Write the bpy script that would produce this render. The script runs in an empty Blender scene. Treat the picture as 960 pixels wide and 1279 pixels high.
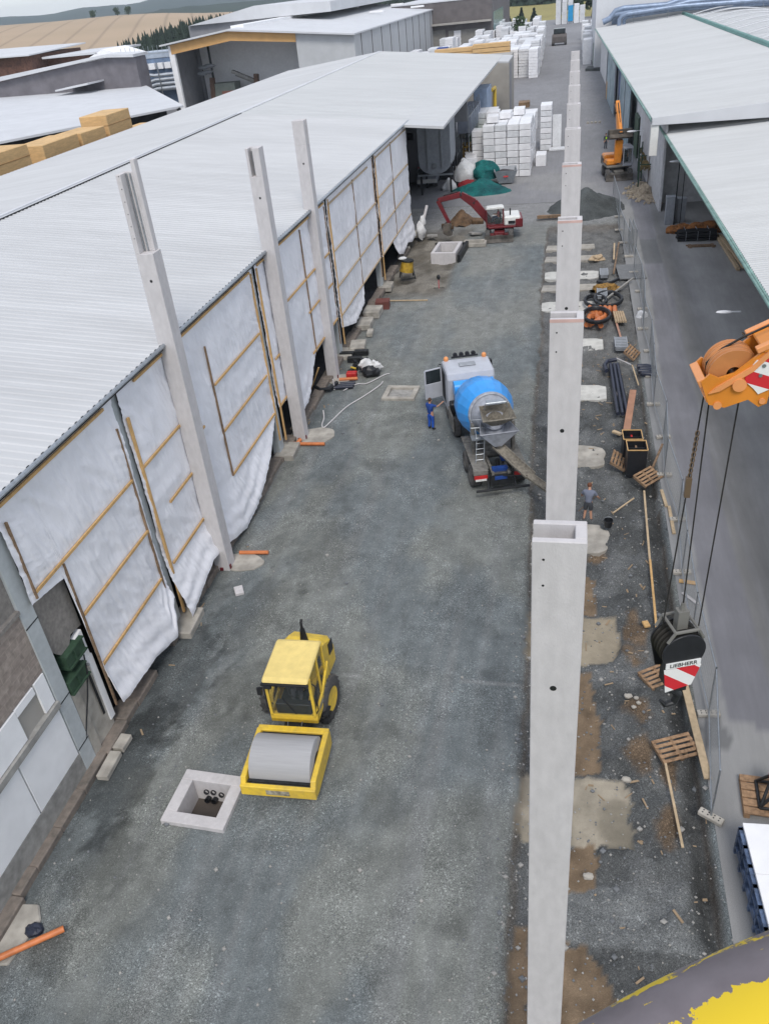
import bpy, bmesh, math, random
from mathutils import Vector, Matrix, noise
random.seed(7)
PI = math.pi
S = bpy.context.scene
COL = S.collection

# ---------------------------------------------------------------- camera
cam = bpy.data.cameras.new('camera')
cam_o = bpy.data.objects.new('camera', cam)
COL.objects.link(cam_o)
r_ = Vector((0.97676663, 0.19419861, -0.09063026))
u_ = Vector((-0.0317532, 0.54938038, 0.83496882))
f_ = Vector((-0.21194027, 0.81269188, -0.54278286))
mw = Matrix(((r_.x, u_.x, -f_.x, 0), (r_.y, u_.y, -f_.y, 0), (r_.z, u_.z, -f_.z, 19.6), (0, 0, 0, 1)))
cam_o.matrix_world = mw
cam.sensor_fit = 'VERTICAL'; cam.sensor_height = 24; cam.lens = 1011.6 * 24 / 1279
cam.clip_start = 0.05; cam.clip_end = 12000
S.camera = cam_o

# ---------------------------------------------------------------- world, sun, exposure
SUN_EL, SUN_ROT = math.radians(52), math.radians(166)
w = bpy.data.worlds.new('World'); S.world = w; w.use_nodes = True
nt = w.node_tree; bg = nt.nodes['Background']
sky = nt.nodes.new('ShaderNodeTexSky'); sky.sky_type = 'NISHITA'; sky.sun_disc = False
sky.sun_elevation = SUN_EL; sky.sun_rotation = SUN_ROT
sky.air_density = 1.0; sky.dust_density = 1.2; sky.ozone_density = 1.0; sky.altitude = 400
mixw = nt.nodes.new('ShaderNodeMix'); mixw.data_type = 'RGBA'; mixw.inputs['Factor'].default_value = .70   # thin bright cloud veil over the blue
mixw.inputs['B'].default_value = (5.0, 5.2, 5.65, 1)
nt.links.new(sky.outputs[0], mixw.inputs['A']); nt.links.new(mixw.outputs['Result'], bg.inputs[0]); bg.inputs[1].default_value = 0.125
sl = bpy.data.lights.new('sun', 'SUN'); sl.energy = 1.35; sl.angle = math.radians(20); sl.color = (1, .955, .89)
so = bpy.data.objects.new('sun', sl); COL.objects.link(so)
sd = Vector((math.sin(SUN_ROT) * math.cos(SUN_EL), math.cos(SUN_ROT) * math.cos(SUN_EL), math.sin(SUN_EL)))
so.rotation_euler = sd.to_track_quat('Z', 'Y').to_euler(); so.location = (0, 0, 60)
S.view_settings.view_transform = 'Standard'; S.view_settings.look = 'None'
S.view_settings.exposure = 0.66; S.view_settings.gamma = 1

# ---------------------------------------------------------------- materials
MATS = {}
def M(name, c, r=.6, metal=0., var=.12, sc=3., bump=0., bsc=30., c2=None, sc2=.7, spec=.4, trans=0., stretch=None, alpha=1.):
    if name in MATS: return MATS[name]
    m = bpy.data.materials.new(name); m.use_nodes = True; t = m.node_tree; L = t.links.new
    b = t.nodes['Principled BSDF']
    b.inputs['Roughness'].default_value = r; b.inputs['Metallic'].default_value = metal
    b.inputs['Specular IOR Level'].default_value = spec
    b.inputs['Transmission Weight'].default_value = trans
    tc = t.nodes.new('ShaderNodeTexCoord'); co = tc.outputs['Object']
    if stretch:
        mp = t.nodes.new('ShaderNodeMapping'); mp.inputs['Scale'].default_value = stretch; L(co, mp.inputs[0]); co = mp.outputs[0]
    n1 = t.nodes.new('ShaderNodeTexNoise'); n1.inputs['Scale'].default_value = sc; n1.inputs['Detail'].default_value = 6; L(co, n1.inputs['Vector'])
    n2 = t.nodes.new('ShaderNodeTexNoise'); n2.inputs['Scale'].default_value = sc2; n2.inputs['Detail'].default_value = 4; L(co, n2.inputs['Vector'])
    ad = t.nodes.new('ShaderNodeMath'); ad.operation = 'ADD'; L(n1.outputs[0], ad.inputs[0]); L(n2.outputs[0], ad.inputs[1])
    mr = t.nodes.new('ShaderNodeMapRange'); mr.inputs[1].default_value = .75; mr.inputs[2].default_value = 1.25; L(ad.outputs[0], mr.inputs[0])
    mx = t.nodes.new('ShaderNodeMix'); mx.data_type = 'RGBA'; L(mr.outputs[0], mx.inputs['Factor'])
    d = c2 if c2 else tuple(x * (1 - var * 2) for x in c)
    mx.inputs['A'].default_value = (*c, 1); mx.inputs['B'].default_value = (*d, 1)
    L(mx.outputs['Result'], b.inputs['Base Color'])
    if bump:
        n3 = t.nodes.new('ShaderNodeTexNoise'); n3.inputs['Scale'].default_value = bsc; n3.inputs['Detail'].default_value = 5; L(co, n3.inputs['Vector'])
        bp = t.nodes.new('ShaderNodeBump'); bp.inputs['Strength'].default_value = bump; bp.inputs['Distance'].default_value = .02
        L(n3.outputs[0], bp.inputs['Height']); L(bp.outputs[0], b.inputs['Normal'])
    MATS[name] = m
    return m

concrete_new = M('precast concrete', (.57, .548, .55), .8, var=.08, sc=7, bump=.3, bsc=55, sc2=.9, stretch=(1, 1, .45))
concrete_old = M('old concrete', (.36, .35, .33), .9, var=.2, sc=4, bump=.4, bsc=25)
concrete_white = M('bright blinding concrete', (.60, .59, .55), .9, var=.12, sc=3)
concrete_pale = M('fresh concrete patch', (.46, .43, .38), .9, var=.2, sc=2.5, bump=.4, bsc=18)
pilaster_m = M('pale column paint', (.47, .50, .51), .8, var=.08, sc=5)
white_panel = M('white wall panel', (.86, .86, .87), .6, var=.05, sc=2)
grey_board = M('grey fibre board', (.27, .25, .23), .9, var=.2, sc=8, bump=.2)
plinth_m = M('dirty plinth', (.24, .20, .17), .95, var=.25, sc=5, bump=.6, bsc=20, c2=(.13, .115, .10))
wood = M('timber', (.64, .40, .17), .75, var=.15, sc=9, bump=.2, stretch=(1, 1, .3))
wood_pale = M('pale timber', (.55, .42, .27), .8, var=.15, sc=7)
wood_dark = M('weathered timber', (.30, .20, .125), .85, var=.3, sc=9, bump=.3)
wood_pallet = M('pallet timber', (.40, .25, .145), .85, var=.3, sc=10, bump=.3)
sheet_m = M('white plastic sheeting', (.86, .86, .90), .34, var=.04, sc=1.5, bump=.7, bsc=4.5, spec=.5, stretch=(1, 1.6, .6))
foil_m = M('white wrapped film', (.80, .80, .82), .4, var=.07, sc=3, bump=.3, bsc=10)
roof_m = M('white coated sheet roof', (.51, .515, .52), .5, var=.07, sc=.9, sc2=.15, stretch=(.35, 2.2, 1))
roof2_m = M('pale grey sheet roof', (.49, .498, .498), .55, var=.06, sc=.8, sc2=.12, stretch=(.35, 2.2, 1))
roof3_m = M('white roofing membrane', (.58, .59, .61), .6, var=.05, sc=.4, sc2=.1)
steel = M('galvanised steel', (.42, .45, .48), .4, metal=.75, var=.15, sc=10)
steel_paint = M('grey painted steel', (.33, .35, .38), .5, var=.12, sc=4)
steel_dark = M('dark steel', (.035, .037, .04), .5, metal=.3, var=.3, sc=8)
black = M('black plastic', (.018, .019, .023), .45, var=.2, sc=8)
rubber = M('tyre rubber', (.045, .045, .047), .9, var=.3, sc=8, bump=.4, c2=(.10, .095, .09))
glass = M('dark window glass', (.03, .04, .045), .08, var=.2, sc=2, spec=.8)
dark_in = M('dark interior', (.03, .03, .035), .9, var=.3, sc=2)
yellow = M('yellow machine paint', (.80, .55, .05), .45, var=.05, sc=6, bump=.08, c2=(.58, .40, .07))
yellow_pale = M('faded yellow paint', (.80, .62, .22), .5, var=.08, sc=4)
orange = M('orange machine paint', (.76, .27, .035), .35, var=.12, sc=4)
orange_lt = M('light orange paint', (.80, .33, .12), .4, var=.08, sc=4)
blue_drum = M('blue drum paint', (.04, .33, .82), .3, var=.08, sc=3)
cab_m = M('silver lilac cab paint', (.47, .49, .54), .3, var=.06, sc=3)
truck_grey = M('dusty truck steel', (.22, .21, .19), .7, var=.3, sc=6)
mixer_silver = M('dusty silver paint', (.40, .42, .47), .4, var=.2, sc=5)
mortar = M('concrete stained steel', (.30, .27, .22), .85, var=.3, sc=9, bump=.4)
blue_paint = M('deep blue paint', (.02, .07, .30), .5, var=.15)
red_dark = M('dark red machine paint', (.17, .02, .025), .4, var=.2, sc=5)
red = M('red paint', (.55, .03, .03), .45, var=.15)
white_paint = M('white machine paint', (.74, .74, .71), .35, var=.08, sc=4)
orange_pipe = M('orange drain pipe', (.62, .20, .07), .45, var=.15, sc=6)
blue_pipe = M('dark blue black pipe', (.030, .036, .060), .4, var=.2, sc=6)
green_dk = M('dark green paint', (.05, .10, .06), .6, var=.25, sc=5)
green_lt = M('green paint', (.05, .22, .08), .6, var=.2)
green_verd = M('grey green gutter', (.22, .36, .32), .6, var=.2, sc=3)
brick_m = M('far brick wall', (.17, .085, .06), .9, var=.25, sc=2)
wall_grey = M('far grey cladding', (.26, .26, .275), .8, var=.1, sc=.4)
wall_pale = M('far pale cladding', (.47, .48, .49), .7, var=.05, sc=.3)
wall_beige = M('beige wall', (.36, .34, .31), .85, var=.08, sc=1)
wall_brown = M('brown grey cladding', (.145, .13, .13), .8, var=.12, sc=.5)
glulam = M('orange timber fascia', (.62, .36, .14), .7, var=.06, sc=1)
duct_m = M('blue grey duct', (.27, .34, .46), .4, metal=.35, var=.15, sc=2)
soil_brown = M('brown soil', (.17, .105, .06), .95, var=.3, sc=3, bump=.8, bsc=12)
gravel_dark = M('dark gravel heap', (.095, .105, .105), .95, var=.3, sc=12, bump=1, bsc=22)
net_m = M('teal netting', (.005, .16, .15), .8, var=.4, sc=9, bump=1, bsc=14, c2=(.0, .04, .05))
rag_m = M('white rags', (.68, .68, .68), .7, var=.1, sc=4, bump=.6, bsc=7)
skin_m = M('skin', (.50, .27, .18), .55, var=.08)
hair_m = M('brown hair', (.09, .045, .025), .7, var=.2)
rope_m = M('steel rope', (.045, .042, .04), .55, metal=.4, var=.3, sc=20)
leaf_m = M('leaves', (.05, .085, .03), .8, var=.3, sc=.6, c2=(.02, .04, .015), sc2=.3)
conifer_m = M('dark conifer needles', (.022, .04, .024), .9, var=.3, sc=.4, c2=(.012, .022, .016))
bark_m = M('bark', (.08, .06, .045), .9, var=.3)
foam_y = M('yellow cream stack', (.62, .50, .25), .8, var=.1, sc=2)

def m_speckle(name, attr=True, base=(.15, .17, .18), bsc=56., strength=1.15, fine=1.):
    m = bpy.data.materials.new(name); m.use_nodes = True; t = m.node_tree; L = t.links.new
    b = t.nodes['Principled BSDF']; b.inputs['Roughness'].default_value = .92; b.inputs['Specular IOR Level'].default_value = .25
    tc = t.nodes.new('ShaderNodeTexCoord')
    v = t.nodes.new('ShaderNodeTexVoronoi'); v.inputs['Scale'].default_value = bsc; L(tc.outputs['Object'], v.inputs['Vector'])
    v2 = t.nodes.new('ShaderNodeTexVoronoi'); v2.inputs['Scale'].default_value = bsc * .5; L(tc.outputs['Object'], v2.inputs['Vector'])
    n = t.nodes.new('ShaderNodeTexNoise'); n.inputs['Scale'].default_value = 1.3; n.inputs['Detail'].default_value = 10; n.inputs['Roughness'].default_value = .68; L(tc.outputs['Object'], n.inputs['Vector'])
    sep = t.nodes.new('ShaderNodeSeparateColor'); L(v.outputs['Color'], sep.inputs[0])
    mr = t.nodes.new('ShaderNodeMapRange'); L(sep.outputs[0], mr.inputs[0]); mr.inputs[1].default_value = 0; mr.inputs[2].default_value = 1
    mr.inputs[3].default_value = 1 - .42 * strength; mr.inputs[4].default_value = 1 + .42 * strength
    sep2 = t.nodes.new('ShaderNodeSeparateColor'); L(v2.outputs['Color'], sep2.inputs[0])
    pw = t.nodes.new('ShaderNodeMath'); pw.operation = 'POWER'; L(sep2.outputs[1], pw.inputs[0]); pw.inputs[1].default_value = 14
    pm = t.nodes.new('ShaderNodeMath'); pm.operation = 'MULTIPLY_ADD'; L(pw.outputs[0], pm.inputs[0]); pm.inputs[1].default_value = .9 * strength; L(mr.outputs[0], pm.inputs[2])
    nr = t.nodes.new('ShaderNodeMapRange'); L(n.outputs[0], nr.inputs[0]); nr.inputs[1].default_value = .3; nr.inputs[2].default_value = .7
    nr.inputs[3].default_value = 1 - .22 * fine; nr.inputs[4].default_value = 1 + .2 * fine
    mu = t.nodes.new('ShaderNodeMath'); mu.operation = 'MULTIPLY'; L(pm.outputs[0], mu.inputs[0]); L(nr.outputs[0], mu.inputs[1])
    sc = t.nodes.new('ShaderNodeVectorMath'); sc.operation = 'SCALE'; L(mu.outputs[0], sc.inputs['Scale'])
    if attr:
        a = t.nodes.new('ShaderNodeAttribute'); a.attribute_name = 'soil'; L(a.outputs['Color'], sc.inputs[0])
        mm = t.nodes.new('ShaderNodeMix'); mm.data_type = 'FLOAT'; L(a.outputs['Alpha'], mm.inputs['Factor']); L(nr.outputs[0], mm.inputs['A']); L(mu.outputs[0], mm.inputs['B']); L(mm.outputs['Result'], sc.inputs['Scale'])
    else:
        sc.inputs[0].default_value = base
    L(sc.outputs[0], b.inputs['Base Color'])
    bp = t.nodes.new('ShaderNodeBump'); bp.inputs['Strength'].default_value = .6 * strength; bp.inputs['Distance'].default_value = .02
    L(v.outputs['Distance'], bp.inputs['Height']); L(bp.outputs[0], b.inputs['Normal'])
    return m
gravel_m = m_speckle('gravel and soil')
def m_asphalt():
    m = bpy.data.materials.new('asphalt'); m.use_nodes = True; t = m.node_tree; L = t.links.new
    b = t.nodes['Principled BSDF']; b.inputs['Roughness'].default_value = .88; b.inputs['Specular IOR Level'].default_value = .3
    a = t.nodes.new('ShaderNodeAttribute'); a.attribute_name = 'soil'
    tc = t.nodes.new('ShaderNodeTexCoord')
    facs = []
    for sc_, lo, hi, st in ((40, .85, 1.15, None), (.6, .90, 1.1, (1, .45, 1)), (3.5, .92, 1.08, (1, .1, 1))):
        n = t.nodes.new('ShaderNodeTexNoise'); n.inputs['Scale'].default_value = sc_; n.inputs['Detail'].default_value = 7; n.inputs['Roughness'].default_value = .65
        if st:
            mp = t.nodes.new('ShaderNodeMapping'); mp.inputs['Scale'].default_value = st; L(tc.outputs['Object'], mp.inputs[0]); L(mp.outputs[0], n.inputs['Vector'])
        else: L(tc.outputs['Object'], n.inputs['Vector'])
        mr = t.nodes.new('ShaderNodeMapRange'); L(n.outputs[0], mr.inputs[0]); mr.inputs[1].default_value = .3; mr.inputs[2].default_value = .7
        mr.inputs[3].default_value = lo; mr.inputs[4].default_value = hi; facs.append(mr.outputs[0])
    m1 = t.nodes.new('ShaderNodeMath'); m1.operation = 'MULTIPLY'; L(facs[0], m1.inputs[0]); L(facs[1], m1.inputs[1])
    m2 = t.nodes.new('ShaderNodeMath'); m2.operation = 'MULTIPLY'; L(m1.outputs[0], m2.inputs[0]); L(facs[2], m2.inputs[1])
    sc = t.nodes.new('ShaderNodeVectorMath'); sc.operation = 'SCALE'; L(a.outputs['Color'], sc.inputs[0]); L(m2.outputs[0], sc.inputs['Scale'])
    L(sc.outputs[0], b.inputs['Base Color'])
    return m
asphalt_m = m_asphalt()
def m_blocks():
    m = bpy.data.materials.new('concrete block masonry'); m.use_nodes = True; t = m.node_tree; L = t.links.new
    b = t.nodes['Principled BSDF']; b.inputs['Roughness'].default_value = .95
    tc = t.nodes.new('ShaderNodeTexCoord'); mp = t.nodes.new('ShaderNodeMapping'); mp.inputs['Rotation'].default_value = (0, -PI / 2, -PI / 2)
    sx = t.nodes.new('ShaderNodeSeparateXYZ'); cx = t.nodes.new('ShaderNodeCombineXYZ'); L(tc.outputs['Object'], sx.inputs[0]); L(sx.outputs[1], cx.inputs[0]); L(sx.outputs[2], cx.inputs[1])
    br = t.nodes.new('ShaderNodeTexBrick'); L(cx.outputs[0], br.inputs['Vector'])
    br.inputs['Color1'].default_value = (.32, .27, .235, 1); br.inputs['Color2'].default_value = (.26, .215, .19, 1); br.inputs['Mortar'].default_value = (.34, .29, .25, 1)
    br.inputs['Scale'].default_value = 1; br.inputs['Brick Width'].default_value = .5; br.inputs['Row Height'].default_value = .24; br.inputs['Mortar Size'].default_value = .015
    n = t.nodes.new('ShaderNodeTexNoise'); n.inputs['Scale'].default_value = 5; n.inputs['Detail'].default_value = 6; L(tc.outputs['Object'], n.inputs['Vector'])
    mr = t.nodes.new('ShaderNodeMapRange'); L(n.outputs[0], mr.inputs[0]); mr.inputs[1].default_value = .3; mr.inputs[2].default_value = .7; mr.inputs[3].default_value = .75; mr.inputs[4].default_value = 1.2
    sc = t.nodes.new('ShaderNodeVectorMath'); sc.operation = 'SCALE'; L(br.outputs['Color'], sc.inputs[0]); L(mr.outputs[0], sc.inputs['Scale']); L(sc.outputs[0], b.inputs['Base Color'])
    bp = t.nodes.new('ShaderNodeBump'); bp.inputs['Strength'].default_value = .5; bp.inputs['Distance'].default_value = .02; L(n.outputs[0], bp.inputs['Height']); L(bp.outputs[0], b.inputs['Normal'])
    return m
block_m = m_blocks()
def m_stripe(name, width=.16, tilt=1.0, c1=(.72, .71, .70), c2=(.55, .02, .03)):
    m = bpy.data.materials.new(name); m.use_nodes = True; t = m.node_tree; L = t.links.new
    b = t.nodes['Principled BSDF']; b.inputs['Roughness'].default_value = .45
    tc = t.nodes.new('ShaderNodeTexCoord'); sx = t.nodes.new('ShaderNodeSeparateXYZ'); L(tc.outputs['Object'], sx.inputs[0])
    ma = t.nodes.new('ShaderNodeMath'); ma.operation = 'MULTIPLY_ADD'; L(sx.outputs[0], ma.inputs[0]); ma.inputs[1].default_value = tilt; L(sx.outputs[2], ma.inputs[2])
    fr = t.nodes.new('ShaderNodeMath'); fr.operation = 'PINGPONG'; L(ma.outputs[0], fr.inputs[0]); fr.inputs[1].default_value = width
    gt = t.nodes.new('ShaderNodeMath'); gt.operation = 'GREATER_THAN'; L(fr.outputs[0], gt.inputs[0]); gt.inputs[1].default_value = width / 2
    mx = t.nodes.new('ShaderNodeMix'); mx.data_type = 'RGBA'; L(gt.outputs[0], mx.inputs['Factor']); mx.inputs['A'].default_value = (*c1, 1); mx.inputs['B'].default_value = (*c2, 1)
    L(mx.outputs['Result'], b.inputs['Base Color'])
    return m

# ---------------------------------------------------------------- mesh helper
SPLIT = {'plinth', 'scraper', 'hood_grille', 'chute_strut', 'hydraulic_ram', 'footing', 'door_post', 'wall_joint', 'post', 'joint_strip', 'cab_post', 'wall_pier', 'side_tank', 'leg', 'eyes_', 'duct_stand_', 'inner_pack', 'gate', 'wall_lamp_'}
class MB:
    def __init__(s): s.v = []; s.f = []; s.m = []; s.X = Matrix.Identity(4); s.mi = 0; s.p = []
    def add(s, vs, fs):
        o = len(s.v); s.v += [tuple(s.X @ Vector(p)) for p in vs]
        s.p.append((o, len(s.v), len(s.f), len(s.f) + len(fs)))
        s.f += [tuple(i + o for i in q) for q in fs]; s.m += [s.mi] * len(fs); return s
    def box(s, x0, y0, z0, x1, y1, z1, R=None, c=0.0):
        if R is None:
            vs = [(x, y, z) for z in (z0, z1) for y in (y0, y1) for x in (x0, x1)]
        else:
            vs = [tuple(R @ Vector((x, y, z))) for z in (z0, z1) for y in (y0, y1) for x in (x0, x1)]
        return s.add(vs, [(0, 2, 3, 1), (4, 5, 7, 6), (0, 1, 5, 4), (2, 6, 7, 3), (0, 4, 6, 2), (1, 3, 7, 5)])
    def cbox(s, c, d, rz=0, ry=0, rx=0):
        R = Matrix.Translation(c) @ Matrix.Rotation(rz, 4, 'Z') @ Matrix.Rotation(ry, 4, 'Y') @ Matrix.Rotation(rx, 4, 'X')
        a, b, h = d[0] / 2, d[1] / 2, d[2] / 2
        return s.box(-a, -b, -h, a, b, h, R)
    def prism(s, poly, a0, a1, axis='x', R=None):
        n = len(poly)
        def P(p, a):
            q = {'x': (a, p[0], p[1]), 'y': (p[0], a, p[1]), 'z': (p[0], p[1], a)}[axis]
            return tuple(R @ Vector(q)) if R else q
        vs = [P(p, a0) for p in poly] + [P(p, a1) for p in poly]
        fs = [tuple(range(n)), tuple(range(2 * n - 1, n - 1, -1))] + [(i, (i + 1) % n, n + (i + 1) % n, n + i) for i in range(n)]
        return s.add(vs, fs)
    def cyl(s, p0, p1, r0, r1=None, n=12, cap=True):
        p0 = Vector(p0); p1 = Vector(p1); r1 = r0 if r1 is None else r1
        d = (p1 - p0).normalized(); q = d.to_track_quat('Z', 'Y')
        vs = []
        for p, r in ((p0, r0), (p1, r1)):
            for i in range(n):
                a = 2 * PI * i / n; vs.append(tuple(p + q @ Vector((r * math.cos(a), r * math.sin(a), 0))))
        fs = [(i, (i + 1) % n, n + (i + 1) % n, n + i) for i in range(n)]
        if cap: fs += [tuple(range(n - 1, -1, -1)), tuple(range(n, 2 * n))]
        return s.add(vs, fs)
    def tube(s, pts, r, n=8, closed=False, cap=True):
        pts = [Vector(p) for p in pts]; m = len(pts); vs = []; rr = r if isinstance(r, (list, tuple)) else [r] * m
        prev = None
        for i, p in enumerate(pts):
            a = pts[(i - 1) % m] if (closed or i > 0) else p; b = pts[(i + 1) % m] if (closed or i < m - 1) else p
            d = (b - a).normalized()
            if prev is None: x = d.orthogonal().normalized()
            else: x = (prev - d * prev.dot(d)).normalized()
            prev = x; y = d.cross(x)
            for k in range(n):
                t = 2 * PI * k / n; vs.append(tuple(p + (x * math.cos(t) + y * math.sin(t)) * rr[i]))
        fs = []
        for i in range(m if closed else m - 1):
            j = (i + 1) % m
            fs += [(i * n + k, i * n + (k + 1) % n, j * n + (k + 1) % n, j * n + k) for k in range(n)]
        if cap and not closed: fs += [tuple(range(n - 1, -1, -1)), tuple(range((m - 1) * n, m * n))]
        return s.add(vs, fs)
    def lathe(s, prof, p0, axis, n=24, cap=False):
        # prof: list of (t, r) along axis from p0
        p0 = Vector(p0); d = Vector(axis).normalized(); q = d.to_track_quat('Z', 'Y'); vs = []
        for t, r in prof:
            for k in range(n):
                a = 2 * PI * k / n; vs.append(tuple(p0 + d * t + q @ Vector((r * math.cos(a), r * math.sin(a), 0))))
        fs = [(i * n + k, i * n + (k + 1) % n, (i + 1) * n + (k + 1) % n, (i + 1) * n + k) for i in range(len(prof) - 1) for k in range(n)]
        if cap: fs += [tuple(range(n - 1, -1, -1)), tuple(range((len(prof) - 1) * n, len(prof) * n))]
        return s.add(vs, fs)
    def ball(s, c, r, n=10, m=7, jit=0, seed=0):
        rx, ry, rz = r if isinstance(r, (tuple, list)) else (r, r, r); c = Vector(c); vs = [tuple(c + Vector((0, 0, -rz)))]
        for i in range(1, m):
            ph = -PI / 2 + PI * i / m
            for k in range(n):
                a = 2 * PI * k / n; p = Vector((math.cos(ph) * math.cos(a), math.cos(ph) * math.sin(a), math.sin(ph)))
                j = 1 + jit * noise.noise(p * 2.3 + Vector((seed, seed * 2, 0)))
                vs.append((c.x + p.x * rx * j, c.y + p.y * ry * j, c.z + p.z * rz * j))
        vs.append(tuple(c + Vector((0, 0, rz)))); L = len(vs) - 1
        fs = [(0, 1 + (k + 1) % n, 1 + k) for k in range(n)]
        for i in range(m - 2):
            fs += [(1 + i * n + k, 1 + i * n + (k + 1) % n, 1 + (i + 1) * n + (k + 1) % n, 1 + (i + 1) * n + k) for k in range(n)]
        fs += [(1 + (m - 2) * n + k, 1 + (m - 2) * n + (k + 1) % n, L) for k in range(n)]
        return s.add(vs, fs)
    def build(s, name, mat, parent=None, smooth=False, bevel=0, loc=None):
        if parent is not None and name in SPLIT and len(s.p) > 1:
            for (a, b, c, d) in s.p:
                q = MB(); q.v = s.v[a:b]; q.f = [tuple(i - a for i in f) for f in s.f[c:d]]; q.m = s.m[c:d]; o = q.build(name, mat, parent, smooth, bevel, loc)
            return o
        me = bpy.data.meshes.new(name); v = s.v
        off = Vector((0, 0, 0))
        if parent is None and loc is None and v:
            xs = [p[0] for p in v]; ys = [p[1] for p in v]; off = Vector(((min(xs) + max(xs)) / 2, (min(ys) + max(ys)) / 2, min(p[2] for p in v)))
            v = [(p[0] - off.x, p[1] - off.y, p[2] - off.z) for p in v]
        me.from_pydata(v, [], s.f)
        mats = mat if isinstance(mat, (list, tuple)) else [mat]
        for k in mats: me.materials.append(k)
        if len(mats) > 1: me.polygons.foreach_set('material_index', s.m)
        bm = bmesh.new(); bm.from_mesh(me); bmesh.ops.recalc_face_normals(bm, faces=bm.faces)
        if bevel:
            es = [e for e in bm.edges if len(e.link_faces) == 2 and e.calc_face_angle(0) > .5]
            try: bmesh.ops.bevel(bm, geom=es, offset=bevel, segments=1, affect='EDGES', clamp_overlap=True)
            except Exception: pass
        bm.to_mesh(me); bm.free()
        if smooth:
            me.polygons.foreach_set('use_smooth', [True] * len(me.polygons))
            try: me.set_sharp_from_angle(angle=math.radians(38))
            except Exception: pass
        o = bpy.data.objects.new(name, me); COL.objects.link(o)
        o.location = loc if loc is not None else off
        if parent is not None: o.parent = parent
        return o

def tag(o, label=None, cat=None, group=None, kind=None):
    if label: o['label'] = label
    if cat: o['category'] = cat
    if group: o['group'] = group
    if kind: o['kind'] = kind
    return o
def thing(name, label, cat, loc=(0, 0, 0), rz=0, group=None):
    o = bpy.data.objects.new(name, None); COL.objects.link(o); o.location = loc; o.rotation_euler = (0, 0, rz); o.empty_display_size = .3
    return tag(o, label, cat, group)
def dup(o, loc, rz=None, label=None, group=None, parent=None):
    c = o.copy(); COL.objects.link(c)
    if parent is None:
        c.location = loc
        if rz is not None: c.rotation_euler = (0, 0, rz)
        if label: c['label'] = label
        if group: c['group'] = group
    else: c.parent = parent
    for ch in [x for x in COL.objects if x.parent == o]: dup(ch, None, parent=c)
    return c
def nz(x, y, z=0.): return noise.noise(Vector((x, y, z)))
def fb(x, y, z=0., o=4): return noise.fractal(Vector((x, y, z)), 1.0, 2.0, o)
def inpoly(x, y, P):
    c = False; n = len(P); j = n - 1
    for i in range(n):
        xi, yi = P[i]; xj, yj = P[j]
        if (yi > y) != (yj > y) and x < (xj - xi) * (y - yi) / (yj - yi) + xi: c = not c
        j = i
    return c
def ss(a, b, x):
    t = max(0., min(1., (x - a) / (b - a))); return t * t * (3 - 2 * t)
def interp(P, x):
    if x <= P[0][0]: return P[0][1]
    for (a, b), (c, d) in zip(P, P[1:]):
        if x <= c: return b + (d - b) * (x - a) / max(1e-6, c - a)
    return P[-1][1]

# ================================================================ GROUND
def grid_mesh(name, xs, ys, hf, cf, mat, kind='structure'):
    vs = []; cols = []
    for y in ys:
        for x in xs:
            h = hf(x, y); vs.append((x, y, h)); c_ = cf(x, y, h); cols += [*c_[:3], c_[3] if len(c_) > 3 else 1.0]
    nx = len(xs); fs = [(j * nx + i, j * nx + i + 1, (j + 1) * nx + i + 1, (j + 1) * nx + i) for j in range(len(ys) - 1) for i in range(nx - 1)]
    me = bpy.data.meshes.new(name); me.from_pydata(vs, [], fs); me.materials.append(mat)
    at = me.color_attributes.new('soil', 'FLOAT_COLOR', 'POINT'); at.data.foreach_set('color', cols)
    me.polygons.foreach_set('use_smooth', [True] * len(me.polygons))
    o = bpy.data.objects.new(name, me); COL.objects.link(o); o['kind'] = kind
    return o
def steps(a, b, s0, s1):
    out = [a]
    while out[-1] < b:
        t = (out[-1] - a) / (b - a); out.append(min(b, out[-1] + s0 + (s1 - s0) * t))
    return out
padA = [(-1.3, 23.4), (2.07, 23.45), (2.15, 22.4), (2.12, 21.29), (1.6, 21.1), (.9, 20.97), (-1.2, 20.9)]
padB = [(-1.1, 16.1), (.67, 16.09), (2.08, 16.26), (2.15, 15.49), (2.18, 13.91), (.61, 14.05), (-1.1, 14.0)]
sands = [[(.9, 26.15), (1.37, 25.67), (1.39, 23.62), (.2, 23.58), (.2, 26)], [(.1, 20.93), (1.1, 20.6), (1.4, 18.39), (1.36, 16.29), (.1, 16.21)],
         [(.2, 13.95), (1.29, 14.09), (1.22, 12.74), (.2, 12.42)], [(.1, 11.29), (1.06, 11.14), (1.55, 10.04), (1.43, 8.4), (.1, 8.2)],
         [(-.8, 11.5), (-.45, 11.4), (-.3, 8), (-.8, 8)]]
browns = [((2.65, 22.3), .42, 1.3), ((2.6, 17.3), .5, .8), ((3.1, 14.7), .4, .8), ((1.5, 27.2), .35, .8), ((2.6, 19.0), .5, .6), ((3.3, 16.6), .3, .5)]
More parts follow.
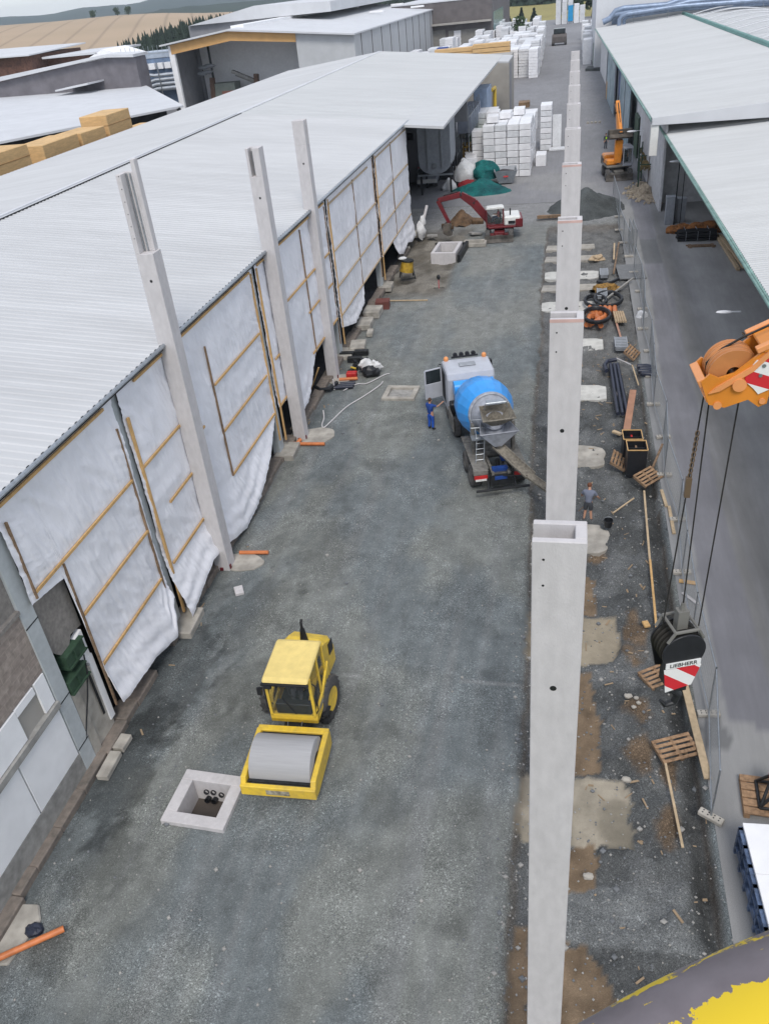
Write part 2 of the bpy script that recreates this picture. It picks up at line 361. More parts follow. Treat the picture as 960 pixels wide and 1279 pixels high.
blobs = [((-13.0, 14.6), 1.3, 3.0, .42), ((-12.9, 18.4), 1.5, 3.2, .5), ((-12.0, 11.4), 1.3, 1.8, .58), ((-4.7, 14.4), .8, .9, .72), ((-2.4, 10.9), .6, .4, .72),
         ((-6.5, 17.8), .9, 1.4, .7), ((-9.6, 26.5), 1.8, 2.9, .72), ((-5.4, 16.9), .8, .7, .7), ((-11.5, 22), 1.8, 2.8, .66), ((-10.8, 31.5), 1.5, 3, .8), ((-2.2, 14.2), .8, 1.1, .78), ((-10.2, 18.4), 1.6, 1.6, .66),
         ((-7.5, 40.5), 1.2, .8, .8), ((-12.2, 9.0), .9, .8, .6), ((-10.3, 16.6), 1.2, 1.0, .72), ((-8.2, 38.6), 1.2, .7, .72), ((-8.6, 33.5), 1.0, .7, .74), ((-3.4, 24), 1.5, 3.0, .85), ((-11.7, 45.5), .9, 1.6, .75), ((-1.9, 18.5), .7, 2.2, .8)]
def trench_mask(x, y):
    e = .18 * nz(y * .8, 3.1) + .08 * nz(y * 3.1, 7.7)
    le = -.95 - .6 * ss(18, 40, y) - .4 * ss(50, 60, y)
    a = ss(le - .25 + e, le + .25 + e, x); rb = 4.22 + .1 * nz(y * .5, 9) + .03 * nz(y * 4, 1) + .45 * ss(45, 58, y)
    b = 1 - ss(rb - .18, rb + .02, x)
    return a * b * (1 - ss(74, 80, y))
PITS = [(-9.95, 13.7, .76, .70), (-9.13, 41.6, .72, .64)]
def h_near(x, y):
    for px_, py_, pa, pb2 in PITS:
        if abs(x - px_) < pa and abs(y - py_) < pb2: return -1.2
    t = trench_mask(x, y)
    base = .02 * fb(x * .5, y * .3) + .012 * fb(x * 3, y * 3) - .02
    dug = ss(57, 61, y) * (1 - ss(76, 80, y)) * (1 - ss(-9.6, -8.6, x + .4 * nz(y * .5, 5)))
    base -= dug * (.25 + .25 * fb(x * .6, y * .5))
    if t > 0:
        d = .42 * (1 - .55 * ss(30, 50, y))
        lump = .20 * fb(x * 1.1, y * .9, 4.) + .07 * fb(x * 4.5, y * 4.5, 8.) - .22 * ss(3.3, 4.0, x) * (1 - ss(30, 45, y))
        if x > .3: lump += .16 * ss(1.2, 2.4, x) * (1 - ss(3.6, 4.2, x)) * (1 - ss(26, 40, y))
        if inpoly(x, y, padA) or inpoly(x, y, padB): lump = 0.01 * fb(x * 3, y * 3)
        else:
            for P in sands:
                if inpoly(x, y, P): lump = -.04 + .02 * fb(x * 2, y * 2)
        base = base * (1 - t) + t * (-d + lump)
    return base
def mixc(a, b, t): return tuple(p + (q - p) * t for p, q in zip(a, b))
C_GR = (.150, .167, .170); C_TR = (.088, .092, .092); C_SAND = (.22, .16, .105); C_PAD = (.36, .32, .255); C_TAN = (.190, .199, .186); C_BR = (.155, .112, .075)
def c_near(x, y, h):
    n = fb(x * .25, y * .12, 2.); n2 = fb(x * .9, y * .5, 5.)
    c = mixc(C_GR, C_TAN, ss(-.25, .35, n + .25 * fb(x * .8, y * .35, 44.)))
    # lanes driven by vehicles run along the site
    lane = fb(x * 1.9 + .3 * math.sin(y * .12), y * .045, 9.); c = mixc(c, (.20, .207, .205), max(0, min(.6, lane * .9)))
    c = tuple(k * (1 + .16 * n2 + .14 * fb(x * 2.6, y * 1.2, 61.)) for k in c)
    c = mixc(c, (.225, .227, .213), .65 * ss(38, 60, y) * max(0, min(1, .6 + n)))
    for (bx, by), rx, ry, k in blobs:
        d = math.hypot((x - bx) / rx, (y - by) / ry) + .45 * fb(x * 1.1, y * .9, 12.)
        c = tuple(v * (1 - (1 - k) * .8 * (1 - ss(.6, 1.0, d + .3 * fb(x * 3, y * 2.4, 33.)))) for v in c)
    if -7.2 < x < -.8 and abs(y - 19.36 - .012 * x) < .05: c = mixc(c, (.30, .305, .30), .5)
    tr = abs(((x + .35 * math.sin(y * .16) + .9 * ss(20, 60, y)) % 2.05) - 1.0); c = tuple(v * (1 + .09 * math.exp(-(tr / .12) ** 2) * (.5 + nz(x * .4, y * .1, 7))) for v in c)
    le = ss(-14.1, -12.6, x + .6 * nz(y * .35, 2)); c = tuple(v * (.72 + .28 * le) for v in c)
    t = trench_mask(x, y)
    if t > 0:
        sm = 1.0; tc = mixc(C_TR, (.145, .150, .15), max(0, min(1, .2 + 1.3 * fb(x * .7, y * .5, 21.))))
        if y > 38: tc = mixc(tc, (.175, .172, .165), .6 * ss(38, 50, y))
        if 11.2 < y < 12.9 and x > .3: tc = (.15, .157, .157)
        for (bx, by), rx, ry in browns:
            d = math.hypot((x - bx) / rx, (y - by) / ry) + .8 * fb(x * 1.6, y * 1.3, 14.)
            tc = mixc(tc, C_BR, 1 - ss(.5, 1.1, d))
        xx = x + .13 * fb(x * 1.5, y * 1.5, 3.) + .05 * nz(x * 7, y * 7); yy = y + .2 * fb(x * 1.3, y * 1.2, 31.) + .05 * nz(x * 6, y * 8, 3)
        if inpoly(xx, yy, padA): tc = (.32, .275, .205); sm = .05
        elif inpoly(xx, yy, padB): tc = mixc(C_PAD, (.23, .205, .16), max(0, min(1, .5 + 1.6 * fb(x * .8, y * .8, 6.)))); sm = .05
        else:
            for P in sands:
                if inpoly(xx, yy, P): tc = mixc(C_SAND, (.14, .10, .065), max(0, min(1, .3 + fb(x * 2, y * 2, 7.)))); sm = .25
        step_shade = ss(3.35, 3.75, x + .25 * nz(y * .9, 5)) * (1 - ss(34, 44, y)) * .45; tc = tuple(v * (1 - step_shade) for v in tc); ww = .22 * ss(.05, .3, fb(x * .9, y * .8, 71.)); tc = tuple(v * (1 - ww * sm) for v in tc); ex = min(1, 4 * t * (1 - t)); tc = mixc(tc, (.14, .115, .09), .55 * ex)  # dark band at the right wall: shade of the trench step painted into the soil
        c = mixc(c, tc, ss(.25, .6, t)); c = (*c, sm)
    dug = ss(57, 61, y) * (1 - ss(76, 80, y)) * (1 - ss(-9.6, -8.6, x + .4 * nz(y * .5, 5)))
    if dug > 0: c = mixc(c, mixc((.205, .185, .155), (.10, .085, .065), max(0, min(1, .5 + 1.5 * fb(x * .5, y * .35, 17.)))), dug * .85)
    al = c[3] if len(c) > 3 else .5 + .5 * ss(-.2, .3, fb(x * .6, y * .4, 90.))
    c = mixc(c[:3], (.245, .245, .247), ss(76, 81, y + 1.5 * nz(x * .3, 3)))
    return (*c, al)
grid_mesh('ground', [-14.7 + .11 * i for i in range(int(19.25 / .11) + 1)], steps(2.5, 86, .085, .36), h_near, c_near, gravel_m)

def c_road(x, y, h):
    wob = .10 * nz(y * .4, 1) + .05 * nz(y * 2, x)
    edge = 5.15 + .5 * ss(38, 60, y) + 5.0 * (1 - ss(17.6, 18.6, y + .3 * nz(x, 3)))
    strip = 1 - ss(-.06, .06, x + wob - edge)
    c = mixc((.180, .180, .196), (.188, .187, .187), ss(6.7, 6.9, x + .25 * nz(y * .08, 4) - .012 * (y - 40)))
    c = mixc(c, (.225, .225, .235), .55 * math.exp(-((x - 6.95 - .25 * math.sin(y * .09)) / .10) ** 2))
    c = mixc(c, (.34, .335, .33), ss(7.4, 9.2, x))  # paler under the right eave: brightness painted in against the roof's shade
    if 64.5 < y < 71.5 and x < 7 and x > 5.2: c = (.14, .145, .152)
    c = mixc(c, (.265, .265, .262), strip * .9)
    n = fb(x * .5, y * .3, 8.); c = tuple(k * (1 + .12 * n) for k in c)
    d = math.hypot((x - 4.75) / .42, (y - 17.9) / .75) + .5 * fb(x * 2, y * 2, 3.)
    c = mixc(c, (.15, .152, .155), 1 - ss(.8, 1.0, d))
    return c
def far_c(x, y, h):
    n = fb(x * .05, y * .03, 3.); c = tuple(k * (1 + .2 * n) for k in (.222, .222, .232))
    sw = ss(.0, .25, fb(x * .12 + y * .05, y * .14, 40.)); c = mixc(c, (.29, .285, .275), .5 * sw * (1 - ss(95, 110, y)))
    return c
grid_mesh('road', [4.3 + .12 * i for i in range(40)] + [9.2 + i for i in range(32)], steps(-2, 86, .2, .6), lambda x, y: .003 * fb(x, y), c_road, asphalt_m)
grid_mesh('yard_paving', [-130 + 1.0 * i for i in range(222)], steps(86, 430, .8, 5), lambda x, y: 0.0, far_c, asphalt_m)
mb = MB(); mb.box(-130, -5, -.3, -14.7, 86, 0)
tag(mb.build('hall_ground', concrete_old), kind='structure')
# base sheet to the horizon
grass_m = M('dry meadow', (.16, .17, .07), .95, var=.2, sc=.02, c2=(.10, .13, .045), sc2=.006)
field_m = M('harvested field', (.40, .30, .20), .95, var=.06, sc=.05, c2=(.34, .26, .175), sc2=.01, stretch=(1, .12, 1))
mb = MB(); mb.add([(-4500, -3000, -1.9), (4500, -3000, -1.9), (4500, 4650, -1.9), (-4500, 4650, -1.9)], [(0, 1, 2, 3)])
tag(mb.build('terrain', grass_m, loc=(0, 0, 0)), kind='structure')

def polar(name, az0, az1, na, rs, hf, mat, kind='structure', smooth=True):
    vs = []
    for r in rs:
        for i in range(na + 1):
            a = math.radians(az0 + (az1 - az0) * i / na); x, y = r * math.sin(a), r * math.cos(a); vs.append((x, y, hf(math.degrees(a), r)))
    n = na + 1; fs = [(j * n + i, j * n + i + 1, (j + 1) * n + i + 1, (j + 1) * n + i) for j in range(len(rs) - 1) for i in range(na)]
    me = bpy.data.meshes.new(name); me.from_pydata(vs, [], fs); me.materials.append(mat)
    me.polygons.foreach_set('use_smooth', [smooth] * len(fs)); o = bpy.data.objects.new(name, me); COL.objects.link(o); o['kind'] = kind; return o
def h_field(a, r):
    top = interp([(-60, 24), (-36, 23), (-31, 19.5), (-27, 19.0), (-24.6, 17.0), (-22, 12.5), (-18, 8), (-10, 6)], a)
    return -1.2 + (top + 1.2) * ss(430, 1020, r) - 9 * ss(1020, 1700, r) + .4 * nz(a * .4, r * .004)
def m_field():
    m = bpy.data.materials.new('harvested field with tramlines'); m.use_nodes = True; t = m.node_tree; L = t.links.new
    b = t.nodes['Principled BSDF']; b.inputs['Roughness'].default_value = .95
    tc = t.nodes.new('ShaderNodeTexCoord'); sx = t.nodes.new('ShaderNodeSeparateXYZ'); L(tc.outputs['Object'], sx.inputs[0])
    ma = t.nodes.new('ShaderNodeMath'); ma.operation = 'MULTIPLY_ADD'; L(sx.outputs[1], ma.inputs[0]); ma.inputs[1].default_value = .42; L(sx.outputs[0], ma.inputs[2])
    pp = t.nodes.new('ShaderNodeMath'); pp.operation = 'PINGPONG'; L(ma.outputs[0], pp.inputs[0]); pp.inputs[1].default_value = 12
    mr = t.nodes.new('ShaderNodeMapRange'); L(pp.outputs[0], mr.inputs[0]); mr.inputs[1].default_value = 0; mr.inputs[2].default_value = 2.2; mr.inputs[3].default_value = .72; mr.inputs[4].default_value = 1
    n = t.nodes.new('ShaderNodeTexNoise'); n.inputs['Scale'].default_value = .012; n.inputs['Detail'].default_value = 6; L(tc.outputs['Object'], n.inputs['Vector'])
    mx = t.nodes.new('ShaderNodeMix'); mx.data_type = 'RGBA'; L(n.outputs[0], mx.inputs['Factor']); mx.inputs['A'].default_value = (.44, .32, .215, 1); mx.inputs['B'].default_value = (.33, .25, .16, 1)
    sc = t.nodes.new('ShaderNodeVectorMath'); sc.operation = 'SCALE'; L(mx.outputs['Result'], sc.inputs[0]); L(mr.outputs[0], sc.inputs['Scale']); L(sc.outputs[0], b.inputs['Base Color'])
    return m
polar('field', -62, -14, 60, [400 + 40 * i for i in range(34)], h_field, m_field())
wood_far = M('distant woodland', (.028, .045, .03), .95, var=.25, sc=.02, c2=(.016, .03, .022), sc2=.006)
polar('hills', -60, 12, 150, [1500, 1600, 1750, 1900, 2300],
      lambda a, r: (interp([(-60, 22), (-34, 20), (-28, 19.5), (-26.4, 20.4), (-24.5, 25.5), (-22.6, 26), (-19.8, 24), (-16, 20), (-10, 14), (12, 8)], a) + 1.6 * nz(a * 3, 1) + 1.2 * nz(a * 14, 2)) * ss(1480, 1720, r) - 6, wood_far)
polar('hills', -60, 20, 100, [3600, 3800, 4000, 4400],
      lambda a, r: (interp([(-60, 60), (-38, 52), (-33.3, 56), (-30.8, 46), (-28.5, 60), (-26.3, 52), (-24.4, 66), (-22.6, 58), (-10, 50), (20, 40)], a) + 5 * nz(a * .8, 7)) * ss(3550, 3950, r) - 3, wood_far)
polar('meadow', -13, 6, 30, [425, 480, 540, 640], lambda a, r: -.6 + 1.2 * ss(425, 560, r) + interp([(-13, 5), (-7.5, 2.5), (-3, .6), (6, -1.5)], a) * ss(430, 600, r),
      M('yellow meadow', (.30, .26, .09), .95, var=.15, sc=.02))

# ================================================================ LEFT PRODUCTION HALL
hall = thing('production_hall', 'long low production hall with a white ribbed sheet roof, left side of the site', 'building', (-21, 40, 0))
HP = lambda m, n, mt, **k: _child(m, n, mt, hall, **k)
def _child(m, name, mat, parent, **k):
    L = parent.matrix_world if False else Matrix.Translation(parent.location) @ Matrix.Rotation(parent.rotation_euler[2], 4, 'Z')
    inv = L.inverted(); m.v = [tuple(inv @ Vector(p)) for p in m.v]
    return m.build(name, mat, parent, **k)
# ribbed roof, near section: trapezoid ribs running down the slope
def ribbed(x0, z0, x1, z1, y0, y1, per=.333, hgt=.045, nx=1, rot=0.0, origin=(0, 0), sag=0.0):
    m = MB(); prof = [(0, 0), (.14, 0), (.2, 1), (.34, 1), (.4, 0)]
    ys = []; y = y0
    while y < y1:
        for a, b in prof: ys.append((y + a * per / .5, b * hgt))
        y += per
    vs = []
    for i in range(nx + 1):
        t = i / nx
        for (yy, b) in ys: vs.append((x0 + (x1 - x0) * t, yy, z0 + (z1 - z0) * t + b))
    n = len(ys); fs = [(i * n + k, i * n + k + 1, (i + 1) * n + k + 1, (i + 1) * n + k) for i in range(nx) for k in range(n - 1)]
    m.add(vs, fs); return m
m = ribbed(-28.7, 11.37, -13.72, 9.87, -6, 74.6, per=.36, hgt=.028); HP(m, 'roof', roof_m)
m = ribbed(-28.7, 11.37, -43.4, 9.9, -6, 137, per=.5, hgt=.03); HP(m, 'roof', roof_m)
m = ribbed(-28.7, 11.372, -10.35, 9.53, 74.65, 137, per=.8, hgt=.045); HP(m, 'roof', roof2_m)
m = MB(); m.prism([(-28.7, 11.372), (-13.9, 9.87), (-13.9, 9.75), (-28.7, 11.2)], 72.6, 74.6, 'y'); m.prism([(-14.02, 9.91), (-10.35, 9.53), (-10.35, 9.33), (-14.02, 9.7)], 72.2, 137, 'y')
m.prism([(-10.36, 9.53), (-8.9, 9.38), (-8.9, 9.2), (-10.36, 9.33)], 127, 137.2, 'y'); HP(m, 'canopy', roof_m)
m = MB(); m.box(-28.95, -6, 11.37, -28.45, 137, 11.43); m.box(-28.82, -6, 11.43, -28.58, 74, 11.50); HP(m, 'ridge_cap', roof3_m)
m = MB()
for yy in (0,): m.box(-28.44, -6, 11.34, -28.40, 74.5, 11.425)
HP(m, 'ridge_seal', steel_dark)
m = MB(); m.tube([(-13.66, -6, 9.83), (-13.66, 74.6, 9.83)], .07, 8); HP(m, 'gutter', steel)
m = MB(); m.box(-13.9, -6, 9.66, -13.72, 74.6, 9.86); HP(m, 'eave_board', steel_dark)
# body: inner wall behind the open facade, far and near ends
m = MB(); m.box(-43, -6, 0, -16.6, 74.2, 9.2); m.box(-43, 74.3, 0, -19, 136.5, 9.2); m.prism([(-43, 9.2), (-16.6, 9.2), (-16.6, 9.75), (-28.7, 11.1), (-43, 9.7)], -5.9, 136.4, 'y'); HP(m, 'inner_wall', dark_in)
m = MB(); m.box(-16.6, 73.9, 0, -14.05, 74.5, 9.6); m.box(-16.6, -6, 9.2, -14.05, 74.5, 9.6); HP(m, 'edge_beam', wall_beige)
for a, b in ((14.15, 14.72), (20.75, 21.4), (34.1, 34.75), (46.9, 47.55), (60.3, 60.95), (73.8, 74.55)):
    m = MB(); m.box(-14.35, a, .1, -13.98, b, 9.62, c=.02); HP(m, 'pilaster', pilaster_m, bevel=.015)
m = MB()
for z in (1.1, 3.0, 5.9): m.box(-13.978, 14.14, z, -13.972, 14.73, z + .04)
HP(m, 'joint_strip', steel_dark)
# plinth: broken edge
m = MB(); y = 6.0
while y < 73:
    L = random.uniform(.7, 1.6)
    if random.random() < .92: m.cbox((-14.02 + random.uniform(-.03, .05), y + L / 2, .07 + random.uniform(-.03, .02)), (.62 + random.uniform(-.06, .1), L, .34), random.uniform(-.02, .02))
    y += L
HP(m, 'plinth', plinth_m, bevel=.03)
m = MB(); m.box(-16.6, 5, -.05, -14.2, 74, .12); HP(m, 'floor_edge', dark_in)
m = MB()
for yy in (21.1, 34.4, 47.2, 60.6): m.cbox((-13.75, yy + .1, .08), (1.0, 1.5, .36), .05)
HP(m, 'footing', concrete_pale, bevel=.03)
# near end of the facade: block wall, boards, window, white insulation panels
m = MB(); m.box(-14.3, 2, 4.42, -14.02, 14.15, 6.5); HP(m, 'block_wall', block_m)
m = MB(); m.box(-14.3, 2, 6.5, -13.93, 14.15, 6.62); m.box(-14.25, 13.0, 6.62, -14.06, 14.15, 9.65); m.box(-14.25, 2, 8.1, -14.06, 13, 9.65); HP(m, 'upper_board', grey_board)
wn = MB(); wn.box(-14.35, 10.8, 6.62, -14.22, 13.0, 8.1); wo = HP(wn, 'window', glass)
m = MB(); m.box(-14.28, 2, .5, -14.06, 14.15, 4.42); HP(m, 'backing_wall', wall_beige)
for (a, b, z0, z1) in ((13.62, 14.1, 3.28, 4.40), (2, 12.68, 3.28, 4.36), (12.69, 13.56, 4.12, 4.38), (12.03, 14.1, 1.02, 3.02), (2, 11.98, 1.02, 3.02)):
    m = MB(); m.box(-14.058, a, z0, -13.99, b, z1); HP(m, 'wall_panel', white_panel, bevel=.008)
m = MB(); m.box(-14.058, 2, .0, -13.985, 14.14, 1.0); HP(m, 'base_strip', concrete_old)
m = MB(); m.box(-14.1, 2, 3.04, -13.9, 14.14, 3.26); HP(m, 'ledge', concrete_old)
m = MB(); m.box(-14.3, 14.73, .1, -14.05, 16.1, 2.9); m.box(-14.25, 14.73, .1, -13.99, 15.1, 2.9); HP(m, 'repair_wall', concrete_pale)
m = MB(); m.prism([(14.75, 4.55), (14.8, 6.55), (16.3, 6.4), (16.3, 4.25), (15.75, 4.35), (15.3, 3.85)], -14.16, -14.08, 'x'); HP(m, 'fibre_board', grey_board)
m = MB(); m.prism([(15.6, 4.1), (16.15, 4.2), (16.15, 3.2), (15.95, 3.0), (15.6, 3.5)], -14.2, -14.02, 'x'); m.box(-14.2, 15.95, .5, -14.0, 16.2, 3.2); HP(m, 'render_patch', white_panel)
for z, dy in ((2.85, -.25), (3.62, .0)):
    m = MB(); m.box(-14.7, 15.0 + dy, z, -13.92, 15.95 + dy, z + .5); m.box(-14.7, 14.98 + dy, z, -13.86, 15.97 + dy, z + .05); m.box(-14.7, 14.98 + dy, z + .46, -13.86, 15.97 + dy, z + .51); m.box(-14.7, 15.4 + dy, z, -13.88, 15.46 + dy, z + .5)
    HP(m, 'steel_beam', green_dk)
m = MB(); m.tube([(-14.0, 14.6, 1.1), (-13.93, 15.3, 2.3), (-13.9, 15.6, 2.95), (-13.95, 15.8, 3.5)], .025); m.box(-14.0, 15.7, 1.0, -13.985, 15.8, 2.7); HP(m, 'crack_cable', steel_dark)

# plastic sheeting with battens, one thing per bay
def sheeting(y0, y1, bot, seed, label, rails, posts, ztop=9.62, flap=.0):
    t = thing('plastic_sheet', label, 'plastic sheeting', (-13.95, (y0 + y1) / 2, 0), 0, 'plastic sheets closing the hall facade')
    nu = max(20, int((y1 - y0) / .05)); nv = 140; vs = []
    rz = sorted(set(r[2] for r in rails))
    for j in range(nv + 1):
        v = j / nv
        for i in range(nu + 1):
            y = y0 - .13 + (y1 - y0 + .26) * i / nu; zb = interp(bot, y) + .02 * nz(y * 1.5, seed); z = zb + (ztop - zb) * v
            pin = 1.
            for q in rz: pin = min(pin, abs(z - q) / .5)
            lo = ss(2.8, .6, z) if z < 2.8 else 0
            pin = max(pin, .15)
            du, dz = y - (y0 + y1) / 2, z
            g1 = noise.ridged_multi_fractal(Vector((y * 1.5 + dz * 1.1, dz * .4 - y * .35, seed)), 1, 2.2, 4, 1, 2)
            g2 = nz(y * 5.5 + dz * 1.5, dz * .45, seed + 5); g3 = nz(y * .45, z * .5, seed + 9)
            fl = nz((y * .8 + z) * 4.2, (z - y) * .35, seed + 3)
            nr_ = min([abs(z - r[2]) for r in rails if r[0] - .4 < y < r[1] + .4] + [9]); g4 = (.5 - abs(nz(y * 6.5 + dz * 1.6, dz * .7, seed + 11))) * math.exp(-nr_ / .55) * ss(.02, .12, nr_)
            ey = min(y - y0, y1 - y); g5 = (.5 - abs(nz(y * .9, dz * 4.2 + y * 1.5, seed + 15))) * math.exp(-ey / .7)
            x = .06 + .055 * g4 + .05 * g5 + pin * (.038 * (g1 - 1) + .022 * g2 + .07 * g3) + lo * (flap * .32 * (1 - v) ** 2 + .045 * math.sin((z - zb) * 9 + 2.2 * nz(y * .35, seed + 2) + .8 * nz(y * 1.1, z)) * (.5 + .5 * nz(y * .6, seed + 7)) + .02 * fl)
            vs.append((x, y - t.location.y, z))
    n = nu + 1; fs = [(j * n + i, j * n + i + 1, (j + 1) * n + i + 1, (j + 1) * n + i) for j in range(nv) for i in range(nu)]
    m = MB(); m.add(vs, fs); m.build('sheet', sheet_m, t, smooth=True)
    for (a, b, z) in rails:
        m = MB(); m.box(.09, a - t.location.y, z - .045, .15, b - t.location.y, z + .045); m.build('batten', wood_pale if seed > 3 else wood, t)
    for (y, z0, z1, wd) in posts:
        m = MB(); m.box(.07, y - t.location.y - wd / 2, z0, .14, y - t.location.y + wd / 2, z1); m.build('batten', wood_dark if wd < .07 else wood, t)
    return t
R4 = (9.5, 6.7, 4.64, 2.58)
sheeting(14.7, 20.78, [(14.7, 6.45), (16.1, 6.2), (16.22, 4.2), (16.3, .95), (18.5, .8), (20.2, .3), (20.8, 1.6)], 1, 'crinkled white sheet with orange battens over the broken wall hole, nearest to the camera',
         [(14.8, 20.3, 9.5), (14.85, 20.7, 6.7), (16.3, 20.75, 4.66), (16.3, 20.65, 2.62)], [(14.82, 6.5, 9.0, .06), (16.25, .9, 6.6, .06), (20.72, .6, 8.6, .06)], flap=1.0)
sheeting(21.4, 34.15, [(21.4, .35), (24, 1.0), (25.3, .75), (27.6, .1), (29.3, .35), (31.2, 1.1), (33, 1.9), (34.1, 2.55)], 2, 'long white sheet billowing to the ground beside the tallest left column',
         [(22.4, 33.9, 9.5), (21.5, 24.9, 6.7), (28.2, 33.8, 6.7), (22.6, 24.8, 4.64), (26.1, 26.5, 5.7), (28.1, 33.8, 4.62), (21.7, 24.8, 2.55), (28.1, 33.9, 2.55)], [(21.5, .4, 8.6, .11), (28.05, 2.5, 8.4, .06), (34.05, 1, 9.4, .09)], flap=1.3)
sheeting(34.8, 46.95, [(34.8, 2.5), (36.2, 2.3), (36.8, .9), (38.5, .9), (40, 1.5), (41.7, 2.5), (47, 2.6)], 3, 'white sheet between the second and third tall left columns',
         [(35, 46.8, 9.5), (38, 41.8, 6.7), (42, 46.8, 6.7), (35.3, 38.0, 4.8), (41.5, 46.6, 4.9), (34.9, 36.2, 2.5), (41.2, 46.8, 2.66)], [(34.85, .6, 9.4, .11), (41.8, 2.5, 9.3, .05), (46.8, 1, 9.3, .05)], flap=.8)
sheeting(47.6, 60.35, [(47.6, 1.75), (50.5, .95), (53.5, 1.3), (54.2, 2.35), (60.4, 2.42)], 4, 'white sheet with a loose curled flap hanging at its lower left corner',
         [(47.8, 58.5, 9.2), (47.7, 60.2, 6.45), (47.7, 60.2, 4.3), (47.7, 60.3, 2.45)], [(47.75, .6, 9.5, .13), (54, 2.4, 9.3, .05), (60.2, 1.0, 9.5, .06)], flap=.5)
sheeting(61.0, 73.85, [(61, 2.3), (65, 2.35), (66.2, 1.0), (68, .5), (70, .9), (72, .4), (73.9, .4)], 5, 'farthest white sheet, at the corner by the loading yard',
         [(61.1, 73.7, 9.3), (61.1, 73.7, 6.55), (61.1, 73.7, 4.35), (61.1, 73.7, 2.4)], [(61.1, .5, 9.5, .13), (67, 2.4, 9.4, .05)], flap=.9)

# ---- the tall columns
hole_m = steel_dark
def left_column(x, y, label, shoulder, top, kind):
    t = thing('concrete_column', label, 'column', (x, y, 0), 0, 'new precast columns along the left hall')
    m = MB(); m.box(-.31, -.31, -.1, .31, .31, shoulder); 
    if kind == 1:   # fork of two prongs carrying a groove between
        m.box(-.31, -.31, shoulder, -.14, .31 - .0, top - .12); m.box(.1 - .0, .05, shoulder, .24, .31, top + .25)
        m.box(-.14, .05, shoulder, .1, .2, top - .1)
    elif kind == 2:
        m.box(-.31, -.31, shoulder, -.19, .31, top); m.box(.0, -.31, shoulder, .31, .31, top); m.box(-.19, .05, shoulder, .0, .31, top)
    else:
        m.box(-.31, -.31, shoulder, .31, .0, top); m.box(-.31, .12, shoulder, .31, .31, top); m.box(-.31, 0, shoulder, .1, .12, top)
    m.build('shaft', concrete_new, t, bevel=.012)
    m = MB(); m.cyl((.02, -.312, shoulder - .9), (.02, -.3, shoulder - .9), .05, n=14)
    if kind == 1:
        for k in range(6): m.cyl((-.2, -.312, shoulder + .5 + .38 * k), (-.2, -.305, shoulder + .5 + .38 * k), .018, n=8)
    m.build('cast_hole', hole_m, t)
    if kind < 3:
        m = MB()
        for dx in ((-.10, .02) if kind == 1 else (-.15, -.05)): m.box(dx - .02, (.0 if kind == 1 else .01), shoulder + .02, dx + .02, .045, top - .15)
        m.build('anchor_rail', steel, t)
    m = MB(); m.cbox((.33, -.2, .12), (.05, .1, .24), 0); m.cbox((-.02, -.34, .08), (.14, .06, .12)); m.build('wedge', red_dark, t)
    return t
left_column(-13.55, 24.93, 'tallest left column with a forked grooved head and lower shoulder, nearest to the camera', 12.98, 15.55, 1)
left_column(-13.5, 36.2, 'middle left column with a short groove in its head', 13.1, 14.25, 2)
left_column(-13.7, 43.9, 'farthest left column with a side recess near the top', 13.1, 14.25, 3)

def right_column(k):
    y = 7.45 + 6.9 * k
    names = ['nearest column of the right row, filling the foreground', 'second column of the right row, beside the worker in shorts', 'third column of the right row, beside the orange pipe pile', 'fourth column of the right row, by the gravel heap', 'fifth column of the right row', 'sixth column of the right row', 'seventh column of the right row', 'eighth column of the right row', 'ninth column of the right row', 'farthest column of the right row']
    t = thing('concrete_column', names[k] + ', pale concrete with an open notch in its top', 'column', (0, y, 0), 0, 'new precast columns in the right row')
    j = .006 * (k % 3)
    m = MB(); m.box(-.3, 0, -.5, .3, .085, 14.3); m.box(-.3, .355, -.5, .3, .44, 14.3); m.box(.17, .085, -.5, .3, .355, 14.3); m.box(-.3, .085, -.5, .17, .355, 13.1)
    m.build('shaft', concrete_new, t, bevel=.01)
    m = MB()
    for z in (14.05, 13.68): m.cyl((-.17, -.002, z), (-.17, .004, z), .016, n=10)
    m.cyl((-.02, -.003, 12.05), (-.02, .004, 12.05), .042, n=18)
    m.cyl((-.12, .353, 14.02), (-.12, .36, 14.02), .02, n=8)
    m.build('cast_hole', hole_m, t)
    if k == 1: m = MB(); m.box(-.3, -.0015, 9.6, .3, .0, 9.607); m.build('shutter_mark', concrete_old, t)
    if k < 4 and k > 0:
        m = MB(); m.box(-.301, -.0025, 14.24, .301, .0, 14.302); m.build('paint_mark', M('faded red marker', (.62, .42, .38), .8), t)
    return t
for k in range(10): right_column(k)
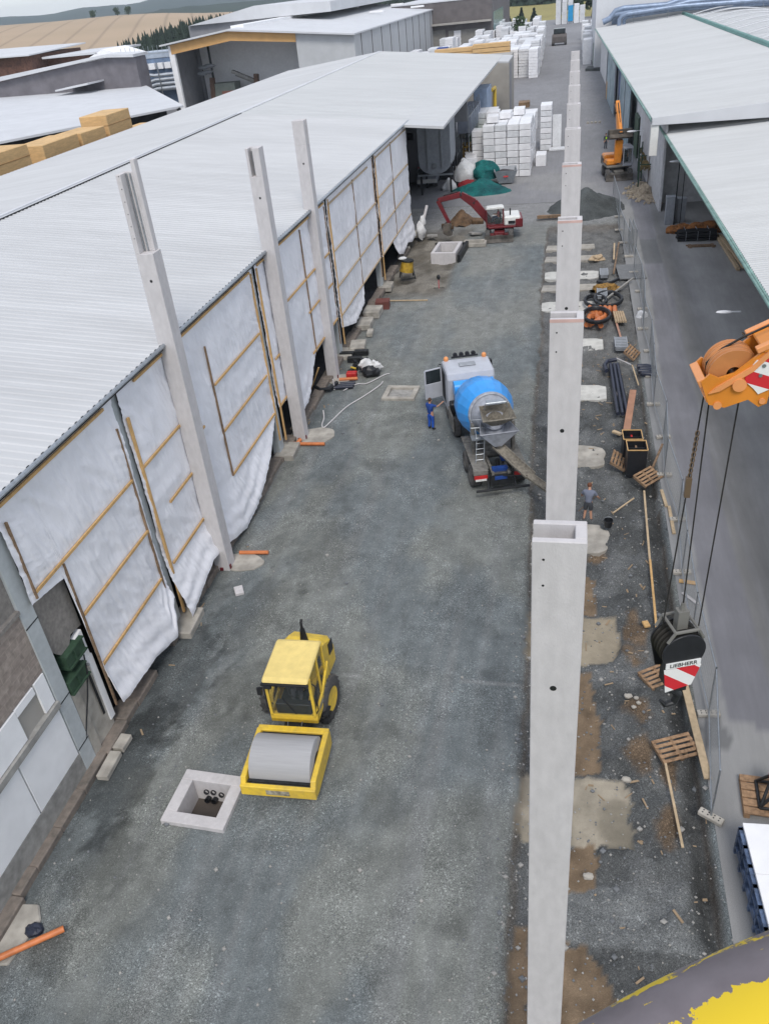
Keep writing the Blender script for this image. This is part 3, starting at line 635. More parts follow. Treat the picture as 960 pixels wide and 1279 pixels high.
# cast pads around the right columns
for k in range(3, 9):
    y = 7.45 + 6.9 * k; m = MB(); pts = []
    flat = k >= 5; fl2 = k >= 5
    for i in range(28):
        a = 2 * PI * i / 28; rx, ry = (2.0, .95) if flat else (1.75, 1.05)
        p = 1 / (abs(math.cos(a)) ** (30 if flat else 5.5) + abs(math.sin(a)) ** (30 if flat else 5.5)) ** (1 / (30 if flat else 5.5))
        j = 1 + (.012 if flat else .05) * nz(math.cos(a) * 2 + k, math.sin(a) * 2)
        px0 = .25 + rx * p * math.cos(a) * j; px0 = px0 * (.42 if k in (4, 5, 6) and px0 < 0 else 1); pts.append((px0, .2 + ry * p * math.sin(a) * j))
    m.prism([(px, y + py) for px, py in pts], -.6, [-.31, -.29, -.17, -.14, -.12, -.11][k - 3], 'z')
    tag(m.build('concrete_pad', concrete_white if k >= 5 else concrete_pale, bevel=.01), ['lumpy pale concrete pad where the worker in shorts stands', 'rounded pale concrete pad beside the black formwork boxes', 'pale concrete pad with a bright rim beside the blue black pipes', 'square white concrete pad level with the timber fence prop', 'square concrete pad by the orange pipe pile', 'wide white concrete pad by the grey grate stack'][k - 3], 'concrete pad', 'cast pads at the right column feet')
for yy in (59.0, 66.2, 69.4):
    m = MB(); m.prism([(-1.9, yy), (2.1, yy + .1), (2.05, yy + 1.4), (-1.8, yy + 1.3)], -.4, -.02, 'z')
    tag(m.build('concrete_pad', concrete_pale, bevel=.03), {59.0: 'narrow white pad crossing behind the third right column', 66.2: 'broken edged pad just before the gravel heap', 69.4: 'farthest white pad, touching the gravel heap'}[yy], 'concrete pad', 'cast pads at the right column feet')

# ================================================================ RIGHT HALLS
near_r = thing('storage_hall', 'lower right hall with a fine ribbed pale roof and green gutter edge, nearest right building', 'building', (7.85, 84.7, 0), math.radians(1.0))
m = ribbed(0, 6.6, 40, 9.0, -95, .0, per=.32, hgt=.05)
m.build('roof', roof2_m, near_r)
m = MB(); m.box(-.10, -95, 6.36, .02, 0, 6.60); m.tube([(-.14, -95, 6.5), (-.14, 0, 6.5)], .085, 8); m.build('gutter', green_verd, near_r)
m = MB(); m.box(.05, -95, 6.2, .35, 0, 6.5); m.box(.05, -.3, 6.2, 4, 0, 6.55); m.build('edge_beam', steel_paint, near_r)
m = MB(); m.box(9.2, -95, 0, 9.5, -5, 6.6); m.build('wall', white_panel, near_r)
m = MB()
for yy in (-8, -20, -32): m.box(8.95, yy, 0, 9.19, yy + .25, 6.5)
m.build('wall_pier', steel_paint, near_r)
m = MB(); m.box(.3, -1.2, 0, 40, -1.0, 6.4); m.build('end_wall', M('light grey hall wall', (.66, .66, .67), .8), near_r)
m = MB(); m.box(-.6, -41.9, 4.0, .1, -41.82, 4.05); m.ball((-.7, -41.86, 4.02), (.42, .16, .08), 12, 6); m.build('wall_lamp', foil_m, near_r)

far_r = thing('storage_hall', 'higher right hall with a smooth pale roof, white corner post and sheet doors', 'building', (6.61, 79.44, 0), math.radians(1.2))
m = ribbed(0, 8.0, 17.2, 9.1, 0, 124, per=.66, hgt=.06); m.build('roof', roof2_m, far_r)
m = ribbed(17.6, 9.12, 60, 8.6, 0, 124, per=1.0, hgt=.02); m.build('roof', roof2_m, far_r)
m = MB(); m.box(0, -.15, 7.7, .1, 124, 8.0); m.prism([(0, 8.05), (60, 11.6), (60, 11.2), (0, 7.6)], -.5, -.05, 'y') if False else m.box(0.1, -.12, 7.45, 60, -.0, 8.0)
m.prism([(0, 7.5), (0, 8.06), (17.4, 9.16), (60, 8.66), (60, 7.5)], -.25, -.13, 'y')
m.build('fascia', roof3_m, far_r)
m = MB(); m.box(-.03, .5, 7.62, .0, 124, 7.98); m.tube([(-.09, .5, 7.9), (-.09, 124, 7.9)], .09, 8); m.build('gutter', green_verd, far_r)
m = MB(); m.tube([(17.4, 38, 9.35), (17.4, 124, 9.35)], .28, 8); m.box(17.0, 38, 9.12, 17.8, 124, 9.3); m.build('valley_pipe', M('verdigris pipe', (.14, .30, .27), .6), far_r)
m = MB()
for k in range(9):
    y0 = 42 + k * 9.5
    m.tube([(18.5 + 1.6 * i, y0 + 4.5 * i / 8, 9.25 + .75 * math.sin(PI * i / 8)) for i in range(9)], .09, 6)
    m.tube([(18.5 + 1.6 * i, y0 + 3 + 4.5 * i / 8, 9.25 + .7 * math.sin(PI * i / 8)) for i in range(9)], .05, 6)
m.build('rooflight_arch', roof3_m, far_r)
m = MB(); m.box(-.05, -.1, 5.0, .6, .45, 7.5); m.build('corner_post', white_paint, far_r, bevel=.02)
m = MB(); m.box(1.3, 1, 0, 1.5, 124, 7.6); m.build('wall', M('light grey hall wall', (.66, .66, .67)), far_r)
for (a, b, z) in ((30, 38, 7.0), (38.6, 48, 7.2), (60, 80, 7.0)):
    m = MB(); m.prism([(a, .1), (b, .1), (b, z), (a, z - .2)], .45, .52, 'x'); m.build('sheet_door', M('streaked pale blue sheet', (.42, .50, .54), .5, var=.2, sc=.9, sc2=.5, c2=(.12, .22, .27)), far_r)
m = MB()
for yy in (38.3, 52, 59, 82): m.box(.4, yy, 0, .6, yy + .25, 7.6)
m.build('door_post', steel_paint, far_r)
m = MB(); m.box(1.0, 50, 3, 1.25, 58, 7.2); m.box(.2, 50, 7.0, 1.2, 50.3, 7.3); m.build('blue_strip', blue_paint, far_r)
m = MB(); m.ball((-.6, 12, 5.2), (.5, .18, .1), 12, 6); m.box(-.6, 12, 5.2, .5, 12.05, 5.25); m.build('wall_lamp', foil_m, far_r)

wb = thing('tall_white_building', 'plain white block building rising behind the far end of the right hall', 'building', (24, 222, 0))
m = MB(); m.box(-20, -16, 0, 26, 40, 14.5); m.build('wall', M('white render', (.62, .63, .65), .7, var=.03), wb)
m = MB(); m.box(-20.2, -16.2, 14.5, 26.2, 40.2, 14.8); m.build('roof', roof3_m, wb)
m = MB(); m.box(-16.7, -16.08, 8.3, -15.2, -16, 10.2); m.build('vent_grille', duct_m, wb)
ductT = thing('air_ducts', 'bundle of blue grey ventilation ducts running across the far right roof', 'duct', (20, 201, 8.2))
def duct(pts, r): 
    m = MB(); m.tube(pts, r, 12); m.build('duct', duct_m, ductT, smooth=True)
duct([(-11.4, -1.0, .0), (-11.4, -1, 1.2), (-10.9, -1, 1.8), (-10, -1, 2.05), (0, -1, 2.55), (18, -1, 2.2), (40, -1, 2)], .42)
duct([(-11.4 + 1, 0, -.1), (-10.4, 0, 1.1), (-9.6, 0, 1.5), (0, 0, 2.0), (18, 0, 1.4), (40, 0, 1)], .36)
duct([(-14.6, 3, .8), (-13.2, 3, 1.3), (-12, 3, 2.6), (-10.5, 3, 2.9), (-2, 3, 2.8), (0, 3, 3.3), (20, 3, 3.7), (40, 3, 3.6)], .6)
duct([(-12.5, 3, 1.9), (-9, 2, 2.1), (-3, 1.6, 2.2), (2, 1.6, 3.0), (20, 1.6, 3.0)], .5)
for x_ in (-8.6, -2, 8, 16):
    m = MB(); m.cyl((x_, -1, .2), (x_, -1, 2.2), .06); m.box(x_ - .6, -1.6, .1, x_ + .6, -.4, .25); m.build('duct_stand', steel, ductT)

# ================================================================ FAR LEFT BUILDINGS
gb = thing('gable_warehouse', 'large white roofed warehouse with an open front under an orange timber fascia', 'building', (-66, 190, 0))
def W2(m, name, mat, root, **k):
    m.v = [(a - root.location.x, b - root.location.y, c) for a, b, c in m.v]; return m.build(name, mat, root, **k)
m = MB(); m.prism([(-88, 13.2), (-72, 14.9), (-44.6, 11.95), (-44.6, 11.65), (-72, 14.55), (-88, 12.9)], 188.5, 327, 'y'); W2(m, 'roof', roof3_m, gb)
m = MB(); m.prism([(-86, 13.0), (-72, 14.5), (-57.5, 12.95), (-57.6, 11.35), (-72, 12.7), (-86, 11.2)], 189.6, 190.2, 'y'); W2(m, 'fascia', glulam, gb)
m = MB(); m.box(-57.6, 189.8, 0, -45, 190.3, 11.75); m.prism([(-57.6, 11.75), (-57.6, 12.9), (-45, 11.85), (-45, 11.75)], 189.8, 190.3, 'y'); W2(m, 'front_wall', wall_pale, gb)
m = MB(); m.box(-45.3, 190.3, 0, -45, 326.5, 11.85); W2(m, 'side_wall', wall_pale, gb)
m = MB()
for k in range(12): m.box(-44.99, 196 + k * 11, 0, -44.9, 196.35 + k * 11, 11.8)
W2(m, 'wall_joint', wall_brown, gb)
m = MB(); m.box(-86, 205, 0, -57.6, 205.4, 12.4); W2(m, 'back_wall', white_panel, gb)
m = MB(); m.box(-86.6, 189.7, 0, -85.4, 190.5, 12.9); W2(m, 'pillar', white_panel, gb)
m = MB(); m.box(-87, 190.6, 0, -86.5, 326, 12.8); m.box(-86.4, 204, 0, -85.8, 210, 12); W2(m, 'inner_side_wall', wall_grey, gb)
m = MB()
for k, (x_, y_) in enumerate(((-82, 272), (-72, 296), (-60, 310), (-57, 262), (-50, 290))): m.box(x_, y_, 13.5, x_ + 4, y_ + 1.4, 13.5 + 2.2 - abs(x_ + 72) * .12)
m.box(-73.5, 195, 14.4, -70.5, 326, 15.3); W2(m, 'ridge_light', white_panel, gb)
cn = thing('cable_coil_rack', 'grey rack of coiled cables hanging inside the open warehouse', 'rack', (-84, 200, 6.4))
for k in range(4):
    m = MB(); m.ball((1.0 * (k % 2) + .3 * k, 0, .8 * (k // 2) + .2 * k), (1.5, .7, .45), 10, 6, .3, k); m.build('cable_coil', steel_paint, cn)
m = MB(); m.box(2.2, -.2, -6, 2.6, .2, 7); m.build('mast', steel_dark, cn)
ml = thing('loading_machine', 'brown and grey sorting machine with a raised conveyor inside the open warehouse', 'machine', (-77, 200, 0))
m = MB(); m.box(-5, -2, 0, 1, 2, 4.2); m.build('housing', M('pale green grey machine', (.22, .25, .22), .7), ml)
m = MB(); m.cbox((3.2, 0, 5.0), (6.5, 1.2, .6), 0, .42); m.cbox((3.6, .9, 4.2), (6.5, .5, .4), 0, .4); m.build('conveyor', concrete_old, ml)
for x_ in (-4.4, 6.3):
    m = MB(); m.cbox((x_, -1.8, 3.2), (1.0, .9, 4.6), 0, .1); m.build('rusty_hopper', M('rusty steel', (.13, .08, .055), .9), ml)
m = MB(); m.box(-2.2, -2.3, .5, .5, -2.0, 2.6); m.build('hatch', M('dusty red', (.35, .16, .12), .8), ml)

bb = thing('white_roof_building', 'flat white roofed grey building behind the gable warehouse', 'building', (-80, 240, 0))
m = MB(); m.box(-99, 232, 0, -76, 330, 15.4); W2(m, 'wall', wall_grey, bb)
m = MB(); m.prism([(-98.5, 15.4), (-80, 18.3), (-60, 17.6), (-60, 15.4)], 231, 331, 'y'); W2(m, 'roof', roof3_m, bb)

db = thing('dark_clad_building', 'brown grey clad block building behind the white warehouse', 'building', (-34, 315, 0))
m = MB(); m.box(-58, 300, 0, -26, 380, 13.6); W2(m, 'wall', wall_brown, db)
m = MB(); m.box(-58.2, 299.8, 13.6, -25.8, 380, 13.9); W2(m, 'roof', roof3_m, db)
m = MB(); m.box(-57, 297.5, 7.3, -26.2, 299.8, 7.8); W2(m, 'canopy', wall_beige, db)
m = MB(); m.box(-57, 299.85, 0, -41, 299.99, 6.0); m.box(-40, 299.85, .0, -28, 299.99, 5.6); W2(m, 'gate', M('beige roller gate', (.25, .24, .22), .8), db)
m = MB(); m.box(-25.99, 305, 2, -25.9, 345, 9.5); W2(m, 'glass_front', M('teal glass', (.16, .30, .31), .2), db)

flat = thing('low_white_roof_shed', 'wide low shed with a big white roof, behind the timber packs on the left', 'shed', (-80, 150, 0))
m = MB(); m.add([(-61, 135, 6.5), (-100, 60, 6.9), (-190, 170, 7.5), (-133, 250, 6.9), (-61, 135, 6.2), (-100, 60, 6.6), (-190, 170, 7.2), (-133, 250, 6.6)],
                [(0, 1, 2, 3), (4, 7, 6, 5), (0, 4, 5, 1), (1, 5, 6, 2), (2, 6, 7, 3), (3, 7, 4, 0)]); W2(m, 'roof', roof3_m, flat)
m = MB()
for i in range(9):
    t = i / 8; m.box(-61.8 - 39 * t, 134 - 75 * t, 0, -61.3 - 39 * t, 134.5 - 75 * t, 6.3)
W2(m, 'post', steel_dark, flat)
m = MB(); m.add([(-66, 139, 0), (-105, 64, 0), (-105, 64, 6.3), (-66, 139, 6.3)], [(0, 1, 2, 3)]); W2(m, 'inner_wall', dark_in, flat)

gs = thing('grey_mono_pitch_shed', 'grey clad shed with a sloping roofline and small lean-to roof, far left', 'shed', (-105, 176, 0))
m = MB(); m.prism([(-160, 0), (-87.5, 0), (-87.5, 12.0), (-94, 12.4), (-120, 9.8), (-160, 6)], 175, 180, 'y'); W2(m, 'wall', M('purple grey cladding', (.17, .16, .175), .8, var=.12, sc=.5), gs)
m = MB(); m.prism([(-160, 6.1), (-120, 9.9), (-94, 12.5), (-87.3, 12.1), (-87.3, 12.6), (-94, 13.0), (-120, 10.7), (-160, 6.9)], 174, 181, 'y'); W2(m, 'roof', roof3_m, gs)
m = MB(); m.prism([(-103, 7.6), (-95.5, 8.3), (-95.5, 8.6), (-103, 7.9)], 168, 175, 'y'); W2(m, 'lean_to_roof', roof3_m, gs)
bk = thing('brick_warehouse', 'dark brick warehouse with a pale flat roof at the far left edge', 'building', (-150, 232, 0))
m = MB(); m.box(-190, 232, 0, -147, 260, 12.3); m.box(-147, 240, 0, -131, 262, 10.8); W2(m, 'wall', brick_m, bk)
m = MB(); m.add([(-190, 230, 13.2), (-146, 230, 12.6), (-146, 262, 13.4), (-190, 262, 14.2), (-190, 230, 12.9), (-146, 230, 12.3), (-146, 262, 13.1), (-190, 262, 13.9)], [(0, 1, 2, 3), (4, 7, 6, 5), (0, 4, 5, 1), (1, 5, 6, 2), (2, 6, 7, 3), (3, 7, 4, 0)])
m.box(-146, 236, 11.0, -129, 264, 11.5); W2(m, 'roof', roof3_m, bk)
gsh = thing('white_gable_shed', 'small white gabled shed between the brick warehouse and the grey shed', 'shed', (-128, 240, 0))
m = MB(); m.prism([(-134, 0), (-120, 0), (-120, 9.6), (-127, 12), (-134, 9.4)], 236, 250, 'y'); W2(m, 'shell', white_panel, gsh)

fs = thing('filter_plant', 'blue and silver extraction plant with zigzag pipes beside the gable warehouse', 'filter plant', (-101, 210, 0))
m = MB(); m.box(-7.5, 0, 0, 8, 8, 9.8); m.build('housing', M('blue grey casing', (.17, .24, .36), .5, var=.2), fs)
m = MB(); m.box(-7.6, -1.8, 9.8, 8, 6, 11.6) if False else m.box(-7.6, -.1, 9.9, 8, 8, 11.2); m.build('top_casing', M('pale blue casing', (.42, .48, .56), .5), fs)
for k in range(6):
    m = MB(); m.box(-6.6 + 2.1 * k, -1.2, 7.6, -5.0 + 2.1 * k, 0, 8.9); m.build('filter_box', white_panel, fs)
for k in range(4):
    m = MB(); z = 6.6 - .95 * k; m.tube([(7.5, -1.6, z - .2), (1.0, -1.6, z - .3), (-1.2, -1.6, z - .8 if k else z), (-3, -1.6, z - 1.6 if k > 1 else z - .2), (-6.5 + k, -1.6, z - (1.9 if k > 1 else .6))], .38, 8); m.build('pipe', M('silver pipe', (.60, .63, .66), .3, metal=.5), fs, smooth=True)
m = MB()
for x_ in (-6.8, -2.5, 2.2, 6.6): m.box(x_, -2.2, 0, x_ + .25, -1.95, 9)
for z in (3, 10.9): m.box(-7, -2.2, z, 7, -2.0, z + .15)
for k in range(12): m.box(-7 + k * 1.2, -.6, 11.2, -6.93 + k * 1.2, -.53, 12.6)
m.build('frame', steel, fs)

# ---- timber packs standing by the far eave
tp = M('yellow timber pack', (.66, .43, .20), .75, var=.12, sc=2.5, stretch=(1, 1, 6), bump=.2)
tp2 = M('brownish pack side', (.40, .22, .08), .8, var=.2, sc=3)
k = 0
packs = [(-48, 66.5, 5.6, 5.6, 3.0, 4.5), (-48, 66.4, 9, 5.4, 3.0, 1.9), (-48, 74.4, 5.2, 6.6, 3.0, 6.4), (-48, 80.6, 5.2, 4.6, 3, 6.3), (-48, 86.2, 5.2, 5.6, 3, 5.1), (-48, 86.3, 9.15, 5.5, 3, 2.0), (-48, 93, 5.2, 6.5, 3, 4.8), (-48, 61, 4.5, 3.0, 3, 5.2)]
plabel = ['big lower timber pack at the left picture edge', 'upper timber pack at the left picture edge', 'timber pack second from the left picture edge, loose boards on top', 'timber pack in the middle of the row, slightly higher', 'lower pack under the highest timber pack', 'highest timber pack in the row, with a stepped top', 'flat timber pack at the right end of the row', 'small timber pack cut by the left picture edge']
for i, (x, y, z0, ly, lx, h) in enumerate(packs):
    t = thing('timber_pack', plabel[i] + ' beyond the hall roof', 'timber pack', (x, y, z0 if z0 > 6 else 0), .03 * (i % 3 - 1), 'timber packs behind the left hall')
    hh = h if z0 > 6 else z0 + h - 1.2
    m = MB(); m.box(-lx / 2, -ly / 2, 0, lx / 2, ly / 2, hh); m.build('boards', tp, t, bevel=.05)
    m = MB(); m.box(-lx / 2 - .02, -ly / 2 - .02, hh * .5, lx / 2 + .02, ly / 2 + .02, hh * .5 + .06); m.build('spacer', tp2, t)

# ================================================================ VEHICLES
def wheel(root, c, r, wd, axis=(1, 0, 0), rim=None, n=26, lugs=True, name='wheel'):
    c = Vector(c); a = Vector(axis).normalized(); m = MB()
    m.lathe([(-wd / 2, r * .55), (-wd / 2, r * .86), (-wd * .38, r * .98), (wd * .38, r * .98), (wd / 2, r * .86), (wd / 2, r * .55)], c, a, n)
    if lugs:
        q = a.to_track_quat('Z', 'Y')
        for k in range(18):
            t = 2 * PI * k / 18
            for s_ in (-1, 1):
                p = c + q @ Vector((math.cos(t + s_ * .08) * r * .985, math.sin(t + s_ * .08) * r * .985, s_ * wd * .24))
                R = Matrix.Translation(p) @ (q.to_matrix().to_4x4()) @ Matrix.Rotation(t, 4, 'Z') @ Matrix.Rotation(s_ * .5, 4, 'X')
                m.box(-.02, -.035, -wd * .22, .025, .035, wd * .22, R)
    t = m.build('tyre', rubber, root, smooth=True)
    m = MB(); m.lathe([(-wd * .42, r * .1), (-wd * .42, r * .4), (-wd * .5, r * .58), (wd * .5, r * .58), (wd * .42, r * .4), (wd * .42, r * .1)], c, a, n, cap=True)
    m.build('rim', rim or steel, t, smooth=True)
    return t

# ---- road roller -----------------------------------------------------------
ro = thing('road_roller', 'yellow road roller with one smooth steel drum, facing the camera beside the cable pit', 'road roller', (-7.72, 16.6, 0), math.radians(2))
m = MB(); m.lathe([(-.93, 0.05), (-.93, .70), (-.91, .745), (.91, .745), (.93, .70), (.93, 0.05)], (0, -1.75, .75), (1, 0, 0), 56)
m.build('drum', M('worn drum steel', (.38, .38, .39), .7, metal=0., var=.06, sc=3, stretch=(.4, 6, 6)), ro, smooth=True)
m = MB()
m.prism([(-2.72, .42), (-2.72, .78), (-2.60, .98), (-.85, 1.08), (-.72, .95), (-.72, .45), (-.95, .40), (-2.5, .36)], .96, 1.12, 'x')
m.prism([(-2.72, .42), (-2.72, .78), (-2.60, .98), (-.85, 1.08), (-.72, .95), (-.72, .45), (-.95, .40), (-2.5, .36)], -1.12, -.96, 'x')
m.box(-1.12, -2.80, .42, 1.12, -2.66, .80); m.box(-1.1, -.92, .62, 1.1, -.70, 1.06)
f1 = m.build('drum_frame', yellow, ro, bevel=.02)
m = MB(); m.box(-.94, -2.60, .74, .94, -2.5, .78); m.box(-.93, -1.02, .55, .93, -.93, 1.0); m.build('scraper', steel_dark, ro)
m = MB()
for sx in (-1, 1):
    m.cyl((sx * .955, -1.75, .75), (sx * .935, -1.75, .75), .34, n=18)
    for k in range(6): m.cyl((sx * .955, -1.75 + .22 * math.cos(k * PI / 3), .75 + .22 * math.sin(k * PI / 3)), (sx * .90, -1.75 + .22 * math.cos(k * PI / 3), .75 + .22 * math.sin(k * PI / 3)), .05, n=8)
m.build('drum_bearing', steel_dark, ro)
m = MB(); m.box(-.35, -.72, .45, .35, .2, .95); m.box(-.55, .1, .5, .55, .5, 1.15); m.tube([(-.2, -.75, .9), (-.25, -.4, 1.15), (-.15, .1, 1.05)], .03, 6); m.tube([(.2, -.75, .9), (.25, -.4, 1.2), (.15, .1, 1.05)], .03, 6); m.build('pivot_joint', steel_dark, ro)
# cab: base, posts, glass, roof
m = MB(); m.box(-.74, -.55, 1.05, .74, -.35, 1.32); m.box(-.74, -.55, 1.05, .74, 1.25, 1.2); m.prism([(-.5, 1.2), (-.5, 1.45), (.3, 1.5), (1.25, 1.95), (1.25, 1.2)], .66, .74, 'x'); m.prism([(-.5, 1.2), (-.5, 1.45), (.3, 1.5), (1.25, 1.95), (1.25, 1.2)], -.74, -.66, 'x')
m.build('cab_base', yellow, ro, bevel=.015)
m = MB()
for sx in (-1, 1):
    m.cbox((sx * .68, -.52, 2.1), (.08, .08, 1.55)); m.cbox((sx * .68, .35, 2.15), (.06, .08, 1.5)); m.cbox((sx * .68, 1.0, 2.2), (.08, .08, 1.3))
m.box(-.7, -.56, 1.3, .7, -.5, 1.37)
m.build('cab_post', yellow, ro)
m = MB(); m.box(-.64, -.54, 1.37, .64, -.525, 2.84); m.box(.665, -.48, 1.5, .68, .31, 2.84); m.box(.665, .39, 1.6, .68, .96, 2.84); m.box(-.68, -.48, 1.5, -.665, .96, 2.84); m.box(-.64, 1.0, 1.95, .64, 1.015, 2.84)
gl2 = bpy.data.materials.new('clear cab glass'); gl2.use_nodes = True; b_ = gl2.node_tree.nodes['Principled BSDF']
b_.inputs['Base Color'].default_value = (.10, .12, .12, 1); b_.inputs['Roughness'].default_value = .03; b_.inputs['Alpha'].default_value = .16
m.build('cab_window', gl2, ro)
m = MB(); m.box(-.64, -.48, 1.2, .64, 1.18, 1.25); m.box(-.3, .25, 1.25, .3, .75, 1.65); m.box(-.28, .68, 1.6, .28, .82, 2.25); m.box(-.55, -.45, 1.25, .55, -.22, 1.72); m.build('seat', black, ro, bevel=.03)
m = MB(); m.tube([(.2 * math.cos(t * PI / 8), -.12 + .08 * math.sin(t * PI / 8), 1.95 + .17 * math.sin(t * PI / 8)) for t in range(16)], .018, 6, closed=True); m.build('steering_wheel', black, ro)
m = MB(); m.prism([(-.74, 2.84), (-.74, 2.92), (-.60, 2.98), (.95, 3.0), (1.1, 2.93), (1.1, 2.84)], -.70, .70, 'x'); m.build('cab_roof', yellow_pale, ro, bevel=.05)
m = MB(); m.box(-.72, -.80, 2.80, .72, -.72, 2.86); 
for x_ in (-.5, .5): m.box(x_ - .1, -.84, 2.72, x_ + .1, -.76, 2.82)
m.box(-.9, -.75, 2.35, -.76, -.68, 2.62); m.box(-.85, -.74, 2.6, -.7, -.7, 2.66); m.build('work_lamp', black, ro)
m = MB(); m.tube([(.70, -.5, 1.4), (.80, -.5, 1.6), (.80, -.42, 2.5), (.70, -.42, 2.6)], .018, 6); m.tube([(-.70, -.5, 1.4), (-.80, -.5, 1.6), (-.80, -.42, 2.5), (-.70, -.42, 2.6)], .018, 6); m.tube([(.1, -.56, 1.42), (-.25, -.57, 2.1)], .014, 5); m.build('handrail', black, ro)
m = MB(); m.box(.742, -.2, 1.26, .75, .2, 1.42); m.box(-.35, -2.81, .52, .35, -2.802, .70); m.build('pale_sticker', M('scuffed pale patch', (.50, .46, .36), .8, var=.4, sc=9), ro)
# engine hood and rear axle, swung a little by the articulated joint
REAR = Matrix.Translation((-.30, .45, 0)) @ Matrix.Rotation(math.radians(-7), 4, 'Z') @ Matrix.Translation((0, -.9, 0))
def RB(): q = MB(); q.X = REAR; return q
m = RB(); m.prism([(1.1, 1.0), (1.1, 2.3), (1.5, 2.42), (2.3, 2.36), (2.85, 2.1), (3.1, 1.6), (3.1, .8), (2.4, .7)], -.68, .68, 'x'); m.build('hood', yellow, ro, bevel=.16)
m = RB(); m.box(.67, 1.5, 1.75, .695, 1.8, 2.15); m.box(.67, 2.5, 1.5, .695, 2.85, 1.95); m.box(-.3, 3.09, .95, .3, 3.12, 1.3); m.box(-.695, 1.7, 1.45, -.67, 2.4, 1.8); m.build('hood_grille', black, ro)
m = RB(); m.cyl((.10, 2.1, 2.36), (.10, 2.1, 2.9), .14, .075, 14); m.tube([(.10, 2.1, 2.88), (.10, 2.1, 3.16), (.10, 2.17, 3.24)], .045, 8); m.build('exhaust', black, ro, smooth=True)
for sx in (-1, 1):
    m = RB(); pr_ = [(1.5 + .92 * math.cos(a), .78 + .92 * math.sin(a)) for a in [PI * (.12 + .8 * i / 10) for i in range(11)]]; pr_ += [(1.5 + .84 * math.cos(a), .78 + .84 * math.sin(a)) for a in [PI * (.92 - .8 * i / 10) for i in range(11)]]
    m.prism(pr_, sx * .6, sx * .74, 'x'); m.build('mudguard', yellow, ro)
    cc = REAR @ Vector((sx * .90, 1.35, .76)); wheel(ro, cc, .76, .42, axis=REAR.to_3x3() @ Vector((sx, 0, 0)), rim=yellow)
m = MB(); m.box(.66, -.1, .55, .9, .4, .62); m.box(.66, -.1, .85, .9, .35, .9); m.build('step', steel_dark, ro)

# ---- concrete mixer truck --------------------------------------------------
tk = thing('mixer_truck', 'concrete mixer truck with a bright blue drum and silver cab, its left door open', 'mixer truck', (-2.60, 31.15, 0), math.radians(16.6))
m = MB(); m.box(-.42, .1, .75, -.3, 8.8, 1.05); m.box(.3, .1, .75, .42, 8.8, 1.05)
for y_ in (.3, 2, 3.6, 5.2): m.box(-.42, y_, .78, .42, y_ + .2, 1.0)
m.build('chassis', truck_grey, tk)
m = MB()   # cab shell
m.prism([(7.15, .75), (7.15, 2.55), (7.3, 2.88), (8.9, 2.95), (9.25, 2.72), (9.48, 1.7), (9.5, .6), (8.9, .55)], -1.22, 1.22, 'x'); m.build('cab', cab_m, tk, bevel=.07)
m = MB(); m.box(-.55, 7.135, 2.15, .45, 7.15, 2.5); m.build('rear_window', glass, tk)
m = MB(); m.box(-.45, 7.9, 2.93, .4, 8.35, 2.975); m.build('roof_hatch', steel_paint, tk, bevel=.02)
m = MB(); m.box(-1.1, 9.2, 1.75, 1.1, 9.46, 2.6); m.build('windscreen', glass, tk, bevel=.03)
m = MB(); m.box(-.7, 8.95, 2.98, .7, 9.05, 3.06)
for k in range(4): m.cyl((-.48 + .32 * k, 9.0, 3.12), (-.48 + .32 * k, 9.12, 3.12), .12, n=12)
m.build('lamp_bar', black, tk)
for sx in (-1, 1):
    m = MB(); m.cyl((sx * 1.0, 8.85, 2.92), (sx * 1.0, 8.85, 3.02), .12, .13, 12); m.ball((sx * 1.0, 8.85, 3.04), .13); m.build('beacon', orange_lt, tk, smooth=True)
    m = MB(); m.box(sx * 1.3 - .06, 9.1, 1.9, sx * 1.3 + .06 + sx * .12, 9.35, 2.6); m.tube([(sx * 1.2, 9.2, 2.6), (sx * 1.35, 9.2, 2.65)], .03); m.build('mirror', black, tk, bevel=.02)
    m = MB(); m.box(sx * 1.24 - .05, 5.4, .5, sx * 1.24 + .02, 6.9, 1.3); m.build('side_tank', truck_grey, tk, bevel=.04)
m = MB(); m.box(-1.235, 8.0, .95, -1.221, 9.1, 2.55); m.build('door_opening', dark_in, tk)
dr = MB(); R = Matrix.Translation((-1.24, 9.1, 0)) @ Matrix.Rotation(math.radians(72), 4, 'Z')
R = Matrix.Translation((-1.24, 9.05, 0)) @ Matrix.Rotation(math.radians(-75), 4, 'Z')
dr.box(-.03, -1.0, .9, .05, 0, 1.75, R); dr.box(-.03, -1.0, 1.75, .05, -.92, 2.5, R); dr.box(-.03, -.08, 1.75, .05, 0, 2.55, R); dr.box(-.03, -.95, 2.48, .05, 0, 2.55, R)
door = dr.build('door', cab_m, tk, bevel=.015)
m = MB(); m.box(0, -.92, 1.75, .012, -.08, 2.48, R); m.box(-.045, -.95, 1.0, -.031, -.2, 1.6, R); m.build('door_glass', glass, door)
m = MB(); m.box(-1.2, 6.6, .9, 1.2, 7.1, 1.5); m.box(-.9, 6.7, 1.5, .9, 7.12, 2.0); m.build('engine_cover', black, tk, bevel=.05)
m = MB(); m.cyl((-1.0, 6.5, 2.42), (1.0, 6.5, 2.42), .36, n=24); m.box(-.95, 6.3, 1.9, .95, 6.8, 2.3); m.build('water_tank', blue_drum, tk, smooth=True)
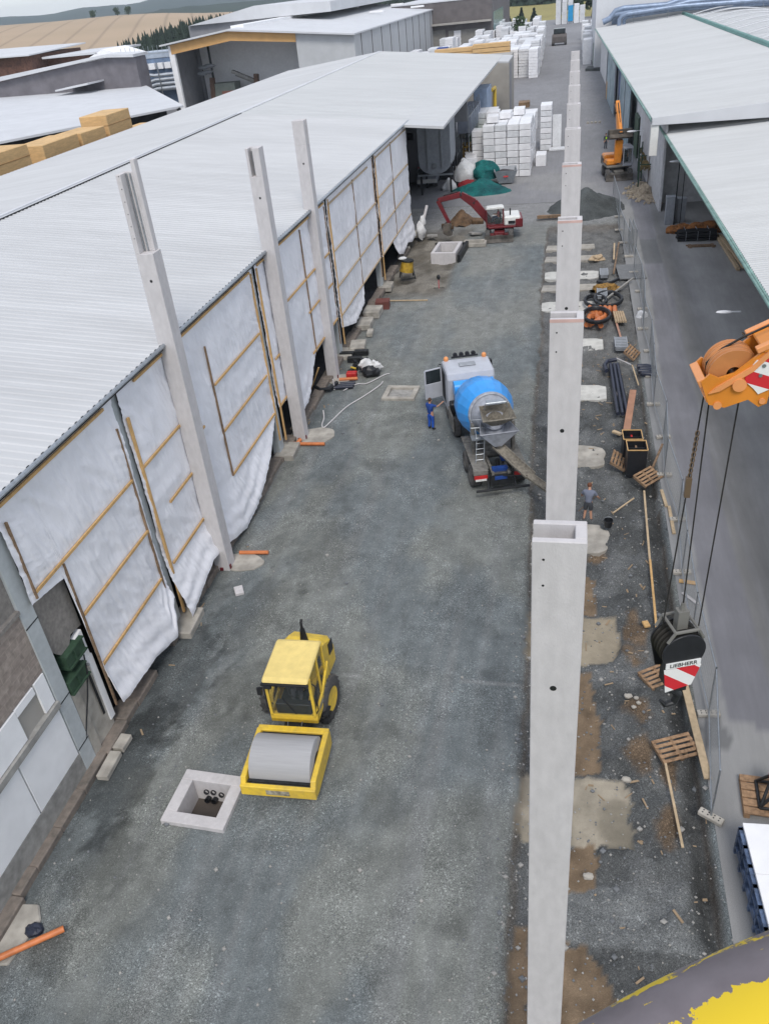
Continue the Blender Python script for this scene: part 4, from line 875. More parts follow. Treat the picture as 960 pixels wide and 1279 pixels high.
# drum (tilted) --------------
p0 = Vector((0, 5.95, 2.08)); ax = Vector((0, -4.75, 1.05)).normalized()
prof_b = [(0, .35), (.05, .66), (.35, 1.0), (1.2, 1.28), (2.1, 1.36), (2.55, 1.34), (3.4, 1.1), (3.75, .95)]
m = MB(); m.lathe(prof_b, p0, ax, 20, cap=False); m.lathe([(0, .05), (0.001, .35)], p0, ax, 20); m.build('drum', blue_drum, tk, smooth=False)
m = MB(); m.lathe([(3.75, .925), (4.1, .80), (4.5, .62), (4.75, .5), (4.78, .36), (4.4, .33)], p0, ax, 32); m.lathe([(3.62, .97), (3.66, 1.01), (3.80, .98), (3.84, .92)], p0, ax, 32)
m.build('drum_neck', mixer_silver, tk, smooth=True)
e = p0 + ax * 4.78
m = MB(); m.box(-.5, 5.9, 1.0, .5, 6.3, 1.9); m.prism([(-.5, 1.0), (.5, 1.0), (.3, 2.5), (-.3, 2.5)], 1.8, 2.1, 'y'); m.box(-1.0, 1.7, 1.0, -.85, 2.0, 2.7); m.box(.85, 1.7, 1.0, 1.0, 2.0, 2.7); m.box(-.95, 1.75, 1.0, .95, 1.95, 1.25)
m.build('drum_support', truck_grey, tk, bevel=.02)
# charging hopper + discharge hopper
m = MB(); ez = e.z; ey = e.y
top = [(-.72, ey - 1.0, ez + .45), (.72, ey - 1.0, ez + .45), (.66, ey + .1, ez + .65), (-.66, ey + .1, ez + .65)]
bot_ = [(-.22, ey - .35, ez - .15), (.22, ey - .35, ez - .15), (.22, ey + .05, ez - .05), (-.22, ey + .05, ez - .05)]
topi = [(x * .94, y, z) for x, y, z in top]; 
m.add(top + bot_, [(0, 1, 5, 4), (1, 2, 6, 5), (2, 3, 7, 6), (3, 0, 4, 7)])
m.tube([Vector(q) for q in top], .035, 6, closed=True)
m.build('charging_hopper', mortar, tk)
m = MB(); top = [(-.85, ey - .95, ez - .22), (.85, ey - .95, ez - .22), (.6, ey + .35, ez - .2), (-.6, ey + .35, ez - .2)]; bo = [(-.16, ey - .62, ez - 1.05), (.16, ey - .62, ez - 1.05), (.16, ey - .3, ez - 1.05), (-.16, ey - .3, ez - 1.05)]
m.add(top + bo, [(0, 1, 5, 4), (1, 2, 6, 5), (2, 3, 7, 6), (3, 0, 4, 7)]); m.tube([Vector(q) for q in top], .03, 6, closed=True); m.build('discharge_hopper', mixer_silver, tk)
m = MB(); m.tube([(-.5, ey - .2, ez + .62), (-.45, ey - .3, ez + .95), (.45, ey - .3, ez + .95), (.5, ey - .2, ez + .62)], .03, 6); m.box(-.4, ey - .4, ez + .9, .4, ey + .05, ez + .94); m.build('hopper_guard', steel, tk)
# chute: swings out to the right towards the second column
def chute(p, q, w0, name, mat_):
    p = Vector(p); q = Vector(q); d = (q - p).normalized(); sx_ = Vector((0, 0, 1)).cross(d).normalized(); up = d.cross(sx_)
    m = MB(); vs = []
    for P in (p, q):
        for i in range(9):
            a = PI * i / 8; vs.append(tuple(P - sx_ * math.cos(a) * w0 - up * math.sin(a) * w0 * .9))
        for i in range(8, -1, -1):
            a = PI * i / 8; vs.append(tuple(P - sx_ * math.cos(a) * (w0 + .025) - up * math.sin(a) * (w0 * .9 + .03)))
    n = 18; m.add(vs, [(i, (i + 1) % n, n + (i + 1) % n, n + i) for i in range(n)] + [tuple(range(n)), tuple(range(2 * n - 1, n - 1, -1))])
    return m.build(name, mat_, tk)
c0 = (0, ey - .4, ez - 1.05); c1 = (1.05, -1.0, 1.42); c2 = (2.3, -2.0, .55)
chute(c0, c1, .26, 'chute', mortar); chute((.98, -.93, 1.42), c2, .2, 'chute', mortar)
m = MB(); m.tube([(.9, -.75, 1.15), (2.2, -1.9, .42)], .03); m.tube([(0, .1, .9), (.95, -.8, 1.25)], .03); m.cyl((0, ey - .4, .9), (0, ey - .4, 1.3), .1); m.build('chute_strut', steel_dark, tk)
# rear frame, ladder, fenders, lamps
m = MB(); m.box(-1.2, .35, 1.16, -.5, 3.6, 1.22); m.box(-1.22, .2, .95, -.55, .45, 1.2); m.box(.55, .35, 1.16, 1.2, 3.6, 1.22); m.box(.55, .2, .85, 1.22, .45, 1.2); m.build('mudguard', truck_grey, tk, bevel=.02)
m = MB()
for x_ in (-.98, -.62): m.tube([(x_, .9, 1.2), (x_ + .12, 1.15, 2.35), (x_ + .12, 1.5, 2.6)], .022, 6)
for k in range(5): m.tube([(-.98 + .02 * k, .93 + .05 * k, 1.35 + .25 * k), (-.62 + .02 * k, .93 + .05 * k, 1.35 + .25 * k)], .018, 6)
m.tube([(-1.1, 1.3, 2.35), (-1.1, 1.3, 3.2), (-.45, 1.2, 3.2), (-.45, 1.2, 2.35)], .022, 6); m.tube([(-1.1, 1.3, 2.8), (-.45, 1.2, 2.8)], .018, 6); m.box(-1.1, 1.0, 2.3, -.5, 1.5, 2.34)
m.build('ladder', steel, tk)
m = MB(); m.box(-.5, .05, .45, .5, .15, .95); m.tube([(-.55, 0, .5), (-.55, .1, 1.2)], .03); m.tube([(.55, 0, .5), (.55, .1, 1.2)], .03); m.tube([(-1.2, -.25, .42), (1.2, -.25, .42)], .06, 8); m.tube([(-.6, -.2, .42), (-.6, .3, .8)], .04); m.tube([(.6, -.2, .42), (.6, .3, .8)], .04); m.build('underride_bar', steel_dark, tk)
m = MB(); m.box(-.35, .3, .95, .35, .55, 1.15); m.box(-.3, .0, .75, .25, .04, .92); m.box(.2, 1.0, 1.1, .5, 1.3, 1.4); m.build('blue_fitting', blue_paint, tk)
for sx in (-1, 1):
    m = MB(); m.box(sx * .9 - .3, .14, .80, sx * .9 + .3, .2, .95); m.build('tail_lamp', red, tk)
m = MB(); m.box(-1.15, .125, .70, -.65, .14, .80); m.build('number_plate', white_paint, tk)
for y_ in (1.05, 2.4, 6.0, 8.05):
    for sx in (-1, 1): wheel(tk, (sx * 1.02, y_, .52), .52, .34 if y_ > 3 else .5, rim=truck_grey, lugs=False)

# ---- excavators ------------------------------------------------------------
def beam(m, p, q, w0, w1, d0, d1):
    # tapered box section from p to q; w = lateral width, d = depth (in plane)
    p = Vector(p); q = Vector(q); d = (q - p).normalized(); s_ = Vector((0, 1, 0)) if abs(d.y) < .5 else Vector((1, 0, 0))
    up = d.cross(s_).normalized(); s_ = up.cross(d).normalized(); vs = []
    for P, w_, h_ in ((p, w0, d0), (q, w1, d1)):
        for a, b in ((-1, -1), (1, -1), (1, 1), (-1, 1)): vs.append(tuple(P + s_ * a * w_ / 2 + up * b * h_ / 2))
    m.add(vs, [(0, 1, 2, 3), (7, 6, 5, 4), (0, 4, 5, 1), (1, 5, 6, 2), (2, 6, 7, 3), (3, 7, 4, 0)])
def excavator(label, loc, under_rz, up_rz, body_m, low_m, boom_m, joints, bucket, cab_side, cab_m_, SC=1.0):
    t = thing('wheeled_excavator', label, 'excavator', loc, under_rz); t.scale = (SC, SC, SC)
    m = MB(); m.box(-.45, -1.6, .45, .45, 1.6, .8); m.box(-1.15, -1.3, .4, 1.15, -1.0, .62); m.box(-1.15, 1.0, .4, 1.15, 1.3, .62); m.cyl((0, 0, .8), (0, 0, 1.0), .5, n=20); m.build('undercarriage', low_m, t, bevel=.03)
    m = MB(); m.prism([(-1.95, .02), (-1.85, .02), (-1.72, .28), (-1.85, .62), (-1.95, .62), (-1.87, .3)], -1.22, 1.22, 'x'); m.box(-.3, -1.85, .25, .3, -1.5, .6); m.build('blade', M('worn blade steel', (.16, .145, .13), .7, metal=.2, var=.3), t)
    for sx in (-1, 1):
        for y_ in (-1.15, 1.15): wheel(t, (sx * 1.0, y_, .48), .48, .42, rim=low_m, lugs=False)
    Q = Matrix.Rotation(up_rz, 4, 'Z')
    def B(): m = MB(); m.X = Q; return m
    # upper: forward = -y in upper frame
    m = B(); m.box(-1.15, -1.0, 1.0, 1.15, 1.7, 1.2); m.box(-1.15, 1.3, 1.0, 1.15, 1.95, 1.75); m.build('platform', boom_m if low_m is red_dark else low_m, t, bevel=.05)
    m = B(); m.box(-1.12, .35, 1.2, 1.12, 1.75, 1.95) ; m.box(.15 if cab_side < 0 else -1.12, -.7, 1.2, 1.12 if cab_side < 0 else -.15, .35, 1.7); m.build('engine_cover', body_m, t, bevel=.1)
    m = B(); m.box(-1.155, .7, 1.35, -1.13, 1.3, 1.6); m.box(1.13, .7, 1.35, 1.155, 1.3, 1.6); m.box(-.5, 1.952, 1.3, .5, 1.96, 1.6); m.cyl((.5, .9, 1.95), (.5, .9, 2.5), .06, n=10); m.build('vent', black, t)
    c = cab_side; x0, x1 = (c * .25, c * 1.12) if c > 0 else (c * 1.12, c * .25)
    m = B()
    for xx in (x0 + .04, x1 - .04):
        for yy in (-1.15, .3): m.cbox((xx, yy, 1.95), (.08, .08, 1.5))
    m.box(x0, -1.2, 1.15, x1, .35, 1.35); m.build('cab_frame', cab_m_ if cab_m_ is not None else low_m, t)
    m = B(); m.prism([(-1.2, 2.68), (-1.1, 2.8), (.2, 2.84), (.36, 2.75), (.36, 2.65), (-1.2, 2.62)], x0 - .02, x1 + .02, 'x'); m.build('cab_roof', white_paint if low_m is red_dark else cab_m_, t, bevel=.04)
    m = B(); m.box(x0 + .08, -1.18, 1.35, x1 - .08, -1.165, 2.62); m.box(x0 + .01, -1.1, 1.4, x0 + .02, .25, 2.62); m.box(x1 - .02, -1.1, 1.4, x1 - .01, .25, 2.62); m.build('cab_window', gl2, t)
    m = B(); m.box(x0 + .2, -.45, 1.35, x1 - .2, .05, 1.75); m.box(x0 + .2, .0, 1.7, x1 - .2, .12, 2.3); m.build('seat', black, t, bevel=.03)
    ws = [(.42, .38, .6, .72), (.38, .34, .72, .5), (.34, .3, .5, .36)]
    for i in range(len(joints) - 2):
        w_ = ws[min(i, 2)]; m = B(); beam(m, joints[i], joints[i + 1], w_[0], w_[1], w_[2], w_[3]); m.build('boom', boom_m, t, bevel=.03)
    m = B(); beam(m, joints[-2], joints[-1], .34, .28, .56, .34); m.build('stick', boom_m, t, bevel=.03)
    m = B()
    for i in range(len(joints) - 1):
        a = Vector(joints[i]).lerp(Vector(joints[i + 1]), .15) + Vector((0, -.0, .32)); b2 = Vector(joints[i]).lerp(Vector(joints[i + 1]), .75) + Vector((0, 0, .28)); mid = a.lerp(b2, .55)
        m.cyl(a, mid, .075, n=8); m.cyl(mid, b2, .04, n=8)
    for j in joints[1:]: m.cyl((j[0] - .25, j[1], j[2]), (j[0] + .25, j[1], j[2]), .09, n=10)
    m.build('hydraulic_ram', steel_dark, t)
    j = Vector(joints[-1]); m = B(); pf = [(0, .1), (-.35, .0), (-.62, -.35), (-.55, -.8), (-.2, -1.0), (.25, -.95), (.1, -.55), (.2, -.2)] if bucket > 0 else [(-.1, .35), (.5, .3), (.75, 0), (.6, -.4), (.1, -.5), (-.4, -.3), (-.05, -.05)]
    W_ = abs(bucket) / 2; m.prism([(j.y + a, j.z + b2) for a, b2 in pf], j.x - W_, j.x + W_, 'x'); m.build('bucket', M('muddy bucket steel', (.14, .12, .10), .85, var=.35), t, bevel=.03)
    return t
ex1 = excavator('red and white wheeled excavator reaching its arm over the dug pit', (-6.05, 74.0, .0), math.radians(3), math.radians(-86), white_paint, red_dark, red_dark,
    [(0, -.8, 1.35), (0, -2.2, 3.1), (0, -3.3, 3.85), (0, -5.3, 3.5), (0, -4.4, 1.5)], .9, 1, None)
ex2 = excavator('orange wheeled excavator parked by the storage racks with its arm folded up', (4.75, 96.2, 0), math.radians(6), math.radians(4), orange, truck_grey, orange,
    [(-.15, -.6, 1.4), (-.15, -.9, 3.4), (-.1, .4, 5.5), (-.1, 1.0, 6.3), (-.1, -1.2, 4.0)], -2.1, 1, mixer_silver, 1.14)

# small grey van at the loading yard
vn = thing('small_truck', 'small grey utility truck with a red roof edge, parked under the canopy corner', 'truck', (-16.0, 97.6, 0), math.radians(4))
m = MB(); m.prism([(-2.0, .45), (-2.0, 1.0), (-1.3, 1.15), (-.9, 1.9), (2.4, 1.95), (2.4, .45)], -1.15, 1.15, 'x'); m.build('body', mixer_silver, vn, bevel=.07)
m = MB(); m.prism([(-1.36, 1.2), (-1.0, 1.86), (-.97, 1.86), (-1.3, 1.2)], -1.0, 1.0, 'x'); m.build('windscreen', glass, vn)
m = MB(); m.box(-1.1, -.9, 1.93, 1.1, -.2, 2.02); m.build('roof_edge', M('faded red sheet', (.42, .14, .15), .6), vn)
m = MB(); m.box(-1.1, -2.04, .55, 1.1, -1.98, .95); m.build('grille', white_paint, vn)
for sx in (-1, 1):
    for y_ in (-1.3, 1.5): wheel(vn, (sx * .98, y_, .38), .38, .3, lugs=False)
# far dark tractor unit
fk = thing('forklift', 'dark forklift truck driving on the far yard road', 'forklift', (-4.8, 284, 0))
m = MB(); m.prism([(-2.2, .7), (-2.2, 2.4), (-1.4, 2.9), (2.6, 2.9), (2.6, .7)], -2.1, 2.1, 'x'); m.build('body', M('dusty brown machine', (.12, .105, .10), .8), fk, bevel=.2)
m = MB(); m.box(-1.7, -.8, 2.9, 1.7, 1.8, 4.3); m.build('cab', glass, fk, bevel=.15)
for sx in (-1, 1):
    for y_ in (-1.5, 1.8): wheel(fk, (sx * 1.8, y_, .85), .85, .7, lugs=False)

# ================================================================ YARD GOODS
film_a = foil_m; film_b = M('greyish wrapped film', (.69, .70, .72), .45, var=.1, sc=4, bump=.3, bsc=9)
band = M('strap shadow line', (.22, .22, .24), .8)
def package(name, sx, sy, sz, mt, par=None):
    m = MB(); m.box(-sx / 2, -sy / 2, 0, sx / 2, sy / 2, sz); return m.build(name, mt, par, bevel=.03, loc=(0, 0, 0))
proto = {}
def place_pack(x, y, z, sx, sy, sz, label, group, mt=film_a, rz=0):
    key = (sx, sy, sz, mt.name)
    if key not in proto:
        o = package('wrapped_package', sx, sy, sz, mt); proto[key] = o
    else:
        o = proto[key].copy(); COL.objects.link(o)
    o.location = (x, y, z); o.rotation_euler = (0, 0, rz); tag(o, label, 'package', group); return o
# the big block of packages beside the netting
G1 = 'white packages stacked in the big block by the netting'
for i in range(4):
    for j in range(6):
        x = -9.2 + 1.33 * i + (.0 if j % 2 else .02); y = 100.2 + 2.5 * j
        n = 8 if j < 3 else 7
        if i == 3 and j == 0: n = 8
        for k in range(n):
            if 0 < i < 3 and 0 < j < 5 and k < n - 1: continue
            place_pack(x + random.uniform(-.03, .03), y + random.uniform(-.04, .04), .05 + .69 * k, 1.27, 2.4, .64, 'white wrapped package in the big regular block beside the teal netting', G1, film_a if (i + j + k) % 4 else film_b)
for (x, y, z, a) in ((-8.9, 101.4, 5.62, .05), (-7.6, 104, 5.6, -.04), (-6.2, 106.2, 5.6, .0), (-9.3, 108.5, 5.2, .03)):
    place_pack(x, y, z, 1.27, 2.4, .64, {-8.9: 'loose white package on the near left top corner of the big block', -7.6: 'second loose white package on top of the big block', -6.2: 'third loose white package on top of the big block', -9.3: 'hindmost loose white package on top of the big block'}[x], G1, film_a, a)
G2 = 'white packages in the shorter block behind the big one'
for i in range(3):
    for j in range(2):
        for k in range(7):
            if k < 5 and j == 1: continue
            place_pack(-11.7 - .0 + 1.33 * i - 1.0, 104 + 9 + 2.5 * j, .05 + .69 * k + .4, 1.27, 2.4, .64, 'white wrapped package in the block standing behind the big one, by the green bins', G2)
for k in range(7): place_pack(-10.6, 101.8, .05 + .69 * k, 1.27, 2.4, .64, 'white package in the single pile leaning on the left of the big block', 'white packages left of the big block')
for k, (x, y) in enumerate(((-11.2, 98.6), (-11.4, 100.6))):
    for q in range(2 - k): place_pack(x, y, .6 + .66 * (q + 1 + k), 1.27, 2.4, .64, 'white package in the low heap between the rags and the big block', 'low white packages by the rags', rz=.15)
# tall free-standing pile and neighbours
for k in range(8): place_pack(-3.35, 115.8, .05 + .66 * k, 1.4, 3.2, .6, 'white package in the tall single pile beside the column row', 'white packages in the tall single pile', film_a if k % 2 else film_b)
m = MB(); m.cbox((-2.0, 116.2, 1.9), (1.1, .9, 3.9), 0, 0, -.12); m.cbox((-1.7, 114.3, .12), (2.4, 1.6, .2)); tag(m.build('leaning_board', film_b, bevel=.02), 'white board propped up against the tall single pile', 'board')
place_pack(-3.6, 105.6, 0, 1.2, 2.6, 1.25, 'lone low white package on the ground, right of the big block', None)
for k in range(3): place_pack(-6.1, 133.2, .05 + .8 * k, 1.9, 3.0, .72, 'white package in the short pile behind the tall single pile', 'white packages in the short rear pile')
# long stacks of packages farther up the yard: one thing per stack
def stack_mesh(sx, sy, h, lay, seed, mt):
    rnd = random.Random(seed); m = MB(); n = max(1, int(h / lay))
    for k in range(n):
        jx, jy = rnd.uniform(-.05, .05), rnd.uniform(-.05, .05)
        m.box(-sx / 2 + jx, -sy / 2 + jy, k * lay + .03, sx / 2 + jx, sy / 2 + jy, (k + 1) * lay - .04)
    m.box(-sx / 2 + .12, -sy / 2 + .12, 0, sx / 2 - .12, sy / 2 - .12, n * lay - .06)
    return m.build('package_stack', mt, None, loc=(0, 0, 0), bevel=0)
SM = [stack_mesh(2.0, 5.6, h, .55, q, (film_a, film_b)[q % 2]) for q, h in enumerate((5.5, 6.0, 4.4, 5.0, 3.3, 6.6))]
used_s = set()
def place_stack(x, y, q, label, group, sxy=None, rz=0):
    o = SM[q] if q not in used_s else SM[q].copy()
    if q in used_s: COL.objects.link(o)
    used_s.add(q); o.location = (x, y, 0); o.rotation_euler = (0, 0, rz)
    if sxy: o.scale = sxy
    tag(o, label, 'package stack', group); o.rotation_euler[2] += random.uniform(-.02, .02)
GS = 'stacks of white packages in the big storage field'
for j, y in enumerate([206.2, 213, 220, 227, 234, 243, 252, 262]):
    for i in range(8):
        x = -10.9 - 2.25 * i
        if j > 4 and i > 4 and (i + j) % 3 == 0: continue
        place_stack(x + random.uniform(-.15, .15), y + random.uniform(-.3, .3), [1, 0, 0, 1, 3, 2, 4, 3, 0][(i * 2 + j) % 9] if i or j % 2 else 1, 'tall stack of white wrapped packages in the storage field beyond the hall', GS, (1.1, 1.2, 1))
for j in range(13): place_stack(-8.75 + (.2 if j % 2 else 0) - .12 * j, 203.5 + 7.6 * j, [0, 3, 5, 0, 1][j % 5], 'white package stack lining the yard road at the edge of the storage field', 'stacks lining the left road edge', (.95, 1.15, 1 if j != 9 else .6))
for j in range(5):
    for i in range(7): place_stack(-13.5 - 2.6 * i, 292 + 13 * j, [3, 0, 2, 1, 4][(i + 2 * j) % 5], 'white package stack far back near the meadow', 'stacks far back by the meadow', (1.1, 1.3, 1))
for j in range(8): place_stack(-36 - .5 * j + (j % 2) * 2.4, 240 + 9 * j, [3, 2, 4, 0][j % 4], 'white package stack along the long warehouse wall', 'stacks along the warehouse wall')
for i in range(7): place_stack(-30 - 1.6 * i * (1.2), 215 + 5 * i, [2, 4][i % 2], 'stepped white stack between the warehouse and the storage field', 'stepped stacks by the warehouse')
for j in range(9): place_stack(2.6 + (j % 2) * .5, 222 + 9.5 * j, [0, 3, 1][j % 3], 'white package stack lining the right edge of the yard road', 'stacks lining the right road edge', (.9, .8, .92))
for j in range(6): place_stack(4.9, 232 + 10 * j, [1, 0, 5][j % 3], 'white package stack beside the tall white building', 'stacks beside the tall white building', (.9, .8, .95))
for i in range(5): place_stack(-7.2 + 2.35 * i, 392, [5, 1, 5, 0, 3][i], 'white package stack closing the far end of the yard road', 'stacks at the far end of the road', (1, 1, 1.5 if i < 3 else 1.2))
m = MB(); m.box(-3.4, 388.6, .8, -1.4, 388.9, 6.3); tag(m.build('blue_container', M('bright blue sheet', (.02, .30, .60), .5)), 'bright blue upright panel among the stacks at the far road end', 'panel')
for i, (x, y, lx, z0, h) in enumerate(((-17.5, 199.6, 7.8, 0, 7.3), (-25.6, 200.5, 8.2, 0, 6.9))):
    m = MB(); n = 6
    for k in range(9): m.box(x - lx / 2, y - 1.5, .1 + k * h / 9, x + lx / 2, y + 1.5, (k + 1) * h / 9)
    tag(m.build('timber_stack', tp, bevel=0), ['right one of the two yellow timber stacks rising behind the canopy roof', 'left one of the two yellow timber stacks rising behind the canopy roof'][i], 'timber stack', 'timber stacks in the storage field')
m = MB(); m.box(-34.6, 236, 0, -32, 239, 5); m.box(-31.8, 236, 0, -30.4, 238, 3.2); tag(m.build('blue_bin', blue_paint, bevel=.1), 'deep blue bin by the roller gate of the dark building', 'bin')
m = MB(); m.cyl((-4.6, 300, 0), (-4.6, 300, 1), 1); 

def heap(name, c, r, hgt, mt, label, cat, seed, pw=1.25, n=44):
    m = MB(); vs = []; N = n
    for j in range(N + 1):
        for i in range(N + 1):
            u, v = -1 + 2 * i / N, -1 + 2 * j / N; d = math.hypot(u, v) * (1 + .22 * nz(u * 1.3 + seed, v * 1.3)); 
            z = hgt * max(0, 1 - d ** pw) * (1 + .25 * fb(u * 2 + seed, v * 2)) + .05 * hgt * fb(u * 7, v * 7, seed) - .12
            vs.append((c[0] + u * r[0], c[1] + v * r[1], z))
    m.add(vs, [(j * (N + 1) + i, j * (N + 1) + i + 1, (j + 1) * (N + 1) + i + 1, (j + 1) * (N + 1) + i) for j in range(N) for i in range(N) if min(vs[(j * (N + 1) + i)][2], vs[(j + 1) * (N + 1) + i + 1][2]) > -.1 or True and math.hypot(-1 + 2 * i / N, -1 + 2 * j / N) < .98])
    return tag(m.build(name, mt, smooth=True), label, cat)
# ---- loading yard under the canopy
wy = thing('yard_gate_wall', 'grey end wall with a dark opening under the canopy corner', 'wall', (-18, 99.4, 0))
m = MB(); m.box(-1, -.2, 0, .9, .2, 9); m.box(.9, -.2, 6.1, 6.5, .2, 9.3); m.build('wall', wall_grey, wy)
m = MB(); m.box(.9, .3, 0, 5, .6, 6.1); m.build('dark_opening', dark_in, wy)
m = MB(); m.box(-.4, -.4, 4.6, .3, -.2, 5.3); m.build('wall_box', steel_dark, wy)
hp = thing('steel_hopper', 'big grey steel hopper with a rounded bottom under the canopy corner', 'hopper', (-14.3, 92.5, 0))
m = MB(); U = [(-1.75, 8.6), (-1.75, 3.6)] + [(1.75 * -math.cos(a), 3.3 - 1.2 * math.sin(a)) for a in [PI * i / 8 for i in range(1, 8)]] + [(1.75, 3.6), (1.75, 8.6)]
m.prism(U, -.6, 3.6, 'y'); m.build('shell', steel_paint, hp, bevel=.03)
m = MB()
for x_ in (-.75, .75): m.box(x_ - .06, -.72, 2.7, x_ + .06, -.6, 8.6)
m.cyl((0, -.75, 3.0), (0, -.6, 3.0), .28, n=14); m.box(-1.9, -.7, 2.0, 1.9, -.5, 2.15); m.build('frame', steel, hp)
m = MB()
for x_ in (-1.6, 1.6):
    for y_ in (-.3, 3.2): m.box(x_ - .1, y_ - .1, 0, x_ + .1, y_ + .1, 3.2)
m.build('leg', steel_dark, hp)
rk = thing('storage_rack', 'tall steel rack frame beside the grey hopper', 'rack', (-12.2, 101, 0))
m = MB()
for i in range(6):
    for x_ in (-.9, .6): m.box(x_ - .05, i * 2.4 - .05, 0, x_ + .05, i * 2.4 + .05, 7.2)
for z in (2.2, 4.2, 6.2):
    for x_ in (-.9, .6): m.box(x_ - .04, 0, z, x_ + .04, 12, z + .1)
m.build('frame', steel, rk)
for i in range(6):
    m = MB(); m.box(-13.1, 103 + 2.0 * i, 4.3, -11.6, 104.7 + 2.0 * i, 6.3); tag(m.build('grey_crate', M('bluish grey crate', (.30, .33, .40), .6), bevel=.03), 'bluish grey crate in the row on the steel rack', 'crate', 'bluish grey crates on the rack')
m = MB(); m.box(-12.8, 118, 3.2, -11, 124, 7.2); tag(m.build('pale_blue_cabinet', M('pale blue cabinet', (.36, .45, .60), .5), bevel=.05), 'pale blue cabinet at the hall side above the crates', 'cabinet')
m = MB(); m.box(-12.2, 106.5, 1.6, -10.6, 112.5, 3.6); tag(m.build('green_bin', green_lt, bevel=.05), 'green bin standing on yellow pallets left of the white packages', 'bin')
for i in range(2):
    m = MB(); x = -12.3 + 1.1 * i; y = 104.6 + i * .8
    for k in range(6):
        m.box(x - .45, y - .5, .05 + .5 * k, x + .45, y + .5, .17 + .5 * k)
        for a in (-.4, 0, .4): m.box(x + a - .05, y - .5, .17 + .5 * k, x + a + .05, y + .5, .55 + .5 * k)
    tag(m.build('pallet_pile', M('yellowish pallet wood', (.42, .28, .08), .8)), ['left pile of yellow brown pallets under the green bin', 'right pile of yellow brown pallets under the green bin'][i], 'pallet pile', 'yellow brown pallet piles')
m = MB(); m.tube([(-12.6, 125, 6.0), (-11.0, 125, 6.3), (-10.9, 128, 6.3), (-10.9, 128, 3)], .25, 8); tag(m.build('yellow_hose', yellow), 'yellow bent guard tube beside the pale blue cabinet', 'tube')
bx = thing('beige_block_house', 'plain beige block at the far canopy end, with a grey door side', 'building', (-13.4, 146, 0))
m = MB(); m.box(-4.6, -3.5, 0, 3.5, 8, 8.6); m.build('wall', wall_beige, bx)
m = MB(); m.box(3.51, -2.5, .2, 3.56, 1.2, 7.8); m.build('door', wall_grey, bx)
for i in range(3):
    m = MB(); m.box(-16 + .4 * i, 128 + 4.4 * i, 0, -9.2 + .2 * i, 131.6 + 4.4 * i, .9 - .1 * i); m.box(-15.8 + .4 * i, 128.2 + 4.4 * i, .9 - .1 * i, -9.4 + .2 * i, 131.4 + 4.4 * i, 1.25 - .1 * i)
    tag(m.build('slab_stack', concrete_pale, bevel=.05), ['nearest', 'middle', 'rear'][i] + ' low pile of long grey slabs in front of the beige block', 'slab pile', 'grey slab piles')
m = MB(); m.box(-9.2, 155, 0, -7.4, 158, .8); tag(m.build('wooden_crate', wood_dark), 'low brown wooden crate at the beige block corner', 'crate')
m = MB(); m.ball((-7.9, 139, .3), (.6, .6, .4), 9, 6, .3, 3); tag(m.build('sack', film_b), 'small pale sack on the ground near the slab piles', 'sack')
# skip, rags, netting
sk = thing('skip', 'open grey steel skip with red marks at the foot of the white package block', 'skip', (-7.15, 96.2, 0), math.radians(6))
m = MB(); P4 = lambda z, a, b: [(-a, -b, z), (a, -b, z), (a, b, z), (-a, b, z)]
m.add(P4(.15, .75, .9) + P4(1.5, 1.25, 1.5) + P4(1.5, 1.17, 1.42) + P4(.25, .7, .85), [(0, 3, 2, 1), (0, 1, 5, 4), (1, 2, 6, 5), (2, 3, 7, 6), (3, 0, 4, 7), (4, 5, 9, 8), (5, 6, 10, 9), (6, 7, 11, 10), (7, 4, 8, 11), (8, 9, 13, 12), (9, 10, 14, 13), (10, 11, 15, 14), (11, 8, 12, 15), (12, 13, 14, 15)])
m.build('tub', steel_paint, sk)
m = MB(); m.ball((0, 0, 1.05), (1.05, 1.3, .35), 12, 7, .3, 2); m.build('rubble', M('dark rubble', (.07, .065, .07), .95, bump=1), sk)
m = MB(); m.cbox((0, -1.28, .95), (.5, .02, .22), 0, 0, -.28); m.build('red_mark', red, sk)
def blob(name, c, r, mt, label, cat, seed, jit=.35, n=26, mm=14):
    m = MB(); m.ball((0, 0, 0), 1, n, mm)
    vs = []
    for p in m.v:
        v = Vector(p); d = 1 + jit * noise.fractal(v * 1.6 + Vector((seed, 0, seed)), 1, 2.2, 4)
        q = Vector((v.x * r[0] * d, v.y * r[1] * d, v.z * r[2] * d)) + Vector(c)
        vs.append((q.x, q.y, max(q.z, c[2] - r[2] * .2 if c[2] > .6 else -.02)))
    m.v = vs; return tag(m.build(name, mt, smooth=True), label, cat)
heap('netting_pile', (-9.6, 92.8), (3.4, 2.9), 1.3, net_m, 'flat spread heap of teal netting on the yard ground', 'netting', 5.2)
blob('netting_pile', (-9.5, 96.6, .9), (1.45, 1.3, 1.5), net_m, 'upright bundle of teal netting between the rags and the skip', 'netting', 5)
blob('rag_heap', (-11.7, 96.2, .9), (1.35, 1.2, 1.6), rag_m, 'big round heap of crumpled white film left of the teal netting', 'film heap', 3, .3)
blob('rag_heap', (-13.2, 94.4, 0), (.8, .8, 1.0), rag_m, 'small crumpled bag of white film at the left foot of the heap', 'film heap', 8, .3)
blob('red_cloth', (-11.2, 94.4, 0), (1.2, .7, .9), M('dark red cloth', (.25, .015, .02), .8), 'dark red cloth below the crumpled white film', 'cloth', 12, .3)

